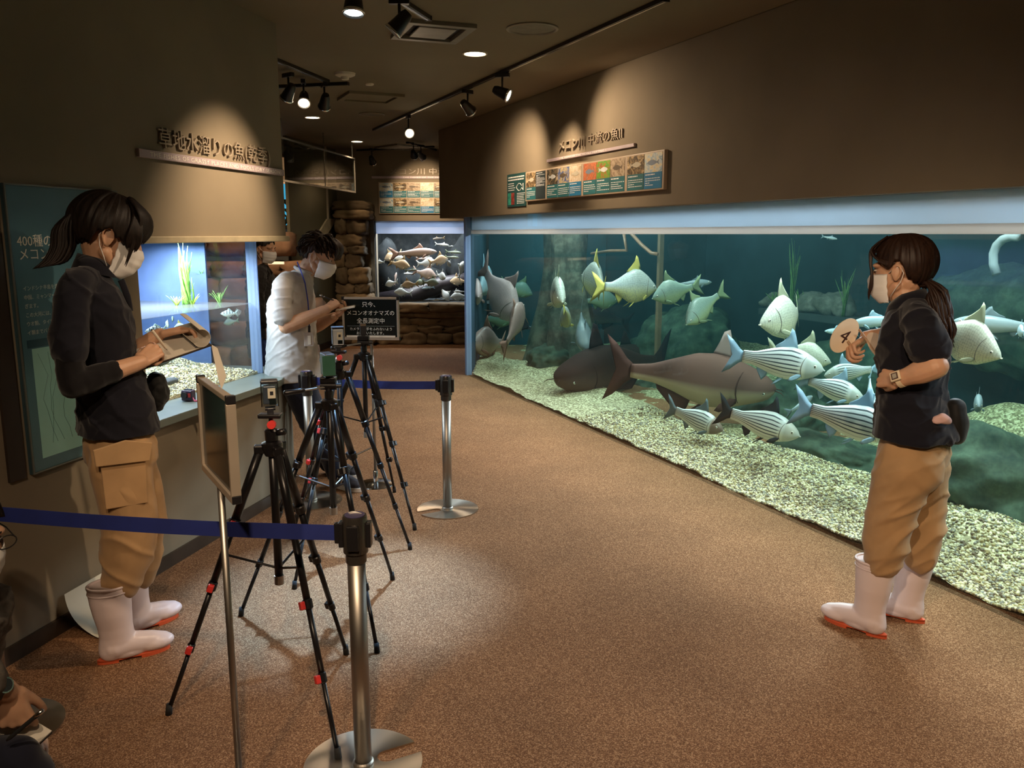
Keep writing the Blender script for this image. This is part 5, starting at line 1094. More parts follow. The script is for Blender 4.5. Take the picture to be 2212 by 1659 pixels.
def board(label, M, s0, s1, h0, h1, groups, rows=1, out=0, k0=0, th=.028, seed=0):
    t = thing('display_board', label, 'board', wallframe(M, s0, h0, out).translation); I = t.matrix_basis.inverted(); F = I @ wallframe(M, s0, h0, out); W, Hh = s1-s0, h1-h0
    MB().box((W/2, Hh/2, th/2), (W, Hh, th)).xf(F).build('backing', M_BFRAME, t, bevel=.004)
    k = k0
    for (a, b, n, info) in groups:
        for rw in range(rows):
            hh = (Hh-.024-.012*(rows-1))/rows; y0 = .012+rw*(hh+.012); w = (b-a)/n
            for q in range(n):
                panel(t, F @ Matrix.Translation((a-s0+q*w+.003, y0, th)), w-.006, hh, (0, 4, 7, 1, 0, 7, 4)[k % 7]+8*(k % 3) if rows > 1 else k, 'info' if (info and q == n-1) else 'photo'); k += 1
board('long framed board of ten fish photos above the big tank', RT, 1.806, 4.08, 1.892, 2.150, [(1.83, 2.24, 2, True), (2.265, 2.905, 3, False), (2.935, 3.575, 3, False), (3.605, 4.06, 2, False)], out=.05, k0=0)
t = thing('display_board', 'small dark notice with a fish outline left of the long photo board', 'board', wallframe(RT, 1.337, 1.853, .05).translation); I = t.matrix_basis.inverted(); F = I @ wallframe(RT, 1.337, 1.853, .05)
MB().box((.219, .152, .006), (.438, .304, .012)).xf(F).build('backing', mat('notice_teal', (.025, .085, .085), rough=.4), t, bevel=.002)
m = MB(); r = random.Random(4)
for y in (.272, .248): 
    x = .03
    while x < .38: L = r.uniform(.02, .05); m.box((x+L/2, y, .0125), (L, .012, .001)); x += L+.006
for y in (.215, .195, .175, .155):
    x = .03
    while x < .17: L = r.uniform(.015, .03); m.box((x+L/2, y, .0125), (L, .007, .001)); x += L+.005
for y in (.12, .105, .09, .075, .06, .045, .03):
    x = .24
    while x < .40: L = r.uniform(.015, .03); m.box((x+L/2, y, .0125), (L, .006, .001)); x += L+.005
o = m.xf(F).build('notice_text', M_PRINT, t); o['kind'] = 'stuff'
pr = [(.0, .5), (.15, .72), (.35, .9), (.55, .85), (.75, .6), (.95, .85), (.95, .15), (.75, .4), (.55, .15), (.35, .1), (.15, .28), (.0, .5)]
MB().tube([(.225+.17*x, .135+.085*y, .013) for x, y in pr], .0035, 6).xf(F).build('fish_outline', M_PRINT, t)
for x, c in ((.06, (.04, .30, .22)), (.14, (.30, .05, .04))): MB().box((x, .075, .0125), (.07, .11, .002)).xf(F).build('photo', mat('notice_photo', c, rough=.4, var=.6, vscale=30), t)
board('two-row board of fish photos lit by a spot on the far wall', FW, fx(826), fx(1030), fh(462), fh(393.5), [(fx(828), fx(1028), 7, False)], rows=2, k0=3)

# ---- teal wall poster on the left
s0, s1, h0, h1 = 3.19, 3.785, .688, 1.783
t = thing('poster', 'tall teal information poster with map on the wall behind the woman at the left', 'poster', wallframe(LW, s0, h0, 0).translation); I = t.matrix_basis.inverted(); F = I @ wallframe(LW, s0, h0, 0); W, Hh = s1-s0, h1-h0
M_PT = mat('poster_teal', (.070, .165, .205), rough=.30, var=.06, vscale=2); M_PD = mat('poster_band', (.030, .075, .10), rough=.30); M_MINT = mat('poster_mint', (.34, .66, .58), rough=.32, var=.03)
MB().box((W/2, Hh/2, .008), (W, Hh, .016)).xf(F).build('panel', M_PT, t); 
m = MB()
for c, sz in (((W/2, Hh-.003, .010), (W, .006, .022)), ((W/2, .003, .010), (W, .006, .022)), ((.003, Hh/2, .010), (.006, Hh-.012, .022)), ((W-.003, Hh/2, .010), (.006, Hh-.012, .022))): m.box(c, sz)
m.xf(F).build('border', mat('poster_edge', (.16, .17, .15), rough=.4, metal=.4), t)
MB().box((W/2+.01, .500, .0165), (W-.05, .030, .001)).xf(F).build('dark_band', M_PD, t)
mp_ = MB().box((W/2-.07, .265, .0165), (W-.25, .43, .001)).xf(F).build('map', M_MINT, t)
m = MB(); r = random.Random(2)
for k in range(7):
    x = .08+.05*k; y = .46; pts = []
    for q in range(9): pts.append((x, y, .0174)); x += r.uniform(-.02, .022); y -= .045
    m.tube(pts, .0009, 4)
m.xf(F).build('rivers', mat('map_line', (.12, .25, .24), rough=.4), mp_)
MB().box((W-.075, .20, .0165), (.085, .16, .001)).xf(F).build('small_picture', mat('poster_pink', (.55, .42, .48), rough=.35, var=.4, vscale=20), t)
for body, x, y, sz in (('400種の魚', .036, Hh-.226, .050), ('メコン川', .038, Hh-.276, .050)):
    text('title', body, M_WLET, t, F @ Matrix.Translation((x, y, .0168)), sz, .0003)
M_PTX = mat('poster_text', (.55, .60, .55), rough=.6)
for k, body in enumerate(('インドシナ半島を流れる', '中国、ミャンマー、', 'ぎます。', 'この大河には、数', 'ウオ類、タイワン', 'イ類までバラエテ')):
    text('body_text', body, M_PTX, t, F @ Matrix.Translation((.042, Hh-.392-k*.0335, .0168)), .0195, .0002)
struct(MB().box((3.125, -.006, 1.235), (.075, .012, 1.10)).xf(LW).build('trim_3', mat('dark_trim', (.030, .020, .014), rough=.5)))

# ================================================================== ceiling fittings
M_LENS = mat('lamp_lens', (1, .9, .7), rough=.3, emit=(1.0, .80, .52), estr=14); M_LENSC = mat('lamp_lens_cool', (1, 1, 1), rough=.3, emit=(.92, 1.0, .96), estr=14); M_BLACK = mat('black_enamel', (.010, .009, .009), rough=.35)
M_CHROME = mat('chrome', (.75, .75, .76), rough=.12, metal=1, var=.02)
def c_(px, py, drop=.0): return ph(px, py, CEIL-drop)
def rail(a, b, label):
    v = (b-a); L = v.length; t = thing('lighting_track', label, 'track', a, math.atan2(v.y, v.x))
    MB().box((L/2, 0, -.012), (L, .036, .024)).build('rail', M_BLACK, t, bevel=.002); MB().box((L/2, 0, -.0245), (L, .010, .002)).build('slot', M_CHROME, t)
    for x in (.004, L-.004): MB().box((x, 0, -.012), (.012, .040, .028)).build('end_cap', M_BLACK, t)
rail(c_(808, 278), c_(1440, -8), 'long black lighting track running along the big tank')
rail(c_(585, 121), c_(707, 172), 'short black track beside the end of the left wall, nearer one')
rail(c_(600, 184), c_(752, 177), 'short black track crossing behind the nearer one')
rail(c_(845, -18), c_(926, 35), 'black track end at the top of the photo over the square vent')
rail(c_(768, 323), c_(937, 315), 'far black track running across in front of the far wall')
rail(c_(880, 306), c_(941, 322), 'far black track slanting across near the far wall')
def spot(px, py, target, label, on=True, energy=60, angle=38, color=WARM, cool=False, drop=.14, blend=.7, k=1.0, lens=None, soft=.03):
    base = c_(px, py, .026); t = thing('track_spotlight', label, 'spotlight', base, 0); T = Vector(target)-base
    hd = Vector((0, 0, -drop)); d = (T-hd).normalized(); yaw = math.atan2(d.y, d.x)
    MB().box((0, 0, -.014), (.11*k, .034, .030), Matrix.Rotation(yaw, 3, 'Z')).build('adapter', M_BLACK, t, bevel=.003)
    MB().cyl((0, 0, -.02), hd+Vector((0, 0, .02)), .008, 10).build('stem', M_BLACK, t, smooth=True)
    R3 = d.to_track_quat('Z', 'Y').to_matrix()
    MB().lathe([(.0, -.075), (.026, -.072), (.034, -.050), (.040, .0), (.047, .045), (.050, .060), (.046, .061), (.041, .050), (0, .046)], 28, c=hd, M=R3*k).build('lamp_head', M_BLACK, t, smooth=False, auto=40)
    MB().lathe([(.050, .046), (.0525, .050), (.0525, .056), (.050, .060)], 28, c=hd, M=R3*k).build('ring', M_CHROME, t, smooth=True)
    l = MB().lathe([(.0, .050), (.040, .052), (.040, .0525), (0, .0535)], 24, c=hd, M=R3*k).build('lens', (M_LENSC if cool else M_LENS) if on else mat('lens_off', (.3, .28, .25), rough=.2), t, smooth=True)
    if on and energy:
        lp = base+hd+d*.085*k; lamp('spot_lamp', 'SPOT', lp, target, energy, (.33, .62, 1.0) if cool else color, size=soft, angle=angle, blend=blend, parent=t)
    return t
spot(1085, 158, rt(3.5, -.05, 2.22), 'lit black spotlight on the long track nearest the right wall sign', energy=60, angle=92, blend=1)
spot(1010, 194, rt(1.75, -.05, 2.15), 'black spotlight on the long track turned away to the left photo board', energy=70, angle=88, blend=1)
spot(882, 250, (.3, 4.2, 1.0), 'dazzling spotlight at the far end of the long track', energy=25, angle=60, drop=.16)
spot(622, 158, (-2.9, 7.5, .9), 'glowing spotlight on the nearer short track by the left wall edge', energy=75, angle=44, blend=.9)
spot(655, 173, (-1.3, 5.0, .9), 'dark spotlight tucked behind the glowing one by the left wall edge', energy=9, angle=40)
spot(700, 180, (-2.6, 9.5, .4), 'spotlight with a barred lens on the crossing short track', energy=25, angle=60)
spot(862, -4, lw(4.62, 0, 1.62), 'black spotlight hanging beside the square vent with a pink glow', energy=165, angle=57, drop=.12, k=.95, blend=1)
spot(762, -58, (-.75, 3.55, 0), 'white-glowing spotlight cut off by the top of the photo', energy=850, angle=36, cool=True, drop=.12, k=1.0, blend=.9)
spot(803, 321, (-1.9, 12.4, 2.3), 'small dark spotlight hanging from the far track left of centre', energy=0, on=False, drop=.16)
spot(893, 309, (-1.25, 12.4, 2.1), 'left of the twin dark spotlights on the far slanting track', energy=95, angle=64, blend=1)
spot(909, 313, (-.5, 12.4, 1.9), 'right of the twin dark spotlights on the far slanting track', energy=0, on=False)
# spotlights behind the camera that light the floor and the woman at the right
for loc, tgt, e_, an in (((.5, -.5, 2.72), (1.55, 3.2, .3), 190, 46), ((-.2, .3, 2.72), (.6, 3.4, 0), 225, 80), ((-.9, .5, 2.72), (-1.5, 2.6, .3), 90, 70), ((.75, 2.9, 2.72), (-1.55, 3.05, .85), 135, 36), ((.3, 6.8, 2.72), (-.2, 7.2, 0), 90, 100)):
    t = thing('track_spotlight', 'black spotlight on the ceiling outside the photo at %.1f, %.1f' % loc[:2], 'spotlight', loc) if False else None
    lamp('ceiling_spot', 'SPOT', loc, tgt, e_, WARM, size=.04, angle=an, blend=.8)
def downlight(px, py, label, e_=40):
    p = c_(px, py); t = thing('downlight', label, 'downlight', p)
    MB().lathe([(.085, 0), (.085, -.006), (.074, -.008), (.070, -.002), (.070, 0)], 36).build('trim_ring', mat('white_trim', (.75, .7, .62), rough=.4), t, smooth=False)
    MB().lathe([(0, -.003), (.070, -.003), (.070, -.0045), (0, -.0045)], 36).build('lens', M_LENS, t)
    lamp('downlight_lamp', 'SPOT', p+Vector((0, 0, -.02)), p+Vector((0, 0, -2)), e_, WARM, size=.06, angle=120, blend=1, parent=t)
downlight(1026, 115, 'large glowing downlight nearest in the ceiling', 70); downlight(675, 253, 'glowing downlight near the left wall edge', 50); downlight(771, 305, 'small far glowing downlight above the glass screen', 60)
M_VENT = mat('vent_paint', (.20, .18, .15), rough=.5); M_VENTP = mat('vent_panel', (.30, .28, .26), rough=.5)
def quadM(pts):
    o = sum(pts, Vector())/4; x = ((pts[1]-pts[0])+(pts[2]-pts[3])); y = ((pts[3]-pts[0])+(pts[2]-pts[1])); return frameM(o, x, y), x.length/2, y.length/2
def vent(pts, label, flat=False):
    Mq, w_, h_ = quadM([ph(a, b, CEIL) for a, b in pts]); t = thing('ceiling_vent', label, 'vent', Mq.translation); t.rotation_euler = (0, 0, Mq.to_euler().z); s = 1
    m = MB(); fw = .05
    for c, sz in (((0, h_/2-fw/2, -.012), (w_, fw, .024)), ((0, -h_/2+fw/2, -.012), (w_, fw, .024)), ((w_/2-fw/2, 0, -.012), (fw, h_-2*fw, .024)), ((-w_/2+fw/2, 0, -.012), (fw, h_-2*fw, .024))): m.box(c, sz)
    m.build('frame', M_VENT if not flat else M_CEIL, t, bevel=.002)
    MB().box((0, 0, -.002), (w_-2*fw, h_-2*fw, .003)).build('dark_gap', M_BLACK if not flat else M_CEIL, t); MB().box((0, 0, -.016 if not flat else -.006), (w_-2*fw-.09 if not flat else w_-.12, h_-2*fw-.09 if not flat else h_-.12, .012)).build('panel', M_VENTP if not flat else M_CEIL, t, bevel=.004)
vent([(842, 76), (982, 88), (1033, 52), (880, 39)], 'square ceiling diffuser with a pale inner panel at the top of the photo')
vent([(725, 213), (845, 220), (872, 204), (757, 195)], 'flat square ceiling hatch painted like the ceiling', True)
vent([(826, 317), (893, 324), (905, 314), (840, 310)], 'far square ceiling diffuser near the far tracks')
def disc(px, py, r, label, name='ceiling_speaker', cat='speaker', col=(.17, .145, .11), deep=.012):
    t = thing(name, label, cat, c_(px, py)); MB().lathe([(r, 0), (r, -deep*.6), (r*.92, -deep), (r*.88, -deep*.5), (r*.87, 0)], 40).build('rim', mat('rim_paint', tuple(x*1.4 for x in col), rough=.5), t, smooth=False)
    MB().lathe([(0, -.004), (r*.87, -.004), (r*.87, -.001), (0, -.001)], 40).build('grille', mat('grille_paint', col, rough=.7, bump=.4, bscale=150), t)
disc(1150, 61, .155, 'round flush ceiling speaker beside the big downlight'); disc(803, 246, .13, 'round flush ceiling speaker over the far passage'); disc(665, 325, .13, 'round flush ceiling speaker above the glass screen')
t = thing('smoke_detector', 'pale round smoke detector on the ceiling over the left tracks', 'detector', c_(745, 158)); M_PALE = mat('pale_plastic', (.62, .55, .46), rough=.45)
MB().lathe([(0, -.026), (.052, -.026), (.075, -.016), (.080, 0), (0, 0)], 36).build('body', M_PALE, t, smooth=False, auto=35); MB().lathe([(0, -.048), (.026, -.048), (.030, -.040), (.030, -.026), (0, -.026)], 28).build('sensor', M_PALE, t, auto=35)
t = thing('sprinkler_plate', 'tiny pale disc on the ceiling right of the smoke detector', 'sprinkler', c_(798, 181)); MB().lathe([(0, -.012), (.030, -.012), (.036, -.006), (.038, 0), (0, 0)], 24).build('cover', M_PALE, t, auto=35)
# ================================================================== belt posts, sign stands, tripods
N = NT('brushed_steel'); p = N.n('BsdfPrincipled', i_Metallic=1.0, i_Roughness=.42); p.inputs['Base Color'].default_value = (.36, .33, .29, 1); tc = N.n('TexCoord'); mp = N.n('Mapping'); mp.inputs['Scale'].default_value = (1, 1, 90); N.l(tc, mp, 3, 0)
nz = N.n('TexNoise', i_Scale=6.0, i_Detail=2.0); N.l(mp, nz); b = N.n('Bump', i_Strength=.06, i_Distance=.003); N.l(nz, b, 0, 2); N.l(b, p, 0, p.inputs.find('Normal')); N.l(p, N.out); M_STEEL = N.m
N = NT('spun_steel'); p = N.n('BsdfPrincipled', i_Metallic=1.0, i_Roughness=.28); p.inputs['Base Color'].default_value = (.62, .58, .52, 1); p.inputs['Anisotropic'].default_value = .85; tg = N.n('Tangent', direction_type='RADIAL', axis='Z'); N.l(tg, p, 0, p.inputs.find('Tangent')); N.l(p, N.out); M_SPUN = N.m
M_BPLAST = mat('black_plastic', (.012, .011, .012), rough=.28); M_BELT = mat('blue_belt', (.011, .022, .16), rough=.75, bump=.25, bscale=300, var=.1); M_GREYLOGO = mat('cap_emblem', (.52, .48, .45), rough=.3)
def belt_post(loc, notch, label, top=.80):
    t = thing('belt_post', label, 'belt post', loc, 0, group='belt barrier posts')
    pr = []; n = 60; R_ = .180; g = .16
    for j in range(n+1):
        a = notch+g+(2*PI-2*g)*j/n; pr.append((R_*math.cos(a), R_*math.sin(a)))
    for q in range(9):
        a = notch-g*.9+g*1.8*q/8; a = notch-PI/2-PI*q/8*1.0; c = (.075*math.cos(notch), .075*math.sin(notch)); pr.append((c[0]+.029*math.cos(a), c[1]+.029*math.sin(a)))
    MB().prism(pr, 0, .006).build('base_plate', M_SPUN, t); MB().lathe([(.032, .005), (.032, .014), (.0265, .018)], 28).build('base_collar', M_STEEL, t)
    MB().cyl((0, 0, .006), (0, 0, top-.13), .0262, 28).build('post', M_STEEL, t, smooth=True)
    h = top-.145; MB().lathe([(.0268, h), (.0305, h+.004), (.0305, h+.03), (.0360, h+.034), (.0360, h+.138), (.034, h+.145), (0, h+.145)], 36).build('head', mat('bronze_head', (.085, .075, .065), rough=.25, metal=.7), t, auto=35)
    MB().lathe([(.0295, h+.1452), (.0295, h+.147), (0, h+.147)], 32).build('cap_disc', mat('cap_blue', (.06, .05, .12), rough=.25), t)
    for k in range(3):
        m = MB(); pts = [(.004+.019*math.cos(a)-.004*k, -.003+.013*math.sin(a)+.004*k, h+.1478) for a in np.linspace(.6+.15*k, 2.9-.1*k, 8)]; m.tube(pts, [.0006+.002*math.sin(PI*i/7) for i in range(8)], 6, flat=.3); m.build('emblem', M_GREYLOGO, t)
    for k in range(4):
        a = k*PI/2; Rz = Matrix.Rotation(a, 3, 'Z'); MB().box(Rz @ Vector((.040, 0, h+.088)), (.014, .034, .075), Rz).build('belt_slot', M_BPLAST, t, bevel=.003)
    return h+.088
P1, P2, P3, P4 = ph(785, 1652, 0), ph(674, 1082, 0), ph(967, 1100, 0), ph(8, 1575, 0)
for a in (P1, P2, P3, P4): a.z = 0
hz = belt_post(P1, math.radians(28), 'nearest belt post with a white swirl emblem on its cap')
belt_post(P2, math.radians(150), 'belt post between the ledge and the trousers of the man in white'); belt_post(P3, math.radians(208), 'belt post with slotted disc base holding the far belt at right'); belt_post(P4, math.radians(205), 'belt post at the left photo edge showing only its base disc')
def belt(a, b, label):
    v = (b-a); d = v.normalized(); t = thing('belt', label, 'barrier belt', a+Vector((0, 0, hz))); sd = Vector((-d.y, d.x, 0))
    m = MB(); k = 24; rings = []
    for i in range(k+1):
        f = .05/v.length+(1-.1/v.length)*i/k; q = v*f+Vector((0, 0, -.010*math.sin(PI*i/k)))
        tw = .05*math.sin(i*.7); rings.append([q+Vector((0, 0, .0235))+sd*(.001+tw*.02), q+Vector((0, 0, -.0235))+sd*(.001-tw*.02), q+Vector((0, 0, -.0235))-sd*(.001+tw*.02), q+Vector((0, 0, .0235))-sd*(.001-tw*.02)])
    m.loft(rings); m.build('webbing', M_BELT, t)
    for f in (.050/v.length, 1-.050/v.length): MB().box(v*f, (.024, .018, .062), Matrix.Rotation(math.atan2(v.y, v.x), 3, 'Z')).build('belt_clip', M_BPLAST, t, bevel=.003)
belt(P4, P1, 'dark blue belt stretched across the bottom left in front of the woman'); belt(P2, P3, 'bright blue belt stretched behind the tripods to the far belt post')

M_FRAME = mat('brushed_frame', (.55, .46, .36), rough=.35, metal=.6, var=.04); M_BOARD = mat('sign_black', (.008, .012, .012), rough=.16)
def sign_stand(foot, rz, label, words=None, tilt=0, frame=None):
    t = thing('sign_stand', label, 'sign stand', foot, rz); hb = .944
    MB().lathe([(0, .016), (.03, .016), (.115, .006), (.12, 0), (0, 0)], 44).build('base_disc', M_CHROME, t, auto=40)
    MB().lathe([(.016, .012), (.016, .09), (.011, .096)], 20).build('socket', M_CHROME, t, smooth=True); MB().cyl((0, 0, .01), (0, 0, hb), .0095, 16).build('pole', M_STEEL, t, smooth=True)
    w_, h_ = .36, .27; pn = MB().box((0, .0, hb+h_/2), (w_-.01, .010, h_-.01)).build('sign_panel', M_BOARD, t)
    for nm, c, sz, mt in (('frame_top', (0, 0, hb+h_-.008), (w_, .020, .014), M_FRAME), ('frame_bottom', (0, 0, hb+.010), (w_, .024, .020), M_FRAME), ('frame_side', (-w_/2+.007, 0, hb+h_/2), (.014, .024, h_-.038), M_FRAME), ('frame_side', (w_/2-.007, 0, hb+h_/2), (.014, .024, h_-.038), M_FRAME)):
        MB().box(c, sz).build(nm, mt, t, bevel=.002)
    for sx in (-1, 1):
        for z in (hb+.01, hb+h_-.008): MB().box((sx*(w_/2-.006), 0, z), (.017, .023, .021)).build('corner_cap', M_BPLAST, t, bevel=.002)
    if words:
        Fm = frameM((0, -.0055, hb), (1, 0, 0), (0, 0, 1))
        for body, y, sz in words:
            o = text('lettering', body, M_WLET, pn, Fm @ Matrix.Translation((0, y, 0)), sz, .0004, align='CENTER')
        MB().box((0, -.0055, hb+.088), (w_-.06, .0008, .0010)).build('rule', M_PTX, pn); MB().box((0, -.013, hb+.024), (w_-.05, .004, .012)).build('ledge_strip', mat('bright_strip', (.8, .72, .6), rough=.25), t)
    return t
sf = ph(812, 1046, 0); sf.z = 0
sign_stand(sf, math.radians(-4), 'black sign on a chrome pole asking visitors not to touch the cameras', [('只今、', .210, .036), ('メコンオオナマズの', .158, .034), ('全長測定中', .108, .036), ('カメラには手をふれないよう', .062, .021), ('お願いいたします。', .036, .021)])
sign_stand(Vector((-.772, 2.125, 0)), math.atan2(-.31, .189)+PI if False else math.atan2(-.31, .189), 'sign stand seen almost edge-on in front of the counter, its dark panel turned left')
M_TRI = mat('tripod_black', (.011, .010, .011), rough=.33, metal=.3); M_RED = mat('red_clip', (.60, .035, .03), rough=.4); M_RUB = mat('rubber_foot', (.01, .01, .01), rough=.8); M_TSIL = mat('tripod_silver', (.5, .48, .45), rough=.3, metal=.8)
def tripod(loc, feet, label, ha=.92, red=(), head='ball', pan=None, spread=.56, clips=(.27, .51, .75)):
    t = thing('tripod', label, 'tripod', loc, 0); loc = Vector(loc)
    MB().lathe([(0, ha-.035), (.024, ha-.03), (.034, ha-.005), (.034, ha+.012), (.022, ha+.018), (0, ha+.018)], 24).build('shoulder', M_TRI, t, auto=40)
    MB().cyl((0, 0, ha-.46), (0, 0, ha+.07), .0135, 16).build('centre_column', M_TRI, t, smooth=True); MB().lathe([(.0, ha-.48), (.016, ha-.475), (.016, ha-.445), (0, ha-.44)], 16).build('column_foot', M_TSIL, t)
    for k, f in enumerate(feet):
        f = Vector(f)-loc; f.z = 0; d = Vector((f.x, f.y, 0)).normalized(); a = d*.040+Vector((0, 0, ha-.012)); v = f+Vector((0, 0, .012))-a; L = v.length; u = v/L
        m = MB(); m.cyl(a, a+v*clips[0], .0145, 14); leg = m.build('leg', M_TRI, t, smooth=True)
        cuts = list(clips)+[1.0]; rr = (.0118, .0097, .0078)
        for q in range(3): MB().cyl(a+v*cuts[q], a+v*cuts[q+1], rr[q], 12).build('lower_tube', M_TRI, leg, smooth=True)
        R3 = u.to_track_quat('Z', 'Y').to_matrix()
        for q, c in enumerate(clips):
            mt = M_RED if (k in red) else M_TRI; ctr = a+v*c; r_ = (.0185, .0155, .0130)[q]; m = MB(); m.lathe([(r_*.8, -.016), (r_, -.013), (r_, .013), (r_*.8, .016)], 14, c=ctr, M=R3)
            o = m.build('leg_clip', M_TRI if q != 99 else mt, leg); sd = u.cross(Vector((0, 0, 1))).normalized(); out = (sd if k % 2 else -sd)
            MB().box(ctr+out*(r_+.005)+d*.002, (.016, .020, .026), R3).build('clip_lever', mt, leg, bevel=.003)
        MB().cyl(f+Vector((0, 0, .026))-u*.012, f+Vector((0, 0, .0)), .0105, 12, .0115).build('rubber_foot', M_RUB, leg, smooth=True)
        MB().box(a+Vector((0, 0, .004)), (.034, .030, .028), Matrix.Rotation(math.atan2(d.y, d.x), 3, 'Z')).build('leg_joint', M_TRI, t, bevel=.004)
        ks = (spread+.0-(ha-.012))/v.z; p_ = a+v*ks; MB().tube([Vector((0, 0, spread-.06)), p_], [.0042, .0042], 8).build('spreader', M_TRI, t)
    if head == 'ball':
        MB().lathe([(.0, ha+.018), (.021, ha+.02), (.022, ha+.052), (.017, ha+.058), (0, ha+.06)], 20).build('head_base', M_TRI, t, auto=40); MB().ell((0, 0, ha+.066), .016).build('ball', M_TSIL, t, smooth=True)
        MB().cyl((.016, 0, ha+.045), (.046, -.012, ha+.052), .011, 14).build('knob_arm', M_TRI, t, smooth=True); MB().cyl((.010, -.020, ha+.078), (.012, -.040, ha+.080), .0135, 18).build('red_knob', M_RED, t, auto=40)
        MB().cyl((0, 0, ha+.07), (0, 0, ha+.098), .007, 10).build('stud', M_TRI, t); m = MB().box((0, 0, ha+.102), (.075, .040, .014)); m.build('platform', M_TRI, t, bevel=.004)
        zt = ha+.109
    else:
        MB().lathe([(.0, ha+.018), (.018, ha+.02), (.018, ha+.05), (0, ha+.055)], 18).build('head_base', M_TRI, t, auto=40); MB().cyl((-.032, 0, ha+.072), (.032, 0, ha+.072), .017, 16).build('tilt_barrel', M_TRI, t, auto=40); MB().cyl((.03, 0, ha+.072), (.05, .005, ha+.072), .010, 12).build('tilt_knob', M_TRI, t)
        MB().box((0, 0, ha+.098), (.062, .045, .022)).build('platform', M_TRI, t, bevel=.004)
        a = Vector((-.01, -.01, ha+.068)); b = Vector(pan); MB().cyl(a, a.lerp(b, .55), .0045, 10).build('pan_rod', M_TSIL, t); MB().tube([a.lerp(b, .5), a.lerp(b, .6), a.lerp(b, .96), b], [.007, .0105, .0115, .007], 12).build('pan_grip', M_TRI, t, smooth=True)
        zt = ha+.109
    return loc+Vector((0, 0, zt))
def gp(px, py): v = ph(px, py, 0); v.z = 0; return v
t1 = tripod((-.781, 2.635, 0), [gp(364.6, 1543), gp(731, 1640), gp(748, 1413)], 'nearest black tripod with red leg clips in front of the counter', red=(0, 1))
t2 = tripod((-.747, 3.34, 0), [gp(520.7, 1330), gp(814.6, 1409), gp(848, 1252)], 'black tripod with a pan handle pointing left, second from the front', head='pan', pan=(-.16, -.09, 0.978), spread=.62)
t3 = tripod((-.835, 3.97, 0), [gp(886, 1187), gp(636, 1272), gp(632, 1165)], 'black tripod carrying the silver camera, behind the second one', red=(1, 2), ha=.94)
t4 = tripod((-.833, 4.643, 0), [gp(896, 1145), gp(852, 1063.5), (-1.225, 4.523, 0)], 'farthest black tripod with a pan handle, in front of the black sign', head='pan', pan=(-.16, -.11, .985), spread=.60, ha=.93)
M_HOUSE = glassmat('housing_clear', (.82, .88, .92), .10); M_LABEL = mat('camera_label', (.55, .52, .42), rough=.4); M_CAM = mat('camera_body', (.02, .02, .025), rough=.35)
def action_camera(loc, rz, label, k=1.0, bright=None):
    t = thing('action_camera', label, 'camera', loc, rz); w_, d_, h_ = .046*k, .040*k, .070*k; z0 = .026*k; w_ *= 1.12; h_ *= 1.08
    MB().box((0, 0, .006), (.020*k, .016*k, .026*k)).build('mount', M_CAM, t, bevel=.002); MB().cyl((-.016*k, 0, .017*k), (.016*k, 0, .017*k), .007*k, 12).build('hinge_screw', M_CAM, t)
    m = MB().box((0, 0, z0+h_/2), (w_, d_, h_)); m.build('housing', bright or M_HOUSE, t, bevel=.006*k)
    MB().box((0, .002, z0+h_*.48), (w_*.78, d_*.70, h_*.78)).build('camera_body', mat('body_grey', (.07, .08, .10), rough=.3), t, bevel=.003*k)
    MB().box((.006*k, -d_*.52, z0+h_*.58), (w_*.46, .0012, h_*.44)).build('label', M_LABEL, t); MB().box((.006*k, -d_*.535, z0+h_*.58), (w_*.20, .001, h_*.16)).build('label_print', M_CAM, t); MB().box((.008*k, -d_*.53, z0+h_*.20), (w_*.40, .0015, h_*.22)).build('screen', M_BOARD, t)
    for sx in (-1, 1): MB().box((sx*w_*.5, -d_*.5, z0+h_*.5), (.003*k, .003*k, h_*.98)).build('frame_edge', M_CHROME, t)
    MB().box((0, 0, z0+h_+.004*k), (w_*1.06, d_*1.1, .011*k)).build('lid', M_CAM, t, bevel=.003*k)
action_camera(t1, math.radians(18), 'small camera in clear housing with a cream label on the nearest tripod', 1.0)
action_camera(t3, math.radians(18), 'silver-lit camera in clear housing on the tripod behind the second', 1.05, mat('silver_case', (.62, .68, .74), rough=.3, metal=.5))
t = thing('camcorder', 'dark green-backed boxy camera on the second tripod', 'camera', t2, math.radians(28)); MB().box((0, 0, .052), (.042, .085, .092)).build('body', M_CAM, t, bevel=.005); MB().box((-.008, -.044, .052), (.052, .004, .082)).build('rear_screen', mat('green_back', (.03, .085, .06), rough=.25), t, bevel=.001)
MB().cyl((0, .042, .06), (0, .060, .06), .018, 20).build('lens', M_CAM, t); MB().box((0, 0, .003), (.03, .03, .010)).build('mount', M_CAM, t)
t = thing('phone_camera', 'small upright black camera on the farthest tripod against the black sign', 'camera', t4, math.radians(12)); MB().box((0, 0, .038), (.036, .022, .064)).build('body', M_CAM, t, bevel=.004); MB().box((0, -.0116, .062), (.030, .002, .012)).build('top_screen', mat('tan_screen', (.20, .15, .10), rough=.3), t); MB().cyl((0, .01, .045), (0, .018, .045), .010, 16).build('lens', M_CAM, t); MB().box((0, 0, .002), (.022, .02, .012)).build('mount', M_CAM, t)
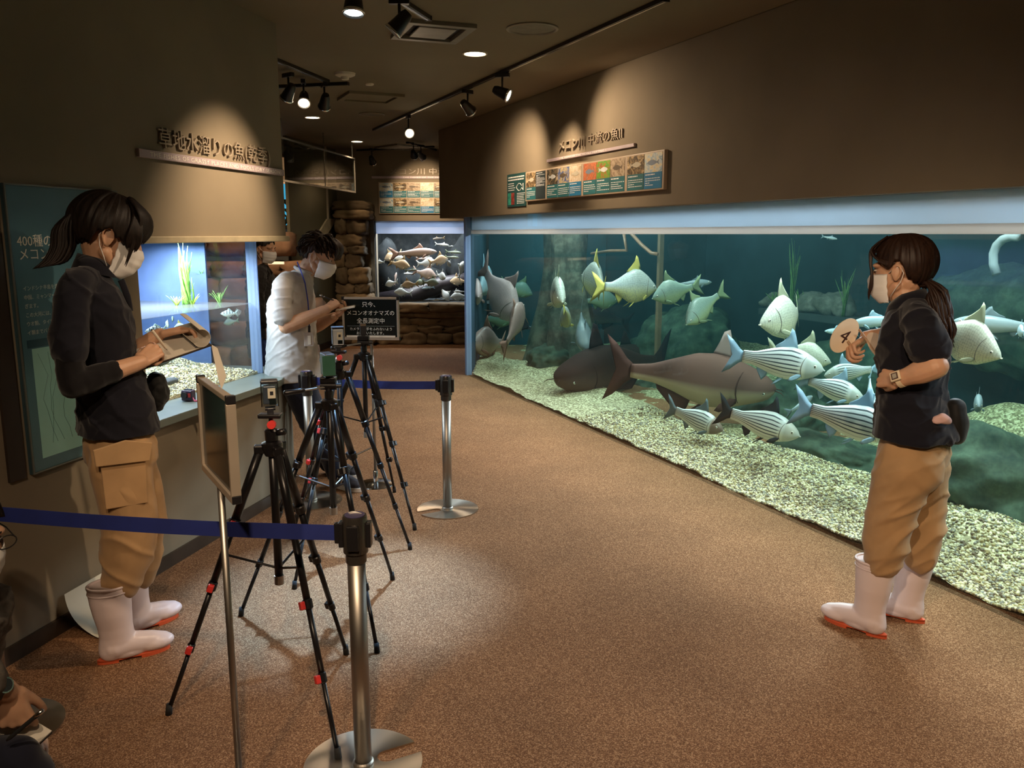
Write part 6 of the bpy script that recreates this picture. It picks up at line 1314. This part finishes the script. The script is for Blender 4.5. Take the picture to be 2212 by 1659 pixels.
# little camera left on the ledge
lc = pplane(408, 866, lw(0, .05, LH), (0, 0, 1)); t = thing('ledge_camera', 'small dark camera with a red strap sitting on the counter ledge', 'camera', lc, math.radians(-12))
MB().box((0, 0, .030), (.062, .042, .056)).build('body', mat('plum_case', (.05, .03, .06), rough=.35), t, bevel=.006); MB().cyl((-.008, -.020, .034), (-.008, -.032, .034), .017, 20).build('lens', M_CAM, t, auto=40); MB().box((.018, -.0215, .034), (.014, .002, .022)).build('red_badge', M_RED, t); MB().box((0, 0, .060), (.034, .024, .006)).build('grip_top', M_CAM, t)
sp_ = [pplane(x, y, lw(0, d, 0), LW.to_3x3() @ Vector((0, 1, 0)))-lc for x, y, d in ((420, 866, .02), (430, 866, -.02), (436, 880, -.035), (440, 902, -.03), (438, 922, -.028))]
Ri = Matrix.Rotation(math.radians(12), 3, 'Z'); MB().tube([Ri @ Vector((.026, -.01, .02))]+[Ri @ q for q in sp_], [.004, .005, .006, .007, .006, .003], 8, flat=.5).build('red_strap', mat('red_strap', (.42, .03, .07), rough=.6), t, smooth=True)
# white curled paper under the left wall
m = MB(); A, B_, C_, D_ = [pplane(x, y, lw(0, -.02, 0), LW.to_3x3() @ Vector((0, 1, 0))) for x, y in ((139, 1284), (216, 1240), (216, 1240), (139, 1284))]
g0, g1 = ph(212, 1378, .006), ph(318, 1312, .006); rows = []
for i in range(11):
    u = i/10; a = A.lerp(A+(B_-A)*1.9, 0)+(B_-A)*2.05*u*.62; b = g0.lerp(g1, u); c = a.lerp(b, .45)+Vector((-.055, .01, -.05)); rows.append([a*(1-q)**2+c*2*q*(1-q)+b*q*q for q in [j/10 for j in range(11)]])
nrm = Vector((.5, -.7, .5)).normalized()*.0015
vs = [p for r in rows for p in r]; m.add(vs+[p-nrm for p in vs], [(i*11+j, (i+1)*11+j, (i+1)*11+j+1, i*11+j+1) for i in range(10) for j in range(10)]+[(121+i*11+j, 121+i*11+j+1, 121+(i+1)*11+j+1, 121+(i+1)*11+j) for i in range(10) for j in range(10)])
tag(m.build('paper_sheet', mat('cream_board', (.66, .62, .50), rough=.7, var=.03), smooth=True), 'curled cream sheet leaning on the wall behind the white boots at the left', 'paper')
# ================================================================== fish
def fishmat(name, top, belly, scale=0, stripes=0, bars=0, head=None, rough=.42, mid=.0, soft=.35, spec=.4):
    N = NT(name); p = N.n('BsdfPrincipled', i_Roughness=rough); p.inputs['Specular IOR Level'].default_value = spec
    at = N.n('Attribute', attribute_name='tv'); sx = N.n('SeparateXYZ'); N.l(at, sx, 1, 0)
    mr = N.n('MapRange'); mr.inputs[1].default_value = mid-soft; mr.inputs[2].default_value = mid+soft; N.l(sx, mr, 1, 0)
    mx = N.n('Mix'); mx.data_type = 'RGBA'; mx.inputs[6].default_value = (*belly, 1); mx.inputs[7].default_value = (*top, 1); N.l(mr, mx, 0, 0); cur = (mx, 2)
    def mul(fac_node, col, fo=0):
        m = N.n('Mix'); m.data_type = 'RGBA'; m.inputs[7].default_value = (*col, 1); N.l(fac_node, m, fo, 0); N.l(cur[0], m, cur[1], 6); return (m, 2)
    if scale:
        mp = N.n('Mapping'); mp.inputs['Scale'].default_value = (34, 9, 1); N.l(at, mp, 1, 0); v = N.n('TexVoronoi', i_Scale=1.0); v.inputs['Randomness'].default_value = .35; N.l(mp, v); r = N.ramp(v, [(.35, (0, 0, 0)), (.75, (scale, scale, scale))]); cur = mul(r, tuple(c*.55 for c in top))
        b = N.n('Bump', i_Strength=.25, i_Distance=.01); N.l(v, b, 0, 2); N.l(b, p, 0, p.inputs.find('Normal'))
    if stripes:
        m1 = N.n('Math', operation='MULTIPLY'); m1.inputs[1].default_value = stripes*PI; N.l(sx, m1, 1, 0); m2 = N.n('Math', operation='SINE'); N.l(m1, m2)
        r = N.ramp(m2, [(.42, (0, 0, 0)), (.68, (1, 1, 1))]); g = N.n('MapRange'); g.inputs[1].default_value = .25; g.inputs[2].default_value = .31; N.l(sx, g, 0, 0)
        vv = N.n('MapRange'); vv.inputs[1].default_value = -.75; vv.inputs[2].default_value = -.5; N.l(sx, vv, 1, 0)
        f = N.n('Math', operation='MULTIPLY'); N.l(r, f, 0, 0); N.l(g, f, 0, 1); f2 = N.n('Math', operation='MULTIPLY'); N.l(f, f2, 0, 0); N.l(vv, f2, 0, 1); cur = mul(f2, (.030, .045, .055))
    if bars:
        m1 = N.n('Math', operation='MULTIPLY'); m1.inputs[1].default_value = bars*2*PI; N.l(sx, m1, 0, 0); m2 = N.n('Math', operation='SINE'); N.l(m1, m2); r = N.ramp(m2, [(.6, (0, 0, 0)), (.85, (1, 1, 1))])
        vv = N.n('MapRange'); vv.inputs[1].default_value = -.35; vv.inputs[2].default_value = .05; N.l(sx, vv, 1, 0); f = N.n('Math', operation='MULTIPLY'); N.l(r, f, 0, 0); N.l(vv, f, 0, 1); cur = mul(f, (.02, .04, .05))
    if head:
        g = N.n('MapRange'); g.inputs[1].default_value = .235; g.inputs[2].default_value = .20; N.l(sx, g, 0, 0); cur = mul(g, head)
    N.l(cur[0], p, cur[1], 0); N.l(p, N.out); return N.m
def finmat(name, c):
    N = NT(name); d = N.n('BsdfDiffuse', i_Color=(*c, 1)); t = N.n('BsdfTranslucent', i_Color=(*c, 1)); mx = N.n('MixShader', i_Fac=.4); N.l(d, mx, 0, 1); N.l(t, mx, 0, 2)
    tc = N.n('TexCoord'); w_ = N.n('TexNoise', i_Scale=60.0); N.l(tc, w_, 3, 0); b = N.n('Bump', i_Strength=.3, i_Distance=.004); N.l(w_, b, 0, 2); N.l(b, d, 0, 2); N.l(mx, N.out); return N.m
FM = dict(
 white=(fishmat('white_barb_skin', (.46, .50, .42), (.56, .58, .38), .8, mid=.0), finmat('white_fin', (.48, .52, .38))),
 yellow=(fishmat('yellow_barb_skin', (.33, .38, .36), (.52, .49, .20), .8, mid=-.1), finmat('yellow_fin', (.60, .55, .15))),
 green=(fishmat('green_barb_skin', (.20, .29, .25), (.28, .36, .18), .6), finmat('green_fin', (.25, .34, .2))),
 pink=(fishmat('pink_barb_skin', (.46, .36, .36), (.56, .46, .42), .4), finmat('pink_fin', (.46, .34, .32))),
 brown=(fishmat('brown_barb_skin', (.32, .22, .20), (.50, .36, .27), .4), finmat('brown_fin', (.38, .22, .17))),
 striped=(fishmat('striped_skin', (.48, .55, .56), (.60, .63, .52), stripes=8.0, head=(.38, .43, .40)), finmat('blue_fin', (.34, .50, .62))),
 striped2=(fishmat('striped_skin_dark', (.44, .50, .48), (.52, .54, .46), stripes=8.0, head=(.16, .12, .09)), finmat('slate_fin', (.14, .20, .22))),
 striped3=(fishmat('striped_skin_grey', (.46, .52, .50), (.60, .62, .50), stripes=8.0, head=(.40, .42, .36)), finmat('dark_fin', (.035, .045, .05))),
 cat=(fishmat('catfish_skin', (.135, .070, .056), (.40, .31, .21), mid=-.20, soft=.18, rough=.8, spec=.12), finmat('catfish_fin', (.11, .055, .045))),
 catd=(fishmat('dark_catfish_skin', (.024, .014, .012), (.06, .042, .034), rough=.9, spec=.1), finmat('dark_catfish_fin', (.03, .022, .024))),
 dark=(fishmat('shadow_fish_skin', (.020, .022, .030), (.05, .05, .06)), finmat('shadow_fin', (.03, .03, .04))),
 grey=(fishmat('grey_skin', (.17, .23, .26), (.27, .32, .32)), finmat('grey_fin', (.20, .27, .30))),
 blue=(fishmat('blue_silver_skin', (.30, .44, .52), (.46, .58, .62)), finmat('blue_silver_fin', (.42, .62, .74))),
 gold=(fishmat('tan_barb_skin', (.40, .29, .17), (.58, .50, .36), .4), finmat('tan_fin', (.44, .34, .20))),
 rose=(fishmat('rose_barb_skin', (.36, .28, .24), (.62, .50, .42), .3), finmat('rose_fin', (.42, .30, .24))),
 silver=(fishmat('silver_skin', (.44, .48, .46), (.66, .68, .62), .3), finmat('silver_fin', (.5, .52, .48))),
 olive=(fishmat('olive_skin', (.16, .20, .15), (.30, .32, .24), .3), finmat('olive_fin', (.20, .24, .16))),
 archer=(fishmat('archer_skin', (.66, .76, .76), (.78, .82, .74), bars=5.0), finmat('archer_fin', (.5, .6, .55))))
M_GILL = mat('gill_shadow', (.13, .12, .10), rough=.7)
M_FEYE = mat('fish_eye_ring', (.55, .55, .45), rough=.2); M_FPUP = mat('fish_pupil', (.01, .01, .012), rough=.1)
PROF = dict(
 barb=([(0, .004), (.05, .050), (.12, .095), (.22, .160), (.36, .225), (.48, .228), (.62, .175), (.76, .105), (.88, .060), (1, .056)], [(0, .012), (.05, .035), (.12, .075), (.25, .140), (.42, .180), (.55, .170), (.68, .115), (.8, .070), (.9, .050), (1, .050)], [(0, .012), (.06, .045), (.15, .075), (.3, .098), (.5, .090), (.7, .055), (.88, .024), (1, .012)], .80),
 striped=([(0, .006), (.05, .046), (.12, .082), (.25, .125), (.40, .150), (.55, .135), (.7, .100), (.85, .062), (1, .055)], [(0, .014), (.05, .042), (.12, .078), (.28, .118), (.45, .130), (.6, .112), (.75, .078), (.88, .052), (1, .050)], [(0, .018), (.06, .052), (.15, .078), (.3, .094), (.5, .088), (.7, .058), (.88, .026), (1, .014)], .80),
 catfish=([(0, .012), (.03, .042), (.09, .075), (.18, .112), (.30, .150), (.42, .165), (.55, .155), (.7, .108), (.85, .060), (1, .040)], [(0, .020), (.03, .050), (.09, .078), (.18, .102), (.32, .140), (.45, .148), (.56, .125), (.68, .085), (.82, .050), (1, .038)], [(0, .030), (.03, .070), (.10, .105), (.22, .122), (.38, .115), (.55, .090), (.75, .045), (.9, .022), (1, .014)], .84),
 slim=([(0, .006), (.06, .040), (.15, .068), (.3, .092), (.45, .096), (.62, .078), (.8, .050), (1, .036)], [(0, .012), (.06, .038), (.15, .064), (.3, .086), (.5, .088), (.66, .066), (.82, .044), (1, .034)], [(0, .014), (.06, .04), (.15, .06), (.3, .072), (.5, .066), (.7, .042), (.9, .018), (1, .010)], .82),
 archer=([(0, .010), (.08, .055), (.2, .110), (.4, .185), (.55, .215), (.7, .165), (.85, .085), (1, .060)], [(0, .016), (.08, .07), (.2, .14), (.38, .20), (.55, .20), (.7, .14), (.85, .075), (1, .06)], [(0, .012), (.1, .05), (.3, .075), (.55, .065), (.8, .03), (1, .014)], .82))
PROF['striped'] = tuple([(a, b*1.20) for a, b in q] if i < 2 else q for i, q in enumerate(PROF['striped'][:3]))+(.80,)
PROF['barb'] = tuple([(a, b*1.12) for a, b in q] if i < 2 else q for i, q in enumerate(PROF['barb'][:3]))+(.80,)
def interp(tab, t): return np.interp(t, [a for a, _ in tab], [b for _, b in tab])
def smoothcurve(tab, ts):
    f = np.linspace(0, 1, 201); v = interp(tab, f); k = np.exp(-np.linspace(-2, 2, 15)**2); k /= k.sum(); vp = np.concatenate([np.full(7, v[0]), v, np.full(7, v[-1])]); return np.interp(ts, f, np.convolve(vp, k, 'valid'))
TAIL_D = [(0, .045), (-.05, .075), (-.13, .155), (-.21, .205), (-.165, .10), (-.125, 0), (-.165, -.10), (-.21, -.205), (-.13, -.155), (-.05, -.075), (0, -.045)]
def fish(kind, col, loc, L, heading, roll=0, bend=0, label=None, group=None, detail=2, finw=1.0, name='fish', dorsal_col=None):
    """loc = body middle, heading = nose direction; parts: body, fins, eyes"""
    skin, fin = FM[col]; top, bot, wid, bl = PROF[kind]; nt = 30 if detail > 1 else 16; nr = 20 if detail > 1 else 12
    ts = np.concatenate([[0, .006, .02], np.linspace(.045, 1, nt)]); T_, B_, W_ = smoothcurve(top, ts), smoothcurve(bot, ts), smoothcurve(wid, ts); z0 = np.clip(ts/.03, 0, 1)**.5; T_ = T_*z0+.002; B_ = B_*z0+.002; W_ = W_*z0+.001
    head_ = Vector(heading).normalized(); up = Vector((0, 0, 1)); up = (up-head_*head_.dot(up)); up = up.normalized() if up.length > 1e-3 else Vector((0, -1, 0)); lf = up.cross(head_)
    R3 = Matrix((head_, lf, up)).transposed() @ Matrix.Rotation(math.radians(roll), 3, 'X')
    r = thing(name, label, 'fish', loc, group=group); r.rotation_euler = R3.to_euler()
    X0 = .42; bx = lambda t: (X0-t*bl)*L
    def bendf(x, y, z):
        q = max(0.0, (X0*.55*L-x)/L); return (x, y+bend*L*q*q, z)
    m = MB(); tv = []; rings = []
    for i, t in enumerate(ts):
        ring = []
        for j in range(nr):
            a = 2*PI*j/nr; sn, cs = math.sin(a), math.cos(a); z = (T_[i] if sn > 0 else B_[i])*sn; y = W_[i]*math.copysign(abs(cs)**(.9 if kind != 'catfish' else .8), cs); ring.append(bendf(bx(t), y*L, z*L)); tv.append((t, sn, 0))
        rings.append(ring)
    m.loft(rings); o = m.build('body', skin, r, smooth=True); at = o.data.attributes.new('tv', 'FLOAT_VECTOR', 'POINT'); at.data.foreach_set('vector', np.array(tv, dtype=np.float32).ravel())
    def plate(nm, pts, place, mt=fin, th=.004):
        n = len(pts); P_ = [Vector(bendf(*(place(u, v)))) for u, v in pts]; nrm = Vector((0, 0, 0))
        for i in range(n): nrm += (P_[i]).cross(P_[(i+1) % n])
        nrm = nrm.normalized()*th*L*.5; cen = sum(P_, Vector())/n; mm = MB()
        inner = [cen.lerp(p, .55) for p in P_]; vs = [p for p in P_]+[p+nrm for p in inner]+[p-nrm for p in inner]
        fs = [(i, (i+1) % n, n+(i+1) % n, n+i) for i in range(n)]+[((i+1) % n, i, 2*n+i, 2*n+(i+1) % n) for i in range(n)]+[tuple(range(n, 2*n)), tuple(range(2*n, 3*n))[::-1]]
        mm.add(vs, fs); return mm.build(nm, mt, r, smooth=True)
    xe = bx(1)
    plate('tail_fin', TAIL_D, lambda u, v: (xe+.012*L+u*L*(1.0 if kind != 'catfish' else .85)*finw, 0, v*L*(1.0 if kind not in ('slim',) else .75)*finw))
    def zt(t): return float(np.interp(t, ts, T_))*L
    def zb(t): return -float(np.interp(t, ts, B_))*L
    dm = FM[dorsal_col][1] if dorsal_col else fin
    if kind == 'catfish':
        D = [(.30, -.01), (.305, .06), (.33, .155), (.37, .135), (.40, .07), (.43, .02), (.45, -.01)]; A = [(.56, .01), (.58, -.05), (.62, -.115), (.68, -.10), (.74, -.065), (.80, -.03), (.82, .01)]
    elif kind == 'archer':
        D = [(.5, -.02), (.52, .06), (.6, .10), (.75, .07), (.88, .03), (.9, -.01)]; A = [(.5, .02), (.55, -.07), (.68, -.08), (.85, -.03), (.88, .01)]
    else:
        D = [(.34, -.02), (.36, .06), (.40, .16), (.435, .185), (.46, .11), (.53, .055), (.61, .025), (.62, -.02)]; A = [(.66, .02), (.68, -.045), (.73, -.105), (.765, -.07), (.80, -.03), (.81, .015)]
        if kind == 'slim': D = [(a, b*.55) for a, b in D]; A = [(a, b*.6) for a, b in A]
    plate('dorsal_fin', [(t, h) for t, h in D], lambda t, h: (bx(t+.10*max(h, 0)), 0, zt(t)+h*L*finw), dm)
    plate('anal_fin', A, lambda t, h: (bx(t), 0, zb(t)+h*L*finw))
    if detail:
        for sg in (1, -1):
            P1 = [(0, .012), (-.045, .030), (-.105, .020), (-.135, -.008), (-.10, -.030), (-.04, -.028), (0, -.012)]
            tp = .25; wy = float(np.interp(tp, ts, W_))*L
            plate('pectoral_fin', P1, lambda u, v: (bx(tp)+u*L*.85, sg*(wy*.86-u*L*.55), zb(tp)*.62+v*L*1.0+u*L*.35))
            tq = .46; wq = float(np.interp(tq, ts, W_))*L
            plate('pelvic_fin', P1, lambda u, v: (bx(tq)+u*L*.75+v*L*.4, sg*(wq*.45-u*L*.25), zb(tq)*.88+u*L*.65))
            te = .105 if kind != 'catfish' else .085; we = float(np.interp(te, ts, W_))*L; ze = zt(te)*.30 if kind != 'catfish' else zb(te)*.25; er = .017*L if kind != 'catfish' else .010*L
            if detail > 1:
                pts = []
                for q in range(9):
                    an = math.radians(-58+112*q/8); sn, cs = math.sin(an), math.cos(an); t = .262-.055*sn*sn-.01*sn; zz = (float(np.interp(t, ts, T_)) if sn > 0 else float(np.interp(t, ts, B_)))*sn*L; pts.append((bx(t), sg*(float(np.interp(t, ts, W_))*cs**.9*L+.0005*L), zz))
                MB().tube(pts, [.0035*L*math.sin(PI*(q+.6)/9.2)+.0006*L for q in range(9)], 6).build('gill_edge', M_GILL if kind != 'catfish' else fin, r, smooth=True)
            e_ = MB().ell((bx(te), sg*we*.93, ze), (er, er*.5, er), nu=12, nv=8).build('eye', M_FEYE, r, smooth=True)
            MB().ell((bx(te), sg*(we*.93+er*.30), ze), (er*.55, er*.3, er*.55), nu=10, nv=6).build('pupil', M_FPUP, e_, smooth=True)
        if kind == 'catfish':
            for sg in (1, -1): MB().tube([(bx(.01), sg*.03*L, -.005*L), (bx(-.03), sg*.055*L, -.01*L), (bx(-.05), sg*.07*L, -.025*L)], [.0035*L, .0025*L, .0008*L], 6).build('barbel', fin, r, smooth=True)
        if kind in ('barb', 'striped') and detail > 1:
            MB().tube([(bx(.004), -.016*L, -.004*L), (bx(-.006), 0, -.006*L), (bx(.004), .016*L, -.004*L)], [.006*L, .008*L, .006*L], 8).build('lip', skin, r, smooth=True)
    return r
RTN = RT.to_3x3() @ Vector((0, 1, 0))
def swim(kind, col, px, py, lpx, s, psi, th=0, roll=0, bend=0, label='', **kw):
    P_ = pplane(px, py, rt(0, s, 0), RTN); dv = Vector((P_.x, P_.y, 0)).normalized(); rg = Vector((dv.y, -dv.x, 0)); dep = P_.y*math.cos(PITCH)+(CAM_H-P_.z)*math.sin(PITCH)
    a, b = math.radians(psi), math.radians(th); hd = rg*math.cos(a)*math.cos(b)+dv*math.sin(a)*math.cos(b)+Vector((0, 0, math.sin(b)))
    return fish(kind, col, P_, lpx*dep/FPX, hd, roll, bend, label, 'fish in the big tank', **kw)
G = [
 ('catfish', 'cat', 1515, 822, 372, .95, -4, -4, 0, .12, 'giant brown catfish with pale belly swimming right in mid tank', {'name': 'giant_catfish', 'dorsal_col': 'pink'}),
 ('catfish', 'catd', 1318, 800, 345, 1.0, 220, -2, 0, -.1, 'nearly black giant catfish facing left just above the gravel', {'name': 'giant_catfish'}),
 ('catfish', 'catd', 1372, 776, 200, 1.9, 172, 0, 0, 0, 'dark catfish half hidden behind the tail of the brown giant', {'name': 'giant_catfish', 'detail': 1}),
 ('catfish', 'dark', 1296, 684, 120, 2.4, 200, 12, 0, .2, 'small black catfish silhouette high behind the sunken trunk', {'name': 'giant_catfish', 'detail': 1}),
 ('barb', 'white', 1706, 688, 205, .80, 226, -6, 4, -.7, 'bright white barb facing left in open water above the striped fish', {}),
 ('barb', 'yellow', 1362, 622, 160, .85, 32, -3, 0, .1, 'big silver barb with yellow fins facing right near mid tank', {}),
 ('barb', 'yellow', 1290, 610, 165, 1.0, 118, 8, 0, .3, 'silver barb with yellow fins turning away left of the big one', {}),
 ('barb', 'green', 1300, 650, 90, 1.6, 20, 0, 0, 0, 'dim green barb below and behind the yellow-finned pair', {'detail': 1}),
 ('barb', 'white', 1200, 632, 150, .60, -76, -14, 0, .2, 'narrow pale barb coming head-on right of the trunk', {}),
 ('barb', 'yellow', 1228, 684, 105, .85, 115, -28, 0, .6, 'curved pale yellow barb swimming away below the head-on one', {}),
 ('barb', 'pink', 1078, 640, 190, .60, -50, -40, 0, .15, 'large pinkish barb diving toward the pane at the left end', {}),
 ('barb', 'pink', 1027, 632, 130, .45, -84, -5, 0, 0, 'barb facing straight out at the left edge of the tank', {}),
 ('barb', 'blue', 1047, 612, 150, .8, 82, 20, 0, .1, 'thin pale tail-on fish at the left edge beside the face-on barb', {'detail': 1}),
 ('barb', 'green', 1120, 626, 78, 1.5, 5, -20, 0, 0, 'dim green barb at the back left near the trunk', {'detail': 1}),
 ('barb', 'green', 1078, 690, 84, 1.3, -10, 0, 0, 0, 'hazy green barb under the diving pinkish one', {'detail': 1}),
 ('barb', 'brown', 1116, 698, 150, .60, 78, 40, 0, .2, 'dark pinkish barb seen from behind pointing upward left of the trunk', {}),
 ('barb', 'brown', 1057, 742, 142, .58, 222, 6, 0, -.4, 'brown barb low at the left corner with its tail hanging down', {}),
 ('slim', 'dark', 1178, 722, 100, 1.2, 15, -22, 0, .1, 'small purple-black fish in front of the trunk foot', {'detail': 1}),
 ('catfish', 'grey', 1258, 716, 150, .9, -80, -30, 0, .1, 'grey catfish facing out with its head down right of the trunk', {'name': 'grey_catfish'}),
 ('barb', 'green', 1454, 632, 118, 1.0, 205, -14, 0, .1, 'yellow-green barb facing left beside the brown post', {}),
 ('slim', 'grey', 1502, 612, 84, 1.5, 12, 4, 0, 0, 'grey-blue fish behind the yellow-green barb by the post', {'detail': 1}),
 ('barb', 'green', 1515, 668, 130, .85, 228, -34, 0, .2, 'greenish barb nosing down left, lower of the pair by the post', {}),
 ('striped', 'striped', 1686, 784, 214, .55, -8, -6, 0, .05, 'upper striped fish facing right under the white barb', {'name': 'striped_fish'}),
 ('barb', 'white', 1734, 772, 140, 1.0, -4, -8, 0, .1, 'white fish half hidden behind the upper striped fish', {'detail': 1}),
 ('striped', 'striped2', 1506, 908, 150, .45, -28, -12, 0, .1, 'striped fish with a dark brown head under the giant catfish', {'name': 'striped_fish'}),
 ('striped', 'striped3', 1648, 917, 190, .42, -12, -12, 0, .1, 'lower striped fish with a black dorsal fin facing right', {'name': 'striped_fish', 'dorsal_col': 'striped3'}),
 ('striped', 'striped', 1802, 842, 150, .75, -14, -12, 0, .1, 'middle striped fish left of the standing woman', {'name': 'striped_fish', 'detail': 1}),
 ('striped', 'striped', 1832, 804, 120, 1.1, 196, -10, 0, .25, 'striped fish swimming left with its tail raised behind the paddle', {'name': 'striped_fish', 'detail': 1}),
 ('striped', 'striped', 1842, 912, 235, .40, -6, -10, 0, .1, 'large striped fish whose head is hidden by the standing woman', {'name': 'striped_fish'}),
 ('slim', 'blue', 1880, 860, 130, .55, -70, -40, 0, .2, 'blue-grey fish with upright tail beside the black polo shirt', {}),
 ('slim', 'blue', 1896, 694, 130, 1.0, 168, -8, 0, .1, 'pale blue fish behind the raised forearm', {'detail': 1}),
 ('slim', 'blue', 1812, 716, 70, 1.5, 190, 0, 0, 0, 'small teal fish peeping out left of the paddle', {'detail': 1}),
 ('barb', 'white', 2078, 738, 215, .55, -30, -16, 0, .2, 'large white barb facing right behind the hair of the woman', {}),
 ('slim', 'grey', 2150, 702, 200, 1.1, 176, 2, 0, -.15, 'long grey-blue fish at the right edge below the water line', {}),
 ('barb', 'blue', 2206, 716, 60, .8, 100, 0, 0, 0, 'pale fish cut off by the right photo edge', {'detail': 1}),
 ('slim', 'grey', 1794, 514, 34, 1.6, 10, -10, 0, 0, 'tiny grey fish just under the water line', {'detail': 1}),
 ('barb', 'grey', 2112, 872, 90, 1.3, -85, 0, 0, 0, 'hazy grey fish head-on over the gravel at the right', {'detail': 1}),
 ('slim', 'grey', 1735, 872, 90, .9, 60, 20, 0, .2, 'dim bluish fish with blurred tail below the white fish', {'detail': 1}),
]
for g in G: swim(*g[:9], label=g[10], bend=g[9], **g[11])
# far tank
FT = [('slim', 'gold', 945.6, 515.6, 26, 180, -6, 'small golden fish near the top of the far tank'), ('slim', 'silver', 957, 528.6, 30, 0, -6, 'small silver fish just under the golden one in the far tank'), ('slim', 'silver', 975, 532, 12, 20, 0, 'tiny fish at the upper right of the far tank'),
 ('slim', 'rose', 901, 546, 100, -4, 3, 'long pinkish fish stretched across the top of the far shoal'), ('barb', 'gold', 847, 555, 44, 192, -20, 'tan barb facing left under the tail of the long fish'), ('barb', 'silver', 862, 558, 28, 10, 0, 'pale barb behind the tan one at the left of the shoal'),
 ('barb', 'gold', 866, 572, 48, -8, -12, 'tan barb facing right in the left half of the shoal'), ('slim', 'rose', 919, 558, 34, 0, 4, 'slender fish directly below the long pinkish one'), ('barb', 'silver', 924, 568, 46, -16, 6, 'brightest white barb at the centre of the shoal'), ('barb', 'gold', 950, 563, 46, 18, 10, 'golden barb with raised fins right of the white one'),
 ('barb', 'silver', 969, 569, 28, 60, -40, 'small fish diving at the right of the golden barb'), ('slim', 'olive', 982, 545, 34, -4, -4, 'grey-green fish at the upper right of the shoal'), ('slim', 'olive', 979, 556, 30, 2, -4, 'olive fish just beneath the grey-green one'), ('slim', 'olive', 890, 583.5, 26, 8, 4, 'dim small fish left of the pink barb'), ('slim', 'silver', 882, 591, 24, 184, 0, 'small silver fish low left of the pink barb'),
 ('barb', 'rose', 921, 592, 54, -6, -14, 'pink barb facing right at the middle of the shoal'), ('barb', 'silver', 954, 597, 40, -60, -10, 'pale barb turned outward right of the pink one'), ('barb', 'rose', 842, 597, 42, 30, 58, 'pinkish barb rising steeply at the left pane'), ('slim', 'rose', 854, 600, 30, 60, 66, 'slim fish rising beside the steep pinkish barb'), ('barb', 'silver', 844, 613, 34, 150, -14, 'silver barb low at the left pane'),
 ('barb', 'gold', 883, 615.4, 38, 176, -6, 'golden barb facing left in the lower shoal'), ('barb', 'olive', 899, 618, 26, 30, -20, 'dim fish behind the tail of the lower golden barb'), ('barb', 'olive', 910, 611, 30, 170, 0, 'dull green barb deep in the lower shoal'), ('barb', 'olive', 932, 611, 38, 4, -4, 'greenish barb right of the dull green one'), ('barb', 'gold', 955, 606, 32, -14, -8, 'brown-gold barb near the right of the lower shoal'),
 ('slim', 'blue', 923, 622, 28, 186, -6, 'thin bright fish over the sunken log'), ('barb', 'silver', 868, 632, 40, 184, 6, 'silver barb facing left at the left end of the log'), ('barb', 'gold', 894, 643, 38, -20, -38, 'golden barb nosing down to the log'), ('barb', 'silver', 961, 637, 42, -40, -50, 'pale barb standing head down right of the log'), ('barb', 'silver', 990, 641, 42, 178, -4, 'silver barb facing left low at the right edge of the far tank'),
 ('slim', 'silver', 991, 630, 26, 170, 0, 'small fish over the barb at the lower right'), ('barb', 'gold', 989, 608, 42, 176, 0, 'tan barb facing left at the right edge of the far tank'), ('barb', 'silver', 997, 581, 44, 60, 62, 'barb rising steeply at the right edge of the far tank'), ('barb', 'silver', 821, 566, 18, 178, 0, 'tiny fish at the left edge of the far tank'), ('slim', 'silver', 941, 648.7, 22, 10, 6, 'small fish in front of the log near the bottom')]
for k, (kd, cl, px, py, lp, psi, th, lb) in enumerate(FT):
    y = FG+.22+.55*((k*37) % 10)/10; P_ = pt(px, py, y); dv = Vector((P_.x, P_.y, 0)).normalized(); rg = Vector((dv.y, -dv.x, 0)); a, b = math.radians(psi), math.radians(th)
    fish(kd, cl, P_, lp*y/FPX*1.01, rg*math.cos(a)*math.cos(b)+dv*math.sin(a)*math.cos(b)+Vector((0, 0, math.sin(b))), 0, .1*math.sin(k), lb, 'fish in the far tank', detail=1 if lp > 35 else 0)
# small tank
LWN = LW.to_3x3() @ Vector((0, 1, 0))
for k, (px, py, lp, d, psi, th, cl, lb) in enumerate([(333, 713, 46, .14, 196, -4, 'archer', 'barred white fish partly behind the pen hand in the small tank'), (362, 700, 40, .20, 100, 6, 'archer', 'barred fish turning away behind the writing hand'), (492, 677, 36, .16, 182, 0, 'archer', 'left of two barred fish under the water line at the right'), (514, 675, 34, .22, 60, 8, 'archer', 'right of two barred fish under the water line'),
     (391, 706, 36, .30, 170, -8, 'yellow', 'yellowish fish behind the far hand in the small tank'), (497, 696, 34, .34, 190, -10, 'green', 'dim greenish fish below the two barred ones'), (373, 690, 26, .36, 90, 20, 'green', 'small green fish touching the water line above the hand'), (541, 686, 24, .25, 80, 0, 'green', 'small fish at the right pane of the small tank')]):
    P_ = pplane(px, py, lw(0, GY+d, 0), LWN); dv = Vector((P_.x, P_.y, 0)).normalized(); rg = Vector((dv.y, -dv.x, 0)); a, b = math.radians(psi), math.radians(th)
    fish('archer' if k < 4 else 'barb', cl, P_, lp*P_.y/FPX, rg*math.cos(a)*math.cos(b)+dv*math.sin(a)*math.cos(b)+Vector((0, 0, math.sin(b))), 0, .1, lb, 'fish in the small tank', detail=1)
